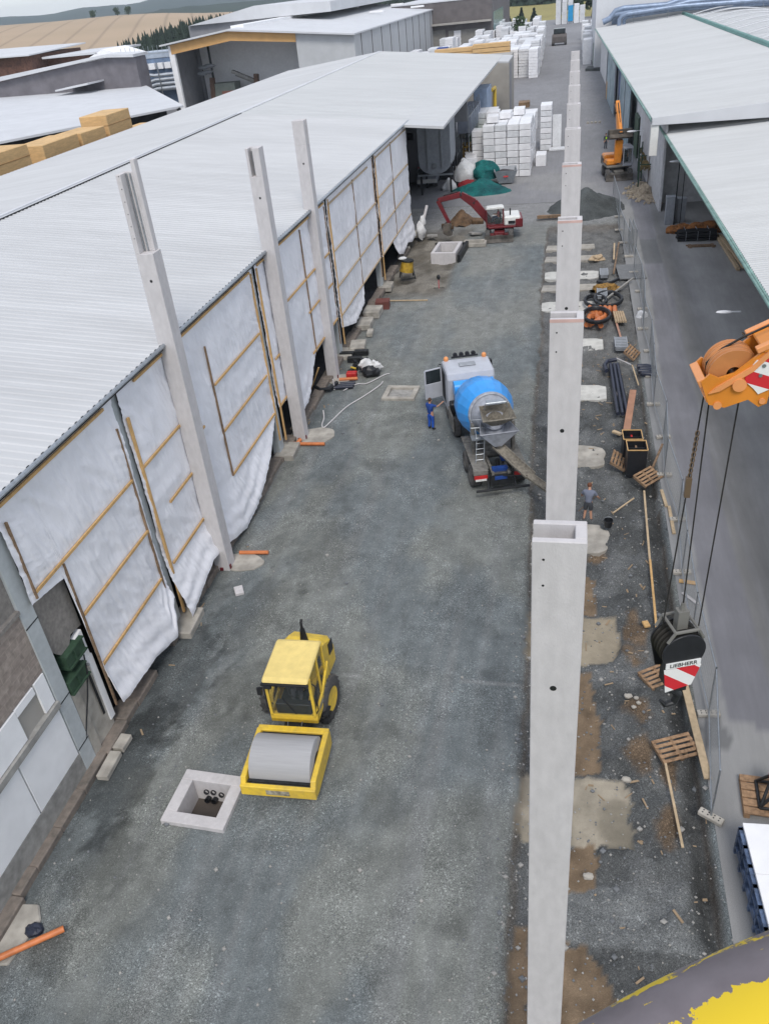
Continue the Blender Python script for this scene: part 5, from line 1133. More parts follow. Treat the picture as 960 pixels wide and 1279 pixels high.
# ---- right side: racks, bins, posts, stones
gr = thing('roll_off_container', 'dark green container behind the orange excavator', 'container', (8.2, 106, 0), math.radians(2))
m = MB(); m.box(-1.1, -2, .3, 1.1, 2, 4.6); m.build('shell', green_dk, gr, bevel=.06)
m = MB()
for k in range(5): m.box(-1.0 + .48 * k, -2.08, .4, -.94 + .48 * k, -2.0, 4.5)
m.build('rib', steel_dark, gr)
for i in range(3):
    st = thing('pipe_rack', ['front rack of brown beams right of the orange excavator', 'middle rack of yellow brown beams', 'rear rack crowded with scrap beams by the green container'][i], 'rack', (7.6 + .25 * i, 91.5 + 4.4 * i, 0), math.radians(-8), 'beam racks along the right hall')
    m = MB()
    for x_ in (-.75, .75):
        for y_ in (-1.8, 1.8): m.box(x_ - .06, y_ - .06, 0, x_ + .06, y_ + .06, 2.6 + .5 * i)
    m.box(-.8, -1.85, 1.6, -.7, 1.85, 1.75); m.box(.7, -1.85, 1.6, .8, 1.85, 1.75); m.box(-.8, -1.9, 2.3, .8, -1.8, 2.4); m.build('frame', green_dk, st)
    m = MB()
    for k in range(7): m.box(-.68 + .2 * k, -1.75, 1.76 + .1 * (k % 2), -.55 + .2 * k, 1.75, 1.9 + .1 * (k % 2))
    for k in range(6): m.box(-.7, -1.5 + .55 * k, 2.02, .7, -1.35 + .55 * k, 2.12)
    m.build('beams', M('yellowish brown beams', (.26, .19, .075), .85, var=.3, sc=4), st)
for i, (x, y, h) in enumerate(((7.7, 91.2, 3.2), (8.3, 85.2, 4.3))):
    m = MB(); m.box(x - .09, y - .09, 0, x + .09, y + .09, h); tag(m.build('steel_post', M('brown rusty post', (.09, .05, .04), .8), bevel=.01), ['shorter rusty post at the rack end', 'taller rusty post right of the heap of stones'][i], 'post', 'rusty posts')
m = MB(); rnd = random.Random(4)
for k in range(620):
    a = rnd.gauss(0, 1.0); b = rnd.gauss(0, 1.9); c = (7.15 + a * .7, 88 + b * .9, max(0.05, .75 * math.exp(-(a * a + b * b / 2) / 1.2) * rnd.uniform(.5, 1)))
    m.ball(c, rnd.uniform(.07, .2), 5, 4, .4, k)
tag(m.build('broken_stones', M('cream broken stone', (.52, .43, .32), .9, var=.2, sc=3)), 'loose heap of cream broken stone and chips by the rusty post', 'stone heap', kind='stuff')
for i, (x, y) in enumerate(((8.45, 76.2), (9.35, 76.8))):
    m = MB(); m.box(x - .4, y - .4, 0, x + .4, y + .4, 2.2 - .3 * i); m.box(x - .42, y - .42, 2.2 - .3 * i, x + .42, y + .42, 2.28 - .3 * i); tag(m.build('cabinet', steel_paint, bevel=.02), ['left taller grey cabinet at the lamp pole', 'right shorter grey cabinet behind the black pipe bundle'][i], 'cabinet', 'grey cabinets')
lp = thing('lamp_pole', 'thin pole lamp with a white head rising from the grey cabinets', 'street lamp', (8.75, 75.4, 0))
m = MB(); m.cyl((0, 0, 0), (0, 0, 5.2), .06, .045, 8); m.cyl((.55, .5, 0), (.55, .5, 5.0), .035, n=6); m.build('pole', steel_dark, lp)
m = MB(); m.ball((-.35, 0, 5.2), (.5, .16, .09), 12, 6); m.build('lamp_head', foil_m, lp, smooth=True)
# black hose bundle etc
pb = thing('pipe_bundle', 'strapped bundle of long black pipes lying on the road under the right eave', 'pipe bundle', (10.1, 71.1, 0), math.radians(0))
rnd = random.Random(9); pcyl = []
for k in range(26):
    row = k // 8; x = 0; y = -.75 + .2 * (k % 8) + .1 * (row % 2); z = .12 + .2 * row
    m = MB(); m.tube([(-1.5 + rnd.uniform(-.1, .1), y, z), (0, y + rnd.uniform(-.05, .05), z + .05), (1.5 + rnd.uniform(-.1, .1), y, z)], .095, 7); m.build('pipe', black, pb, smooth=True)
m = MB()
for x_ in (-.9, 0, .9): m.tube([(x_, -.95, .0), (x_, -.9, .75), (x_, .9, .75), (x_, .95, 0)], .02, 5)
m.build('strap', steel_paint, pb)
blob('orange_debris', (8.9, 73.4, .1), (.9, .8, .45), M('rusty orange debris', (.35, .14, .04), .9, var=.4, sc=5), 'rusty orange debris heap at the left end of the black pipe bundle', 'debris', 21, .5)
blob('orange_debris', (11.1, 73.2, .2), (1.7, .8, .55), M('rusty orange debris', (.35, .14, .04), .9), 'long rusty orange debris heap behind the black pipe bundle', 'debris', 27, .5)
for i, (x, y, a) in enumerate(((11.85, 67, .03), (12.15, 66.6, .06), (12.4, 67.5, -.02))):
    m = MB(); m.cbox((0, 0, .14 + .1 * i), (.26, 9.5 - i, .2), 0); o = m.build('timber_beam', wood_pale, bevel=.01, loc=(x, y, 0)); o.rotation_euler = (0, 0, a)
    tag(o, ['leftmost long pale beam lying under the right eave', 'middle long pale beam lying under the right eave', 'rightmost long pale beam lying under the right eave'][i], 'beam', 'long pale beams under the right eave')
m = MB(); m.box(9.2, 68.6, 0, 11.3, 68.75, .12); m.box(9.1, 69.0, 0, 11.2, 69.1, .1); m.box(9.3, 68.4, 0, 9.5, 69.3, .08); m.box(11.0, 68.4, 0, 11.2, 69.3, .08)
tag(m.build('flat_timber_crib', wood_dark), 'flat dark timber frame lying in front of the black pipe bundle', 'timber')
for i, (x, y, z) in enumerate(((12.0, 49.5, 0), (12.6, 47.6, 0), (12.9, 45.6, 0))):
    m = MB(); m.box(x - .9, y - .25, 0, x + .9, y + .25, .25); tag(m.build('steel_tray', steel_dark, bevel=.02), ['rear', 'middle', 'front'][i] + ' dark steel tray lying under the right eave', 'tray', 'dark steel trays')
m = MB(); m.tube([(10.4, 50, .08), (11.3, 46.3, .08), (12.6, 45.8, .08)], .05); tag(m.build('rusty_pipe', wood_dark), 'thin rusty pipe lying bent on the road under the right eave', 'pipe')
m = MB(); m.box(5.35, 158, 0, 6.3, 161, 2.6); tag(m.build('orange_box', M('pale orange box', (.55, .33, .16), .7), bevel=.05), 'pale orange plywood box by the right hall sheet doors', 'box')
m = MB(); m.prism([(2.2, 205), (5.6, 203), (6.0, 208), (2.8, 210)], 0, .5, 'z'); tag(m.build('scrap_pile', gravel_dark), 'flat brown grey scrap pile at the foot of the right road stacks', 'scrap')
m = MB(); m.box(3.9, 214, 0, 5.6, 218, 4.5); tag(m.build('green_container', M('grey green container', (.14, .20, .16), .7), bevel=.1), 'grey green container squeezed between the right stacks and the hall', 'container')
for k in range(4):
    m = MB(); m.cyl((2.1 + .55 * k, 133.5, 0), (2.1 + .55 * k, 133.5, .25), .2, n=10); tag(m.build('bollard_stone', concrete_pale), 'pale round stone in the row of four on the yard behind the worker in yellow', 'stone', 'row of four pale stones')

# ================================================================ DIG AREA AND LEFT SIDE OBJECTS
def ring_box(m, x0, y0, x1, y1, t, z0, z1):
    m.box(x0, y0, z0, x1, y0 + t, z1); m.box(x0, y1 - t, z0, x1, y1, z1); m.box(x0, y0 + t, z0, x0 + t, y1 - t, z1); m.box(x1 - t, y0 + t, z0, x1, y1 - t, z1)
pit = thing('cable_pit', 'open concrete cable pit with black conduit ends, beside the road roller drum', 'cable pit', (-9.95, 13.7, 0), math.radians(-2))
m = MB(); ring_box(m, -.98, -.92, .98, .92, .36, -.75, .14); m.build('frame', concrete_new, pit, bevel=.015)
m = MB(); m.box(-.8, -.7, -.85, .8, .7, -.72); m.build('floor', M('dark brown pit mud', (.09, .075, .065), .9), pit)
for i, (x, z) in enumerate(((-.26, .10), (-.03, .12), (.22, .06), (.44, -.06), (.62, .06), (-.02, -.14), (-.24, -.14))):
    m = MB(); m.lathe([(-.3, .085), (0.05, .085), (.05, .065), (-.3, .065)], (x, .55 - .12 * (i > 4), -.42 + z), (0, -1, .35), 14); m.build('conduit', black, pit, smooth=True)
# hole cut look: thin shadowed inner wall
pf = thing('pit_frame', 'pale concrete manhole frame lying flat left of the mixer truck', 'manhole frame', (-9.13, 41.6, 0), math.radians(-2))
m = MB(); ring_box(m, -.95, -.88, .95, .88, .28, -.3, .12); m.build('frame', concrete_pale, pf, bevel=.02)
m = MB(); m.box(-.66, -.58, -.3, .66, .58, -.02); m.build('floor', concrete_old, pf)
cb = thing('concrete_chamber', 'white concrete box chamber with an open top, standing in the dug pit', 'concrete box', (-10.1, 69.0, -.35), math.radians(-3))
m = MB(); ring_box(m, -1.05, -1.7, 1.05, 1.7, .28, 0, 1.0); m.build('shell', concrete_new, cb, bevel=.02)
m = MB(); m.box(-.7, -1.4, .0, .7, 1.4, .25); m.build('floor', concrete_old, cb)
m = MB(); m.box(1.25, -2.1, -.4, 1.5, 2.2, .9); m.box(-1.4, 2.0, -.3, 1.5, 2.15, .8); m.build('trench_sheet', steel_dark, cb)
m = MB(); ring_box(m, -9.0, 71.0, -7.0, 72.4, .22, 0, .3); tag(m.build('concrete_ring', concrete_pale, bevel=.02), 'low white concrete frame between the chamber and the red excavator blade', 'manhole frame')
heap('soil_heap', (-10.1, 80.0), (1.3, 1.7), 1.15, soil_brown, 'heap of brown soil under the red excavator arm', 'soil heap', 7.1)
heap('gravel_heap', (1.3, 83.2), (3.7, 4.8), 1.75, gravel_dark, 'large dark gravel heap at the far end of the trench', 'gravel heap', 3.3)
m = MB(); m.cbox((-1.6, 79.2, .3), (2.8, .3, .25), .05); m.cbox((-1.7, 79.7, .22), (2.4, .25, .2), -.03); tag(m.build('brown_beam', wood_dark), 'brown beams lying at the left foot of the dark gravel heap', 'beam')
rnd = random.Random(12)
for i, (x, y, lab) in enumerate(((-13.6, 75.5, 'rubble lump at the hall corner'), (-12.2, 74.6, 'pale rubble lump behind the pit'), (-11.2, 77.8, 'rubble lump left of the soil heap'), (-14.2, 71, 'grey rubble at the sheet corner'), (-8.3, 74.9, 'pale stone by the bucket'), (-8.5, 79.2, 'pale slab beyond the soil heap'))):
    m = MB()
    m.cbox((x, y, .15), (rnd.uniform(.8, 1.6), rnd.uniform(.5, 1.1), rnd.uniform(.2, .5)), rnd.uniform(0, 3), .1, .15); tag(m.build('rubble_block', [concrete_pale, concrete_old, soil_brown][i % 3], bevel=.06), 'broken ' + lab, 'rubble')
wp = thing('wrapped_post', 'leaning white post wrapped in film beside the dug pit', 'post', (-13.2, 74.5, 0), 0)
m = MB(); m.tube([(-.1, 0, .3), (.5, 1.2, 2.6)], .13, 8); m.build('post', concrete_new, wp)
m = MB(); m.ball((0, 0, .7), (.4, .4, .7), 12, 8, .5, 3); m.ball((.15, .4, 1.4), (.3, .3, .5), 12, 8, .5, 6); m.build('film', rag_m, wp, smooth=True)
tb = thing('tar_barrel', 'yellow tipping barrel stand with a dark lid near the far sheet', 'barrel', (-12.5, 62.9, 0), math.radians(20))
m = MB(); m.cyl((0, 0, .55), (.15, 0, 1.35), .55, .45, 16); m.build('drum', M('muddy yellow paint', (.48, .30, .03), .6, var=.3, sc=4), tb, smooth=True)
m = MB(); m.cyl((.15, 0, 1.35), (.16, 0, 1.45), .5, .5, 14); m.tube([(-.5, -.5, 0), (-.4, 0, .9), (-.5, .5, 0)], .05); m.tube([(.6, -.5, 0), (.5, 0, .9), (.6, .5, 0)], .05); m.box(-.5, -.5, .05, .6, -.4, .12); m.build('stand', steel_dark, tb)
m = MB(); m.ball((-.2, .2, 1.55), (.35, .25, .12), 8, 5); m.build('lid_bag', rag_m, tb)
mk = thing('marker_stake', 'little marker stake with a black top and red band, alone on the gravel', 'marker', (-9.55, 60.2, 0))
m = MB(); m.cyl((0, 0, 0), (0, 0, .7), .04, n=8); m.build('stake', M('pinkish red', (.5, .12, .13), .6), mk)
m = MB(); m.ball((0, 0, .85), (.14, .14, .2), 10, 7); m.build('cap', black, mk); m = MB(); m.cyl((-.4, 0, .03), (.4, 0, .03), .03, n=6); m.build('foot', steel_dark, mk)
m = MB(); m.cbox((-11.6, 57.5, .04), (3.2, .12, .06), -.03); tag(m.build('thin_board', wood_pale), 'thin pale board lying flat near the yellow barrel', 'board')
def place_box(c, d, rz, name, mt, label, cat, group=None, bev=.02, ry=0, rx=0):
    m = MB(); m.cbox((0, 0, 0), d, 0); o = m.build(name, mt, bevel=bev, loc=c); o.rotation_euler = (rx, ry, rz); return tag(o, label, cat, group)
place_box((-13.1, 56.2, .25), (1.0, .9, .6), .1, 'brick_pack', M('dull red brick', (.17, .06, .05), .9), 'dull red block on the footing edge below the curled flap', 'block')
for i, (x, y, d) in enumerate(((-13.5, 54.6, (1.2, 1.5, .5)), (-13.6, 52.4, (1.0, 1.7, .4)), (-12.9, 50.8, (.4, .9, .3)), (-13.2, 48.4, (1.0, 1.5, .35)))):
    place_box((x, y, d[2] / 2), d, .05 * i, 'footing_block', concrete_pale, ['wide pale footing block beside the red block', 'pale footing block under the curled flap', 'small white block fallen off the footing', 'pale footing block by the dark drain tray'][i], 'concrete block', 'footing blocks at the hall edge', .04)
for i, (x, y) in enumerate(((-13.6, 47.0), (-12.7, 47.3), (-12.9, 46.2))):
    place_box((x, y, .2), (.9, .35, .3), .05, 'drain_tray', steel_dark, ['left', 'right', 'front'][i] + ' dark drain tray at the base of the hall', 'tray', 'dark drain trays at the hall')
tl = thing('toolbox_pile', 'jumble of black and yellow tools beside the red box', 'tools', (-12.3, 45.0, 0))
m = MB(); rnd = random.Random(3)
for k in range(9): m.cbox((rnd.uniform(-.4, .4), rnd.uniform(-.4, .4), .15 + .06 * k), (rnd.uniform(.3, .7), .2, .15), rnd.uniform(0, 3), rnd.uniform(-.4, .4))
m.build('case', black, tl, bevel=.02)
m = MB(); m.cbox((.5, -.3, .15), (.5, .1, .1), .6, .3); m.cbox((-.3, -.4, .3), (.4, .08, .08), -.5); m.build('level', yellow, tl)
place_box((-12.55, 43.9, .17), (.62, .45, .34), .05, 'red_case', red, 'bright red case on the gravel right of the farthest left column', 'case', None, .04)
bg = thing('film_bag', 'black and white bags of plastic film on the gravel near the orange drain pipe', 'bags', (-11.5, 44.2, 0))
m = MB(); m.ball((-.25, .3, .5), (.42, .4, .42), 14, 9, .5, 1); m.ball((.3, .3, .45), (.4, .35, .3), 14, 9, .5, 3); m.build('white_bag', rag_m, bg, smooth=True)
m = MB(); m.ball((.05, -.15, .3), (.5, .38, .36), 14, 9, .4, 7); m.ball((.4, -.1, .25), (.3, .3, .25), 12, 8, .4, 9); m.build('black_bag', black, bg, smooth=True)
def pipe(pts, r, mt, label, name='drain_pipe', cat='pipe', group=None, n=12):
    m = MB(); m.tube(pts, r, n); 
    return tag(m.build(name, mt, smooth=True), label, cat, group)
pipe([(-13.2, 25.75, .1), (-11.95, 25.85, .1)], .085, orange_pipe, 'orange drain pipe stub at the foot of the tallest left column')
p_ = thing('drain_pipe', 'orange drain pipe with a branch at the middle left column', 'pipe', (-13.2, 35.3, .1))
m = MB(); m.tube([(-.8, 0, 0), (1.2, .05, 0)], .09, 12); m.build('tube', orange_pipe, p_, smooth=True)
m = MB(); m.cyl((-.6, 0, 0), (-.35, 0, 0), .12, n=14); m.cyl((-.3, 0, 0), (-.15, .3, .12), .1, n=12); m.build('branch', orange_pipe, p_, smooth=True)
pipe([(-13.2, 43.35, .1), (-12.1, 43.5, .1)], .1, orange_pipe, 'orange drain pipe beside the farthest left column')
pipe([(-13.5, 8.3, .22), (-12.1, 9.43, .12)], .085, orange_pipe, 'orange drain pipe in the lower left corner of the yard')
for i in range(3): pipe([(-13.6 + .3 * i, 42.1 + .3 * i, .12), (-12.1, 42.3 + .28 * i, .12)], .1, blue_pipe, ['front', 'middle', 'rear'][i] + ' dark pipe of the three lying before the farthest left column', 'dark_pipe', 'pipe', 'dark pipes at the farthest left column')
m = MB(); m.tube([(-14.3, 41.9, .3), (-13.9, 41.6, .25), (-13.4, 41.8, .2), (-13.1, 42.5, .3)], .12); tag(m.build('black_elbow', black, smooth=True), 'black bent pipe elbow at the hall wall near the dark pipes', 'pipe')
place_box((-13.2, 42.1, .35), (.08, .08, .7), 0, 'white_stake', concrete_new, 'short white stake in front of the dark pipes', 'stake')
m = MB(); m.tube([(-14.6, 42.0, .1), (-13.9, 41.9, 1.5)], .05); tag(m.build('leaning_plank', wood), 'plank leaning in the dark gap behind the farthest left column', 'plank')
hs = [(-13.0, 38.9, .25), (-12.85, 38.4, .05), (-12.75, 37.6, .04), (-12.55, 37.3, .04), (-12.3, 38.2, .04), (-11.9, 39.8, .04), (-11.2, 41.2, .04), (-10.6, 42.6, .04), (-10.5, 43.2, .04)]
def smooth_path(P, k=5):
    out = []
    for i in range(len(P) - 1):
        p0 = Vector(P[max(0, i - 1)]); p1 = Vector(P[i]); p2 = Vector(P[i + 1]); p3 = Vector(P[min(len(P) - 1, i + 2)])
        for j in range(k):
            t = j / k; out.append(.5 * ((2 * p1) + (-p0 + p2) * t + (2 * p0 - 5 * p1 + 4 * p2 - p3) * t * t + (-p0 + 3 * p1 - 3 * p2 + p3) * t ** 3))
    out.append(Vector(P[-1])); return out
pipe(smooth_path(hs), .035, concrete_new, 'white hose curling over the gravel towards the manhole frame', 'hose', 'hose', None, 6)
pipe(smooth_path([(-12.6, 41.9, .05), (-12.0, 42.8, .05), (-11.4, 42.9, .05), (-10.6, 44.1, .05), (-10.3, 44.3, .05)]), .03, concrete_new, 'short white hose from the dark pipes to the bags', 'hose', 'hose', None, 6)
place_box((-12.35, 23.3, .06), (.35, .5, .14), .5, 'loose_brick', concrete_new, 'white broken brick by the billowing sheet end', 'brick')
place_box((-13.45, 14.5, .10), (.38, 1.0, .2), .03, 'kerb_stone', concrete_pale, 'front loose kerb stone in the plinth gap, lower left', 'kerb stone', 'loose kerb stones'); place_box((-13.45, 15.4, .10), (.38, .6, .2), -.03, 'kerb_stone', concrete_pale, 'rear loose kerb stone in the plinth gap, lower left', 'kerb stone', 'loose kerb stones')
m = MB(); m.ball((-12.9, 9.3, .05), (.25, .2, .15), 10, 6, .5, 2); tag(m.build('dark_rag', blue_pipe), 'dark rag on the ground by the lower left drain pipe', 'rag')
m = MB(); m.prism([(-14.2, 8.2), (-13.1, 8.4), (-12.9, 9.6), (-13.2, 10.0), (-14.0, 9.9)], -.2, .06, 'z'); tag(m.build('concrete_spill', concrete_pale, bevel=.04), 'pale spilled concrete patch at the lower left corner', 'concrete patch')
for i, (x, y, a, b) in enumerate(((-12.9, 25.2, .95, .6), (-12.8, 36.4, 1.05, .9), (-13.2, 43.6, .7, .7))):
    m = MB(); pts = [(x + a * math.cos(t) * (1 + .25 * nz(math.cos(t) * 2, math.sin(t) * 2, i)), y + b * math.sin(t) * (1 + .3 * nz(math.cos(t), math.sin(t) * 2, i + 5))) for t in [2 * PI * k / 22 for k in range(22)]]
    m.prism(pts, -.2, .045, 'z'); tag(m.build('concrete_pad', concrete_pale, bevel=.02), ['concrete patch around the foot of the tallest left column', 'concrete patch around the foot of the middle left column', 'concrete patch around the foot of the farthest left column'][i], 'concrete pad', 'patches at the left column feet')

# ================================================================ TRENCH AND FENCE LINE
def pallet(loc, rz, label, tilt=0, w=1.2, l=.8):
    t = thing('pallet', label, 'pallet', loc, rz, 'pallets along the trench edge'); t.rotation_euler = (tilt, 0, rz)
    m = MB()
    for k in range(5): m.box(-w / 2, -l / 2 + k * l / 4.6, .12, w / 2, -l / 2 + k * l / 4.6 + .1, .145)
    m.build('deck_boards', wood_pallet, t)
    m = MB()
    for x_ in (-w / 2, -.05, w / 2 - .1): m.box(x_, -l / 2, .02, x_ + .1, l / 2 - .03, .118)
    m.build('bearers', wood_dark, t)
    return t
pallet((3.55, 17.3, -.1), math.radians(24), 'pallet lying at the trench edge beside the long plank, nearest the camera', .1)
pallet((3.35, 20.4, -.2), math.radians(33), 'pallet lying partly behind the crane hook block', .05)
pallet((3.75, 32.7, .05), math.radians(48), 'splintered pallet at the corner of the black formwork box', .35)
pallet((2.55, 34.3, -.05), math.radians(80), 'yellowish pallet leaning against the left side of the formwork boxes', .5)
pallet((3.75, 46.8, .15), math.radians(70), 'pallet with pale planks standing at the far trench edge', .6)
def plank(a, b, wd, th, mt, label, name='plank', group='planks and laths about the trench'):
    a = Vector(a); b = Vector(b); d = b - a; L = d.length; m = MB(); m.box(0, -wd / 2, -th / 2, L, wd / 2, th / 2)
    o = m.build(name, mt, bevel=.004, loc=a); o.rotation_mode = 'QUATERNION'; o.rotation_quaternion = d.to_track_quat('X', 'Z'); return tag(o, label, 'plank', group)
plank((4.02, 20.2, .09), (4.3, 16.2, .09), .22, .05, wood_pale, 'wide pale plank lying on the concrete strip by the nearest pallet')
plank((3.2, 16.8, -.02), (3.42, 14.0, -.06), .07, .05, wood_pale, 'thin lath from the nearest pallet towards the camera')
plank((3.55, 31.6, .05), (3.45, 26.5, -.02), .08, .06, wood_pale, 'long lath, far piece, along the trench edge')
plank((3.46, 26.6, .0), (3.38, 20.8, -.05), .08, .06, wood, 'long lath, near piece, ending at the hook block')
plank((2.2, 30.0, -.1), (3.1, 31.1, -.02), .06, .05, wood_pale, 'short lath beside the bucket')
plank((3.62, 41.8, .1), (3.05, 36.9, .25), .34, .1, M('salmon board', (.42, .22, .14), .8), 'salmon coloured board sticking out behind the formwork boxes')
plank((4.0, 33.4, .1), (4.55, 35.0, .55), .1, .05, wood_dark, 'weathered lath sticking up from the splintered pallet')
plank((4.28, 31.7, .05), (4.38, 30.4, .05), .13, .08, wood_pale, 'left short timber block on the concrete strip')
plank((4.48, 30.4, .05), (4.5, 28.4, .05), .13, .08, wood_pale, 'right short timber block on the concrete strip')
plank((3.75, 45.2, .1), (3.95, 42.6, .05), .07, .05, wood_pale, 'thin lath below the standing pallet')
plank((2.9, 46.4, .05), (3.7, 45.4, .05), .06, .05, concrete_new, 'white lath between the dark pipes and the standing pallet')
plank((2.95, 43.9, -.1), (2.75, 41.3, .05), .05, .04, concrete_new, 'white lath lying across the dark pipes')
plank((4.0, 70.5, .1), (3.3, 62.2, .1), .12, .08, wood_dark, 'long dark lath along the far trench edge')
plank((3.6, 69.5, .3), (3.45, 66.0, .05), .12, .08, wood_pale, 'pale lath at the far fence')
plank((2.4, 56.2, .1), (4.6, 60.3, .35), .12, .1, concrete_old, 'grey pole slanting up to the fence')
plank((3.1, 52.4, .1), (3.3, 49.6, .05), .12, .05, M('pinkish lath', (.45, .25, .18), .8), 'pinkish lath in front of the orange pipes')
plank((4.4, 25.3, .05), (5.0, 25.2, .05), .2, .03, wood, 'orange brown board scrap near the lower fence foot')
plank((4.45, 24.6, .05), (4.9, 24.0, .05), .12, .03, concrete_new, 'white board scrap near the lower fence foot')
place_box((3.08, 22.9, -.1), (.22, .3, .1), .3, 'timber_offcut', wood, 'small timber offcut in the trench above the hook block', 'offcut')
place_box((2.62, 37.2, -.05), (.5, .2, .12), -.7, 'timber_offcut', wood_pale, 'pale timber offcut left of the rear formwork box', 'offcut')
for i, (x0, y0, h, dz) in enumerate(((3.28, 33.5, 1.35, 0), (3.18, 35.0, 1.1, 0))):
    t = thing('formwork_box', ['front black formwork box, open on top', 'rear black formwork box with a red rail'][i], 'formwork box', (x0, y0 + (.0), -.15), math.radians(2), 'black formwork boxes')
    m = MB(); ring_box(m, -.42, -.35, .42, .55, .03, 0, h); m.box(-.42, .08, 0, .42, .11, h - .1); m.build('panel', black, t)
    m = MB(); ring_box(m, -.45, -.38, .45, .58, .035, h, h + .04); m.build('timber_rim', wood, t)
    m = MB(); m.box(-.04, -.3, h - .3, .04, .5, h - .2); m.build('brace', wood_dark if i == 0 else red, t)
for i in range(3): pipe([(2.55 + .2 * i, 45.4, .1), (2.72 + .24 * i, 39.0, .1)], .095, blue_pipe, ['left', 'middle', 'right'][i] + ' of the three long blue black pipes in the trench', 'dark_pipe', 'pipe', 'long blue black pipes in the trench')
pipe([(2.3, 44.3, .15), (2.2, 45, .2), (2.4, 45.7, .15), (2.9, 45.8, .2)], .12, blue_pipe, 'short curled blue black pipe at the far end of the three long ones', 'dark_pipe')
for i in range(4): pipe([(4.0 + .12 * (i % 2), 44.9 - .38 * i, .14 + .03 * i), (4.5, 44.95 - .38 * i, .16), (4.95 - .1 * (i % 3), 44.7 - .3 * i, .14)], .14, blue_pipe, ['topmost', 'second', 'third', 'lowest'][i] + ' of the blue black sleeves piled against the fence', 'dark_pipe', 'pipe', 'blue black sleeves at the fence')
for i, (x, y, a) in enumerate(((1.5, 53.9, .1), (1.85, 53.4, .05), (2.15, 54.1, 0), (2.5, 53.9, .0), (2.8, 54.1, -.05), (1.45, 52.3, -.1), (1.95, 52.1, .1), (2.55, 52.3, -.55), (3.1, 54.0, .0))):
    o = pipe([(x, y + 1.0, .16 if i < 5 else .14), (x + a * 2, y - .75, .16)], .16, orange_pipe, 'orange drain pipe in the pile beside the coiled black hose', 'drain_pipe', 'pipe', 'orange drain pipes in the pile')
    o['label'] = 'orange drain pipe in the pile beside the coiled black hose'
for i, (x, y, r1) in enumerate(((2.75, 56.3, .95), (1.9, 56.0, .75), (1.9, 52.5, .9))):
    m = MB(); P = []
    for k in range(44):
        a = 2 * PI * k / 22; P.append((x + (r1 + .03 * k / 22) * math.cos(a) * .92, y + (r1 + .03 * k / 22) * 1.5 * math.sin(a), .12 + .1 * k / 22 + (.25 if i == 2 else 0)))
    m.tube(P, .10, 8); tag(m.build('hose_coil', black, smooth=True), ['big coil of black hose behind the orange pipes', 'smaller coil of black hose at the pad corner', 'black hose coil flung over the orange pipes'][i], 'hose coil', 'coils of black hose')
blob('orange_debris', (2.7, 58.9, 0), (1.0, .7, .35), M('ochre bag', (.36, .20, .05), .9, var=.4, sc=6), 'ochre heap of sacks behind the coiled hose', 'sacks', 41, .5)
m = MB()
for k in range(5): m.tube([(3.0 + .14 * k, 53.5, .3), (3.1 + .15 * k, 51.9, .2)], .07)
tag(m.build('sand_bag', M('cream sack', (.50, .38, .25), .9, bump=.6), bevel=0), 'cream striped sack bundle right of the orange pipes', 'sack')
for i, (x, y, w_) in enumerate(((3.25, 48.3, .75), (2.6, 62.2, .6), (2.35, 57.6, .7))):
    t = thing('grate_stack', ['stack of grey grates beside the standing pallet', 'stack of dark grates behind the square pad', 'grey grate stack by the ochre sacks'][i], 'grate', (x, y, 0), 0, 'stacks of grates')
    for k in range(3):
        m = MB()
        for q in range(7): m.box(-w_ / 2, -.8 + .25 * q, .05 + .09 * k, w_ / 2, -.68 + .25 * q, .1 + .09 * k)
        m.box(-w_ / 2, -.8, .05 + .09 * k, -w_ / 2 + .05, .85, .12 + .09 * k); m.box(w_ / 2 - .05, -.8, .05 + .09 * k, w_ / 2, .85, .12 + .09 * k); m.build('grate', steel_paint, t)
pipe([(2.1, 60.4, .1), (2.5, 60.0, .12), (3.0, 60.1, .1), (3.6, 60.9, .1)], .12, black, 'black curved pipe in front of the dark grates', 'dark_pipe')
place_box((4.55, 62.7, .07), (1.9, 3.4, .06), .05, 'grey_sheet', M('dull grey sheet', (.19, .195, .20), .8), 'dull grey sheet laid across the concrete strip at the fence', 'sheet', None, 0)
blob('cream_chunks', (2.2, 66.4, 0), (.55, .5, .3), M('cream chunks', (.5, .38, .25), .9), 'cream chunks heap behind the far pads', 'rubble', 44, .6)
blob('white_sack', (4.75, 53.4, .0), (.32, .4, .4), film_b, 'pale sack slumped at the fence foot beside the road', 'sack', 45, .4)
bk_ = thing('bucket', 'black bucket on the pale pad beside the worker in shorts', 'bucket', (1.95, 28.9, -.05))
m = MB(); m.lathe([(0, .15), (.32, .2), (.32, .18), (.06, .13)], (0, 0, 0), (0, 0, 1), 18, cap=True); m.build('shell', black, bk_, smooth=True)
m = MB(); m.tube([(.19 * math.cos(a), 0, .32 + .15 * math.sin(a)) for a in [PI * k / 8 for k in range(9)]], .008, 5); m.build('handle', steel, bk_)
for i, (x, y) in enumerate(((2.3, 19.4), (2.55, 19.35), (2.62, 19.15), (2.45, 18.95), (2.1, 16.1), (1.0, 12.9))):
    m = MB(); m.ball((x, y, -.16), (.14, .1, .07) if i not in (1, 2, 3) else (.08, .07, .06), 8, 6, .5, i); tag(m.build('pale_stone', concrete_pale), ['largest pale flat stone of the group in the brown soil', 'pale stone at the top of the small group in the brown soil', 'pale stone at the right of the small group in the brown soil', 'pale stone at the bottom of the small group in the brown soil', 'white lump of mortar left of the nearest pallet', 'small pale stone beside the nearest column'][i], 'stone', 'pale stones in the trench')
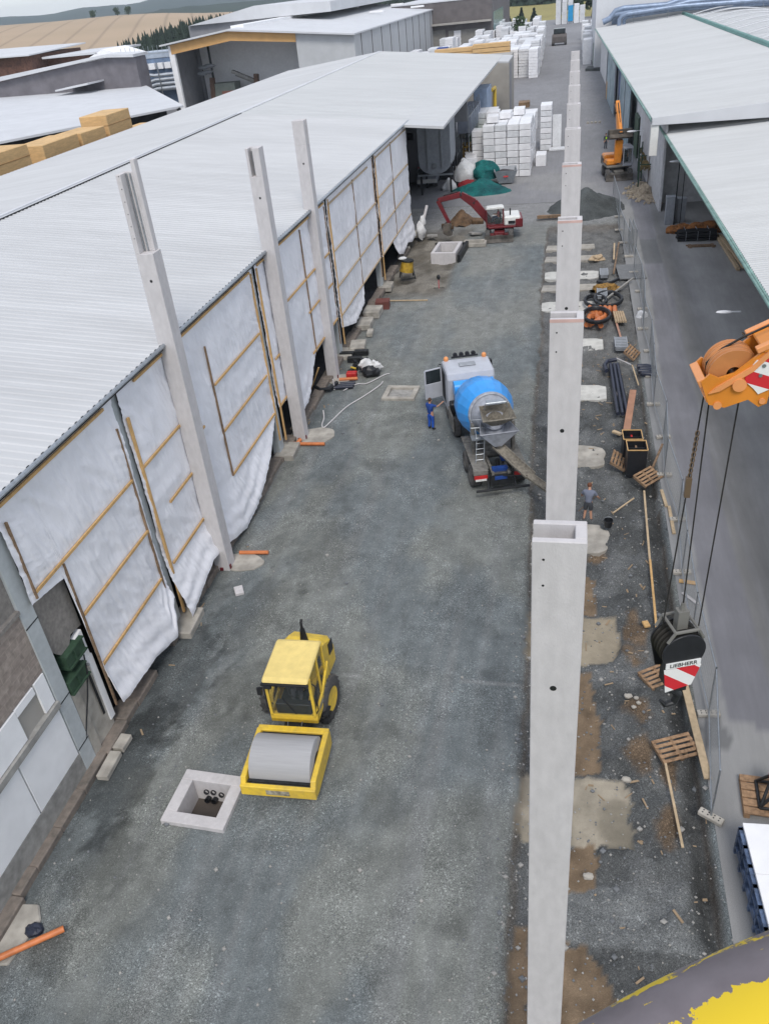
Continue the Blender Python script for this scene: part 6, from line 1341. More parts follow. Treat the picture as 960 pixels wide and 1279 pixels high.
# loose gravel bits along trench
rnd = random.Random(77); m = MB()
for k in range(3600):
    y = 5 + 38 * rnd.random() ** 1.4
    if rnd.random() < .55: x = rnd.uniform(.3, 4.3)
    elif rnd.random() < .5: x = rnd.gauss(-.85 - .6 * ss(18, 40, y), .3)
    else: x = rnd.uniform(-13.5, -1)
    s_ = rnd.uniform(.012, .045) * (1 + 1.3 * (rnd.random() < .06)); z = h_near(x, y)
    m.mi = k % 2; q = MB(); m.ball((x, y, z + s_ * .3), (s_, s_ * rnd.uniform(.7, 1.2), s_ * .7), 4, 3, .6, k)
o = m.build('loose_stones', [M('pale chip', (.36, .35, .33), .9), M('grey chip', (.18, .19, .20), .9)]); tag(o, 'loose stone chips scattered over the gravel and the trench', 'stones', kind='stuff')

rnd = random.Random(5); m = MB()
for k in range(150):
    y = 9 + 42 * rnd.random(); x = rnd.uniform(.9, 4.2) if rnd.random() < .8 else rnd.gauss(-13.4, .3)
    m.cbox((x, y, h_near(x, y) + .02), (rnd.uniform(.05, .38), rnd.uniform(.02, .07), .02), rnd.uniform(0, 3.1))
tag(m.build('wood_chips', [M('splinter wood', (.34, .25, .16), .9)]), 'little wood splinters and scraps strewn along the trench', 'splinters', kind='stuff')
# ---- site fence: panels of tube and wire with perforated feet
def fence_mesh(L=3.45):
    fr = MB(); fr.tube([(0, 0, .12), (0, 0, 2.0)], .028, 6); fr.tube([(L, 0, .12), (L, 0, 2.0)], .028, 6); fr.tube([(0, 0, 1.95), (L, 0, 1.95)], .022, 6); fr.tube([(0, 0, .2), (L, 0, .2)], .022, 6)
    wr = MB()
    for k in range(1, 30): x = L * k / 30; wr.box(x - .003, -.003, .2, x + .003, .003, 1.95)
    for k in range(8): z = .2 + 1.75 * k / 8; wr.box(0, -.0018, z, L, .0018, z + .0036)
    return fr, wr
pts = [(4.22, 14.95), (4.62, 18.7), (4.5, 22.2), (4.55, 25.8), (4.75, 29.4), (4.5, 33.0), (4.75, 36.6), (4.55, 40.2), (4.7, 43.8), (4.85, 47.4), (4.7, 51.0), (4.9, 54.6), (4.95, 58.2), (4.75, 62.5)]
ptsb = [(4.6, 66.6), (4.35, 70.5), (4.15, 74.5), (4.3, 79), (4.1, 87)]
def foot_mesh():
    m = MB(); m.box(-.33, -.11, 0, .33, .11, .14); return m
nearlab = ['nearest fence panel, starting at the perforated foot by the long plank', 'second fence panel, beside the crane hook block', 'third fence panel from the camera', 'fourth fence panel, by the two timber blocks', 'fifth fence panel, by the splintered pallet', 'sixth fence panel, beside the formwork boxes', 'seventh fence panel, by the salmon board', 'eighth fence panel, before the piled sleeves', 'ninth fence panel, beside the piled sleeves', 'tenth fence panel, by the standing pallet', 'eleventh fence panel, near the pale sack', 'twelfth fence panel, past the orange pipes', 'last fence panel before the dull grey sheet']
fproto = None
def fence_panel(a, b, lab):
    global fproto
    d = Vector((b[0] - a[0], b[1] - a[1], 0)); rz = math.atan2(d.y, d.x); sc = d.length / 3.45
    if fproto is None:
        t = thing('mesh_fence', lab, 'fence panel', (a[0], a[1], 0), rz, 'mesh fence panels along the road'); fr, wr = fence_mesh(); fr.build('frame', steel, t); wr.build('wire_mesh', steel, t); fproto = t
    else: t = dup(fproto, (a[0], a[1], 0), rz, lab)
    t.scale = (sc, 1, 1); return t
for i in range(len(pts) - 1): fence_panel(pts[i], pts[i + 1], nearlab[i])
for i in range(len(ptsb) - 1): fence_panel(ptsb[i], ptsb[i + 1], ['fence panel at the dull grey sheet', 'fence panel right before the gravel heap', 'fence panel beside the gravel heap', 'farthest fence panel, beyond the gravel heap'][i])
fence_panel((4.9, 67.2), (4.75, 70.6), 'spare fence panel stacked behind the far fence line')
fence_panel((5.15, 67.0), (5.0, 70.4), 'second spare fence panel, outermost of the stacked ones')
ft = None
for i, (x, y) in enumerate(pts + ptsb[:4]):
    if ft is None:
        ft = foot_mesh().build('perforated_block', concrete_pale, bevel=.02, loc=(x, y, .004)); o = ft
        h = MB()
        for q in (-.22, -.08, .08, .22):
            for yy in (-.04, .045): h.cyl((q, yy, .138), (q, yy, .1425), .022, n=10)
        h.build('foot_hole', black, ft)
    else: o = dup(ft, (x, y, .004))
    o.rotation_euler = (0, 0, [-.55, .1, .15, .05, .1, .05, .12, 0, .1, .1, 0, .1, 0, .1, 0, 0, .1, 0][i % 18])
    tag(o, ['nearest perforated fence foot, turned askew'][0] if i == 0 else 'perforated block foot under fence post number %s, counted from the camera' % ['', 'two', 'three', 'four', 'five', 'six', 'seven', 'eight', 'nine', 'ten', 'eleven', 'twelve', 'thirteen', 'fourteen', 'fifteen', 'sixteen', 'seventeen', 'eighteen'][i], 'fence foot', 'perforated fence feet')

# ---- lower right: stack of white boards with blue straps, pallet with shackles
ls = thing('board_pallet', 'stack of white boards with blue frames cut by the right picture edge', 'board stack', (5.55, 12.5, 0), math.radians(3))
m = MB(); m.box(-.75, -1.75, 1.12, 1.2, .15, 1.2); m.box(-.75, .16, 1.12, 1.2, 1.55, 1.2); m.build('top_board', white_panel, ls)
m = MB()
for k in range(2): m.box(-.7, -1.7 + 1.72 * k, .1, 1.1, -.1 + 1.62 * k, 1.1)
m.build('inner_pack', wall_beige, ls)
m = MB()
for z in (.35, .75, 1.02): m.box(-.84, -1.72, z, -.72, 1.5, z + .06)
for k in range(7): m.box(-.84, -1.7 + .52 * k, .1, -.74, -1.6 + .52 * k, 1.08)
for k in range(6): m.cyl((-.86, -1.45 + .5 * k, .55), (-.78, -1.45 + .5 * k, .55), .11, n=12)
m.build('blue_frame', M('blue grey plastic frame', (.11, .16, .27), .5, var=.4, sc=8), ls)
sp = thing('sling_pallet', 'pallet carrying a black steel lifting cradle at the right picture edge', 'pallet', (5.85, 15.65, 0), math.radians(-3))
m = MB()
for k in range(5): m.box(-.75, -.6 + .27 * k, .16, .9, -.38 + .27 * k, .2)
for k in range(3): m.box(-.75 + .7 * k, -.6, .0, -.6 + .7 * k, .68, .155)
m.build('pallet_boards', wood_pallet, sp)
m = MB()
for a, b in (((-.35, -.4, .22), (-.1, .1, .9)), ((.5, -.4, .22), (.2, .1, .9)), ((-.35, .5, .22), (-.1, .2, .9)), ((.5, .5, .22), (.2, .2, .9)), ((-.35, -.4, .24), (.5, -.4, .24)), ((-.35, .5, .24), (.5, .5, .24)), ((-.35, -.4, .24), (-.35, .5, .24)), ((-.35, -.4, .3), (.5, .5, .35))): m.tube([a, b], .045, 8)
m.build('cradle', steel_dark, sp)
m = MB(); m.box(-.15, -.1, .85, .3, .3, 1.15); m.build('hazard_block', m_stripe('hazard stripes small', .1), sp)

# ================================================================ CRANE BOOM HEAD, ROPES, HOOK BLOCK
bd = Vector((.88, .06, .44)).normalized(); bs = Vector((0, 0, 1)).cross(bd).normalized(); bu = bd.cross(bs)
tip = Vector((1.34, 7.86, 15.98))
def BX(m): m.X = Matrix(((bd.x, bs.x, bu.x, tip.x), (bd.y, bs.y, bu.y, tip.y), (bd.z, bs.z, bu.z, tip.z), (0, 0, 0, 1))); return m
cr = thing('crane_boom', 'orange crane boom head with sheave and red white warning stripes reaching in from the right', 'crane boom', (0, 0, 0))
# local axes: x along the boom away from the tip, y to the far side, z up; near side is -y
SD = -.21 
prof = [(-.02, -.10), (.0, .16), (.10, .20), (.16, .12), (.30, .10), (.62, .20), (.75, .20), (.75, -.28), (.62, -.24), (.52, -.24), (.46, -.34), (.38, -.34), (.32, -.22), (.1, -.20)]
m = BX(MB()); m.prism([(a, b) for a, b in prof], -.22, -.19, 'y'); m.prism([(a, b) for a, b in prof], .19, .22, 'y'); m.build('cheek_plate', orange, cr)
m = BX(MB()); m.box(.75, -.24, -.30, 9.0, .24, .24); m.box(.60, -.235, .17, .78, .235, .225); m.build('boom_section', orange, cr, bevel=.012)
m = BX(MB()); m.box(.55, -.245, .20, 9.0, -.17, .255); m.box(.55, .17, .20, 9.0, .245, .255); m.box(-.03, -.21, -.08, .03, .21, .0); m.box(-.03, -.21, .10, .05, .21, .18); m.build('edge_rail', orange_lt, cr, bevel=.006)
def sheave(m, c, r, w_=.05, n=30):
    m.lathe([(-w_, r * .3), (-w_, r), (-w_ * .5, r * 1.0), (-.006, r * .86), (.006, r * .86), (w_ * .5, r), (w_, r), (w_, r * .3)], c, (0, 1, 0), n)
m = BX(MB()); 
for y_ in (-.10, .0, .10): sheave(m, (.30, y_, .06), .24, .045)
m.build('sheave', M('pale orange sheave', (.74, .30, .10), .5, var=.2), cr, smooth=True)
m = BX(MB()); m.cyl((.30, -.26, -.02), (.30, .26, -.02), .065, n=18); m.cyl((.05, -.24, -.14), (.05, .24, -.14), .04, n=12); m.cyl((.60, -.25, -.22), (.60, .25, -.22), .035, n=12); m.cyl((.43, -.24, -.29), (.43, .24, -.29), .03, n=12); m.build('sheave_pin', orange_lt, cr, smooth=True)
st_m = m_stripe('boom warning stripes', .13, .35)
m = BX(MB()); m.prism([(.02, .02), (.10, .05), (.45, .10), (.80, .25), (.80, .20), (.46, .05), (.12, .0)], -.245, -.20, 'y'); m.build('edge_rail', orange_lt, cr)
m = BX(MB()); m.prism([(.38, .05), (.52, .14), (.62, .10), (.73, -.20), (.42, -.20), (.40, -.12), (.36, -.02)], -.235, -.222, 'y'); o = m.build('warning_sign', st_m, cr)
m = BX(MB()); m.prism([(.98, .245), (1.8, .245), (1.8, .256), (.98, .256)], -.16, .14, 'y'); m.prism([(1.0, -.22), (1.9, -.22), (1.9, .15), (1.0, .15)], -.252, -.241, 'y') if False else None; m.build('warning_sign', m_stripe('boom warning stripes top', .17, 1.6, (.72, .70, .70), (.52, .06, .10)), cr)
m = BX(MB())
for (x_, z_) in ((.50, -.02), (.56, .06)): m.cyl((x_, -.245, z_), (x_, -.225, z_), .018, n=8)
m.tube([(.70, -.26, -.2), (.8, -.30, -.12), (.9, -.27, -.25), (1.0, -.3, -.1), (1.1, -.28, -.05)], .03, 7); m.cyl((.95, -.30, -.05), (1.12, -.30, -.02), .05, n=10); m.build('hydraulic_fitting', steel, cr, smooth=True)
hh = BX(MB()); hh.tube([(.8 + .05 * i, -.28 + .05 * math.sin(i * 1.3), -.34 - .05 * i + .02 * math.cos(i * 2)) for i in range(9)], [.05, .07, .06, .08, .06, .08, .06, .07, .05], 8); hh.build('chain_sling', M('rusty chain links', (.10, .05, .025), .7, metal=.3, var=.5, sc=14), cr)
def W3(a, b, c): return BX(MB()).X @ Vector((a, b, c))
m = MB(); hoist = W3(9, -.02, .33); m.tube([tuple(W3(9, 0, .31)), tuple(W3(.5, 0, .31)), tuple(W3(.30, 0, .29)), tuple(W3(.12, 0, .22)), tuple(W3(.06, 0, .08))], .012, 6); m.build('hoist_rope', rope_m, cr)
# hook block (plumb below the head)
hbx, hby, hbz = 1.475, 8.0, 12.42
hb = thing('hook_block', 'black crane hook block with a white name plate and red white striped face', 'hook block', (hbx, hby, hbz), math.radians(20)); hb.scale = (1.12, 1.12, 1.08)
m = MB(); disc = [(.25 * math.cos(a), .02 + .25 * math.sin(a)) for a in [-.35 + (PI + .7) * i / 20 for i in range(21)]] + [(-.16, -.42), (.10, -.47)]
m.prism([(x, z) for x, z in disc], -.16, -.135, 'y'); m.prism([(x, z) for x, z in disc], .135, .16, 'y'); m.build('side_plate', black, hb, bevel=.006)
m = MB()
for y_ in (-.09, -.03, .03, .09): m.lathe([(-.022, .06), (-.022, .255), (-.004, .215), (.004, .215), (.022, .255), (.022, .06)], (0, y_, .02), (0, 1, 0), 30)
m.build('sheave', M('greasy sheave', (.06, .056, .05), .5, metal=.4, var=.3), hb, smooth=True)
m = MB(); m.tube([(-.2, -.15, .2), (-.13, -.16, .34), (.13, -.16, .34), (.2, -.15, .2)], .02, 6); m.tube([(-.2, .15, .2), (-.13, .16, .34), (.13, .16, .34), (.2, .15, .2)], .02, 6); m.cyl((-.13, -.16, .34), (-.13, .16, .34), .018, n=6); m.cyl((.13, -.16, .34), (.13, .16, .34), .018, n=6)
m.box(-.06, -.05, .24, .06, .05, .52); m.cyl((0, 0, .5), (0, 0, .62), .035, .02, 8); m.build('guard_frame', M('dusty grey iron', (.17, .165, .15), .8), hb)
m = MB(); m.box(-.10, -.135, -.62, .10, .135, -.2); m.tube([(0, 0, -.6), (0, 0, -.72), (.09, 0, -.82), (.05, 0, -.95), (-.06, 0, -.97), (-.12, 0, -.88)], [.05, .05, .05, .045, .035, .02], 10); m.build('hook', steel_dark, hb)
m = MB(); m.prism([(-.215, -.20), (.215, -.20), (.13, -.50), (.02, -.52), (-.17, -.56)], -.172, -.162, 'y'); m.build('striped_plate', m_stripe('hook stripes', .17, .8), hb)
m = MB(); m.box(-.20, -.176, -.185, .20, -.162, -.105); pl = m.build('name_plate', M('white plate', (.75, .75, .74), .5, var=.03), hb)
fc = bpy.data.curves.new('lettering', 'FONT'); fc.body = 'LIEBHERR'; fc.size = .075; fc.align_x = 'CENTER'; fc.align_y = 'CENTER'; fc.extrude = .001; fc.offset = .0012
fo = bpy.data.objects.new('lettering', fc); COL.objects.link(fo)
dg = bpy.context.evaluated_depsgraph_get(); me = bpy.data.meshes.new_from_object(fo.evaluated_get(dg)); bpy.data.objects.remove(fo)
lt = bpy.data.objects.new('lettering', me); COL.objects.link(lt); lt.parent = pl; lt.location = (0, -.178, -.145); lt.rotation_euler = (PI / 2, 0, 0); me.materials.clear(); me.materials.append(black)
rp_ = thing('hoist_rope', 'three steel hoist ropes hanging from the boom head to the hook block', 'rope', (hbx, hby, hbz + .3))
def rope(a, b): 
    m = MB(); a = Vector(a) - rp_.location; b = Vector(b) - rp_.location; m.tube([a, b], .0085, 6); m.build('rope', rope_m, rp_)
RA, RB_ = Vector((1.27, 8.02, 12.55)), W3(.0, 0, -.06)
rope(RA, RB_); rope((1.68, 7.99, 12.5), W3(.38, .05, -.1)); rope((1.475, 8.0, 13.0), W3(.06, .03, -.08))
WP = RA.lerp(RB_, .66); m = MB(); m.box(WP.x - .03, WP.y - .05, WP.z - .12, WP.x + .03, WP.y + .01, WP.z + .12)
for k in range(9):
    cp = WP + (RB_ - RA).normalized() * (.15 + .065 * k); m.tube([(cp.x + .018 * math.cos(a), cp.y - .02, cp.z + .034 * math.sin(a)) for a in [2 * PI * q / 8 for q in range(8)]], .007, 5, closed=True)
tag(m.build('limit_weight', M('dull brass weight', (.16, .11, .07), .6, metal=.3)), 'small brass brown limit weight with a chain on the middle hoist rope', 'weight')

# ================================================================ FOREGROUND RAIL (worn yellow tube of the work platform)
tp_ = [(-.10, .245, 18.630), (-.023, .29, 18.662), (.048, .329, 18.692), (.126, .370, 18.724), (.204, .408, 18.750), (.29, .445, 18.772), (.38, .48, 18.79)]
P = smooth_path([(p[0], p[1], p[2] - .009) for p in tp_], 10); n = 40; vs = []; uv = []
for i, p in enumerate(P):
    a = P[max(0, i - 1)]; b = P[min(len(P) - 1, i + 1)]; d = (b - a).normalized(); y_ = Vector((0, 0, 1)); x_ = d.cross(y_).normalized(); y2 = x_.cross(d)
    for k in range(n):
        t = 2 * PI * k / n; j = 1 + .012 * nz(i * .12, math.cos(t) * 2, math.sin(t) * 2)
        vs.append(tuple(p + (x_ * math.cos(t) + y2 * math.sin(t)) * .085 * j))
me = bpy.data.meshes.new('platform_rail'); L_ = len(P)
me.from_pydata(vs, [], [(i * n + k, i * n + (k + 1) % n, (i + 1) * n + (k + 1) % n, (i + 1) * n + k) for i in range(L_ - 1) for k in range(n)] + [tuple(range(n - 1, -1, -1)), tuple(range((L_ - 1) * n, L_ * n))])
at = me.color_attributes.new('around', 'FLOAT_COLOR', 'POINT')
for i in range(L_):
    for k in range(n): at.data[i * n + k].color = (min(2 * PI * k / n, 2 * PI - 2 * PI * k / n) / PI, 1.0 if k <= n / 2 else 0.0, i / L_, 1)
me.polygons.foreach_set('use_smooth', [True] * len(me.polygons))
mt = bpy.data.materials.new('worn yellow rail paint'); mt.use_nodes = True; t = mt.node_tree; Lk = t.links.new; b = t.nodes['Principled BSDF']
A = t.nodes.new('ShaderNodeAttribute'); A.attribute_name = 'around'; sx = t.nodes.new('ShaderNodeSeparateColor'); Lk(A.outputs['Color'], sx.inputs[0])
tc = t.nodes.new('ShaderNodeTexCoord')
def tnoise(sc, det=8, rough=.6):
    q = t.nodes.new('ShaderNodeTexNoise'); q.inputs['Scale'].default_value = sc; q.inputs['Detail'].default_value = det; q.inputs['Roughness'].default_value = rough; Lk(tc.outputs['Object'], q.inputs['Vector']); return q.outputs[0]
def tmath(op, a, b_=None, c=None):
    q = t.nodes.new('ShaderNodeMath'); q.operation = op
    for i, v in enumerate((a, b_, c)):
        if v is None: continue
        if isinstance(v, (int, float)): q.inputs[i].default_value = v
        else: Lk(v, q.inputs[i])
    return q.outputs[0]
RAIL_BARE = (.60, .985)   # range of 'height on the tube' that is bare
nz1 = tmath('MULTIPLY_ADD', tnoise(45), .16, tmath('MULTIPLY_ADD', tnoise(11, 3), .16, -.16))
ang = tmath('ADD', sx.outputs[0], nz1)
bare = tmath('MULTIPLY', tmath('GREATER_THAN', ang, .575), tmath('LESS_THAN', tmath('ADD', sx.outputs[0], tmath('MULTIPLY', nz1, .6)), .79))
chips = tmath('MULTIPLY', tmath('GREATER_THAN', tnoise(30, 10, .7), .63), tmath('GREATER_THAN', sx.outputs[0], .70))
spots = tmath('GREATER_THAN', tnoise(60, 3), .73)
rim = tmath('MULTIPLY', tmath('GREATER_THAN', sx.outputs[0], .76), tmath('GREATER_THAN', tnoise(19, 9, .75), .50))
m1 = tmath('MAXIMUM', tmath('MAXIMUM', tmath('SUBTRACT', bare, chips), spots), rim)
mx = t.nodes.new('ShaderNodeMix'); mx.data_type = 'RGBA'; Lk(m1, mx.inputs['Factor']); mx.inputs['A'].default_value = (.66, .47, .012, 1)
mb2 = t.nodes.new('ShaderNodeMix'); mb2.data_type = 'RGBA'; Lk(tnoise(14, 6), mb2.inputs['Factor']); mb2.inputs['A'].default_value = (.075, .06, .065, 1); mb2.inputs['B'].default_value = (.24, .21, .225, 1)
Lk(mb2.outputs['Result'], mx.inputs['B']); Lk(mx.outputs['Result'], b.inputs['Base Color'])
b.inputs['Roughness'].default_value = .42
bp = t.nodes.new('ShaderNodeBump'); bp.inputs['Strength'].default_value = .5; bp.inputs['Distance'].default_value = .0015; bp.invert = True; Lk(m1, bp.inputs['Height']); Lk(bp.outputs[0], b.inputs['Normal'])
me.materials.append(mt)
ro_ = bpy.data.objects.new('platform_rail', me); COL.objects.link(ro_); tag(ro_, 'worn yellow round rail with bare brown metal along its top, lower right corner', 'rail')

# ================================================================ PEOPLE
def skinned(chains, name, mat, parent, sub=1):
    """chains: list of lists of (x,y,z,r); first vertex of each later chain may equal an existing one"""
    vs = []; es = []; rs = []; idx = {}
    for ch in chains:
        prev = None
        for (x, y, z, r) in ch:
            k = (round(x, 4), round(y, 4), round(z, 4))
            if k not in idx: idx[k] = len(vs); vs.append((x, y, z)); rs.append(r)
            i = idx[k]
            if prev is not None and prev != i: es.append((prev, i))
            prev = i
    me = bpy.data.meshes.new(name); me.from_pydata(vs, es, []); o = bpy.data.objects.new(name, me); COL.objects.link(o)
    md = o.modifiers.new('s', 'SKIN'); md.use_smooth_shade = True
    for i, r in enumerate(rs): me.skin_vertices[0].data[i].radius = (r, r) if not isinstance(r, tuple) else r
    me.skin_vertices[0].data[0].use_root = True
    md2 = o.modifiers.new('d', 'SUBSURF'); md2.levels = sub; md2.render_levels = sub
    dg = bpy.context.evaluated_depsgraph_get(); dg.update(); em = bpy.data.meshes.new_from_object(o.evaluated_get(dg)); bpy.data.objects.remove(o)
    em.materials.clear(); em.materials.append(mat); em.polygons.foreach_set('use_smooth', [True] * len(em.polygons))
    o = bpy.data.objects.new(name, em); COL.objects.link(o); o.parent = parent; return o
def person(label, loc, rz, J, shirt, trousers, shoe, hair=hair_m, short=False, sleeves='short', helmet=None, vest=None):
    """faces -y; J: joints"""
    t = thing('person', label, 'person', loc, rz)
    V = lambda k: Vector(J[k]); pel, che, nk, hd = V('pelvis'), V('chest'), V('neck'), V('head')
    ch = [[(*pel, .125), (*pel.lerp(che, .5), .12), (*che, .135), (*nk, .06), (*nk.lerp(hd, .35), .055), (*hd, .085), (*(hd + (hd - nk).normalized() * .09), .07)]]
    face = (Vector((0, -1, 0)) if 'face' not in J else Vector(J['face'])).normalized()
    ch.append([(*hd, .085), (*(hd + face * .075 - (hd - nk).normalized() * .01), .028)])   # nose
    for s_ in ('l', 'r'):
        sh, el, wr = V('sh' + s_), V('el' + s_), V('wr' + s_); hp_, kn, an, to = V('hip' + s_), V('kn' + s_), V('an' + s_), V('to' + s_)
        ch.append([(*che, .135), (*sh, .065), (*sh.lerp(el, .5), .052), (*el, .042), (*el.lerp(wr, .5), .038), (*wr, .027)])
        hd_ = (wr - el).normalized(); sd_ = hd_.cross(Vector((0, 0, 1))); sd_ = (sd_ if sd_.length > .1 else Vector((1, 0, 0))).normalized(); dn = hd_.cross(sd_).normalized()
        palm = wr + hd_ * .075; ch.append([(*wr, .027), (*palm, .030)])
        for q, L in ((-.030, .062), (-.010, .075), (.010, .07), (.030, .055)):
            b0 = palm + sd_ * q + hd_ * .02; b1 = b0 + hd_ * L * .55 + dn * .01; b2 = b1 + hd_ * L * .4 + dn * .03
            ch.append([(*palm, .030), (*b0, .010), (*b1, .009), (*b2, .008)])
        th = wr + hd_ * .03 + sd_ * .035; ch.append([(*wr, .027), (*th, .012), (*(th + hd_ * .035 + sd_ * .02 + dn * .01), .010)])
        ch.append([(*pel, .125), (*hp_, .095), (*hp_.lerp(kn, .5), .08), (*kn, .058), (*kn.lerp(an, .4), .058), (*an, .038), (*to, .04)])
    skinned(ch, 'body', skin_m, t)
    # clothes follow the same joints, a little wider
    c2 = [[(*(pel + (pel - che) * .12), .155), (*pel.lerp(che, .15), .16), (*pel.lerp(che, .5), .155), (*che, .16), (*che.lerp(nk, .75), .085)]]
    for s_ in ('l', 'r'):
        sh, el, wr = V('sh' + s_), V('el' + s_), V('wr' + s_)
        e2 = sh.lerp(el, .75) if sleeves == 'short' else wr
        c2.append([(*che, .16), (*sh, .085), (*sh.lerp(el, .6), .072)] + ([(*el, .06), (*el.lerp(wr, .9), .045)] if sleeves != 'short' else [(*e2, .075)]))
    skinned(c2, 'shirt', shirt, t)
    c3 = [[(*(pel + (che - pel) * .18), .14), (*pel, .15)]]
    for s_ in ('l', 'r'):
        hp_, kn, an = V('hip' + s_), V('kn' + s_), V('an' + s_)
        c3.append([(*pel, .15), (*hp_, .115), (*hp_.lerp(kn, .5), .105)] + ([(*hp_.lerp(kn, .9), .1)] if short else [(*kn, .08), (*kn.lerp(an, .5), .075), (*kn.lerp(an, .93), .07)]))
    skinned(c3, 'trousers', trousers, t)
    for s_ in ('l', 'r'):
        an, to = V('an' + s_), V('to' + s_); m = MB(); d = (to - an); d.z = 0; d.normalize(); m.ball(an + d * .07 + Vector((0, 0, -.035)), (.06, .06, .05), 12, 8); m.ball(an + d * .01 + Vector((0, 0, .01)), (.055, .055, .07), 12, 8); m.ball(an + d * .13 + Vector((0, 0, -.045)), (.05, .05, .04), 12, 8); m.build('shoe', shoe, t, smooth=True)
    up = (hd - nk).normalized(); m = MB(); c = hd + up * .055 - face * .012; m.ball(c, (.098, .105, .10), 16, 10, .05, 3); cut = [p for p in m.v]
    m.v = [tuple(Vector(p) - face * max(0, (Vector(p) - c).dot(face) - .02) * .85 if (Vector(p) - c).dot(up) < .045 else p) for p in cut]
    m.build('helmet' if helmet else 'hair', helmet or hair, t, smooth=True)
    m = MB()
    sd = face.cross(up).normalized()
    for s_ in (-1, 1): m.ball(hd + face * .082 + sd * s_ * .03 + up * .02, .011, 8, 6)
    m.build('eyes', black, t)
    m = MB(); 
    for s_ in (-1, 1): m.ball(hd + sd * s_ * .085, (.016, .022, .03), 8, 6)
    m.build('ears', skin_m, t)
    if vest:
        c4 = [[(*pel.lerp(che, .15), .158), (*pel.lerp(che, .5), .158), (*che, .172), (*che.lerp(nk, .5), .12)], ]
        skinned(c4, 'vest', vest, t)
    return t
std = dict(pelvis=(0, 0, .95), chest=(0, .01, 1.32), neck=(0, .01, 1.52), head=(0, -.01, 1.64), shl=(.19, .01, 1.42), shr=(-.19, .01, 1.42),
           ell=(.25, .02, 1.14), elr=(-.25, .02, 1.14), wrl=(.26, -.08, .90), wrr=(-.26, -.08, .90), hipl=(.1, 0, .88), hipr=(-.1, 0, .88),
           knl=(.11, -.02, .48), knr=(-.11, -.02, .48), anl=(.12, .02, .09), anr=(-.12, .02, .09), tol=(.14, -.12, .05), tor=(-.14, -.12, .05))
# worker in shorts, back to the camera, bending a little forward over the column foot
a = dict(std); a.update(chest=(0, -.12, 1.28), neck=(.0, -.21, 1.45), head=(.02, -.28, 1.55), face=(0, -.8, -.6), shl=(.2, -.13, 1.38), shr=(-.2, -.13, 1.38), ell=(.32, -.22, 1.14), elr=(-.34, -.18, 1.14), wrl=(.34, -.42, .98), wrr=(-.36, -.40, .97), anl=(.15, .03, .09), anr=(-.15, .0, .09), tol=(.18, -.12, .05), tor=(-.18, -.15, .05))
person('worker in a grey T-shirt and dark shorts seen from behind beside the second right column', (1.12, 29.25, -.05), math.radians(170), a, M('grey blue cotton', (.17, .19, .25), .9), M('dark grey shorts', (.055, .06, .07), .9), M('grey shoes', (.10, .09, .09), .8), M('reddish brown hair', (.16, .06, .03), .7), short=True)
m = MB(); m.tube([(1.45, 29.6, 1.0), (.75, 29.9, .0)], .018, 6); tag(m.build('tool_handle', wood_dark), 'thin wooden tool shaft held by the worker in shorts', 'tool')
b2 = dict(std); b2.update(wrr=(-.46, -.36, 1.46), elr=(-.36, -.16, 1.32), wrl=(.30, -.36, 1.32), ell=(.30, -.1, 1.18), tol=(.16, -.12, .05), tor=(-.16, -.12, .05))
o = person('driver in bright blue overalls standing at the open left door of the mixer truck', (-6.72, 37.3, 0), math.radians(150), b2, M('blue overall jacket', (.02, .07, .30), .85, var=.2), M('bright blue overall trousers', (.02, .10, .48), .85, var=.2), black, hair_m)
c_ = dict(std); person('worker in a yellow high visibility vest walking beside the orange excavator', (4.05, 113.0, 0), math.radians(20), c_, M('dark work shirt', (.05, .06, .08), .9), M('dark work trousers', (.04, .05, .07), .9), black, hair_m, sleeves='long', vest=M('yellow high visibility vest', (.50, .85, .03), .6))
sit = dict(std); sit.update(pelvis=(0, 0, .12), chest=(0, .02, .48), neck=(0, .02, .68), head=(0, .0, .80), shl=(.18, .02, .58), shr=(-.18, .02, .58), ell=(.24, -.06, .33), elr=(-.24, -.06, .33), wrl=(.2, -.3, .36), wrr=(-.2, -.3, .36), hipl=(.1, -.06, .10), hipr=(-.1, -.06, .10), knl=(.12, -.42, .14), knr=(-.12, -.42, .14), anl=(.12, -.5, -.22), anr=(-.12, -.5, -.22), tol=(.12, -.62, -.26), tor=(-.12, -.62, -.26))
person('excavator driver in a dark red shirt seated in the red excavator cab', (-6.10, 73.3, 1.78), math.radians(-83), sit, M('dark red shirt', (.25, .04, .05), .9), M('navy trousers', (.03, .04, .08), .9), black, hair_m)
person('roller driver in a brown shirt seated behind the windscreen of the yellow roller', (-7.72, 17.05, 1.68), math.radians(2), sit, M('brown work shirt', (.20, .11, .08), .9), M('grey work trousers', (.08, .08, .09), .9), black, hair_m)

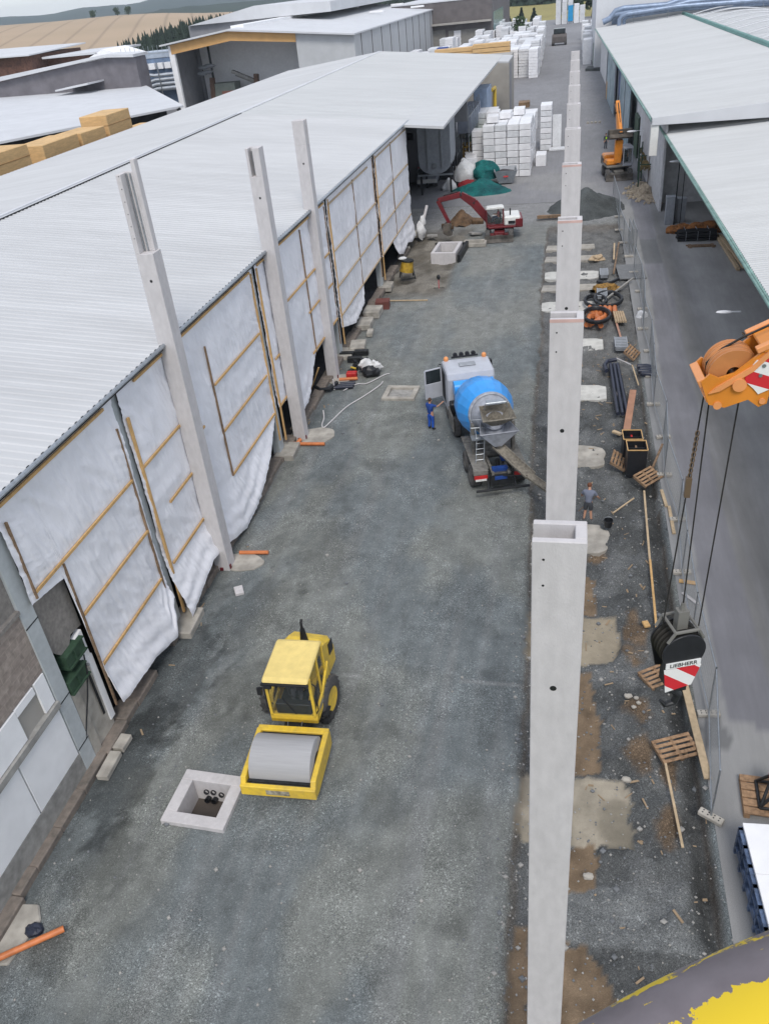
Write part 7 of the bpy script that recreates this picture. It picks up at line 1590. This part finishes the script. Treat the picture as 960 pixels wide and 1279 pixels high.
# ================================================================ TREES AND HEDGES
def tree(loc, h, w_, seed, label, mat=leaf_m, group='trees beyond the storage field', conifer=False, nleaf=900, ls=.5):
    t = thing('conifer_tree' if conifer else 'leafy_tree', label, 'tree', loc, 0, group); rnd = random.Random(seed)
    m = MB(); m.tube([(0, 0, 0), (.05 * w_, 0, h * .35), (0, .03 * w_, h * .8)], [w_ * .06, w_ * .045, w_ * .015], 7)
    for k in range(6):
        a = k * 1.05; m.tube([(0, 0, h * (.3 + .07 * k)), (w_ * .3 * math.cos(a), w_ * .3 * math.sin(a), h * (.45 + .07 * k))], [w_ * .025, w_ * .008], 5)
    m.build('trunk', bark_m, t)
    m = MB(); lobes = [(rnd.uniform(-.28, .28) * w_, rnd.uniform(-.28, .28) * w_, h * rnd.uniform(.42, .82), w_ * rnd.uniform(.16, .30)) for _ in range(11)]
    for k in range(nleaf):
        if conifer:
            z = rnd.random() ** 1.3; rr = (1 - z) * w_ * .5 * rnd.uniform(.55, 1.05); a = rnd.uniform(0, 2 * PI); p = Vector((rr * math.cos(a), rr * math.sin(a), h * (.08 + .92 * z)))
        else:
            lx, ly, lz, lr = lobes[k % 11]; v = Vector((rnd.gauss(0, 1), rnd.gauss(0, 1), rnd.gauss(0, 1))).normalized() * lr * rnd.uniform(.6, 1.1); p = Vector((lx, ly, lz)) + v
        s_ = ls * rnd.uniform(.5, 1.3); x_ = Vector((rnd.gauss(0, 1), rnd.gauss(0, 1), rnd.gauss(0, .6))).normalized(); y_ = x_.orthogonal().normalized()
        m.add([tuple(p - x_ * s_), tuple(p + y_ * s_ * .6), tuple(p + x_ * s_), tuple(p - y_ * s_ * .6 - Vector((0, 0, s_ * .3)))], [(0, 1, 2), (0, 2, 3)])
    m.build('crown', mat, t); return t
tree((6.5, 418, 0), 11, 9, 1, 'broad dark green tree at the far right end of the yard', nleaf=1400)
tree((13, 424, 0), 13, 10, 2, 'tall tree half hidden behind the tall white building', nleaf=1400)
tree((.5, 440, 0), 9, 6, 3, 'lighter green tree left of the broad dark tree', nleaf=1000)
tree((-6, 425, 0), 6.5, 5, 4, 'round dark bush tree at the left of the far road end', nleaf=800)
tree((-17.5, 404, 0), 6, 4, 5, 'small conifer nearest the far road end', conifer_m, conifer=True, nleaf=700)
tree((-23, 408, 0), 6.4, 4, 6, 'small conifer second from the far road end', conifer_m, conifer=True, nleaf=700)
tree((-29, 412, 0), 5.5, 4, 7, 'small conifer by the teal glass front', conifer_m, conifer=True, nleaf=700)
tree((-16.5, 292, 0), 9, 5, 8, 'lone leafy tree growing between the package stacks', nleaf=800, ls=.4)
def woodland(name, label, pts, hmin, hmax, n, seed, z0=0., spread=12, mat=conifer_m):
    rnd = random.Random(seed); m = MB()
    for k in range(n):
        t = k / n * (len(pts) - 1); i = int(t); a = Vector(pts[i]).lerp(Vector(pts[min(i + 1, len(pts) - 1)]), t - i); x = a.x + rnd.uniform(-spread, spread) * .3; y = a.y + rnd.uniform(0, spread); z = a.z; h = rnd.uniform(hmin, hmax); r = h * rnd.uniform(.2, .32)
        for q in range(4):
            zz = z + h * (.05 + .23 * q); m.cyl((x + rnd.uniform(-.3, .3), y, zz), (x, y, zz + h * .36), r * (1 - .22 * q) * rnd.uniform(.8, 1.1), .05, 7, cap=False)
    return tag(m.build(name, mat), label, 'woodland', kind='stuff')
woodland('woodland', 'dark conifer wood standing along the edge of the harvested field', [(-206, 400, -1), (-196, 404, 2), (-186, 408, 4), (-176, 412, 6), (-160, 420, 6), (-140, 430, 5)], 6, 9, 420, 1, spread=26)
woodland('hedge', 'low dark hedge at the foot of the harvested field behind the brick warehouse', [(-255, 372, 1.5), (-235, 384, 1.2), (-222, 392, 0), (-212, 398, -1)], 3.5, 6, 170, 2, spread=10)
woodland('woodland', 'big dark wood filling the slope beyond the far yard', [(-125, 600, 2), (-95, 600, 2), (-60, 600, 1), (-30, 600, 0), (0, 600, -1), (25, 600, -2)], 9, 15, 800, 3, spread=90)
for i, (x, y) in enumerate(((-470, 872), (-450, 884), (-441, 890), (-600, 820))):
    tree((x, y, 17.5), 8, 7, 20 + i, 'lone dark tree on the crest of the harvested field', leaf_m, 'lone trees on the field crest', nleaf=420, ls=.7)

# ================================================================ HAZE
hz = bpy.data.materials.new('haze'); hz.use_nodes = True; t = hz.node_tree
for n_ in list(t.nodes):
    if n_.type == 'BSDF_PRINCIPLED': t.nodes.remove(n_)
out = [n_ for n_ in t.nodes if n_.type == 'OUTPUT_MATERIAL'][0]; pv = t.nodes.new('ShaderNodeVolumePrincipled')
pv.inputs['Color'].default_value = (.80, .90, 1, 1); pv.inputs['Density'].default_value = .00013; pv.inputs['Anisotropy'].default_value = .2
t.links.new(pv.outputs[0], out.inputs['Volume'])
m = MB(); m.box(-4600, -3200, -14, 4600, 4700, 100); o = m.build('haze', hz); o['kind'] = 'stuff'
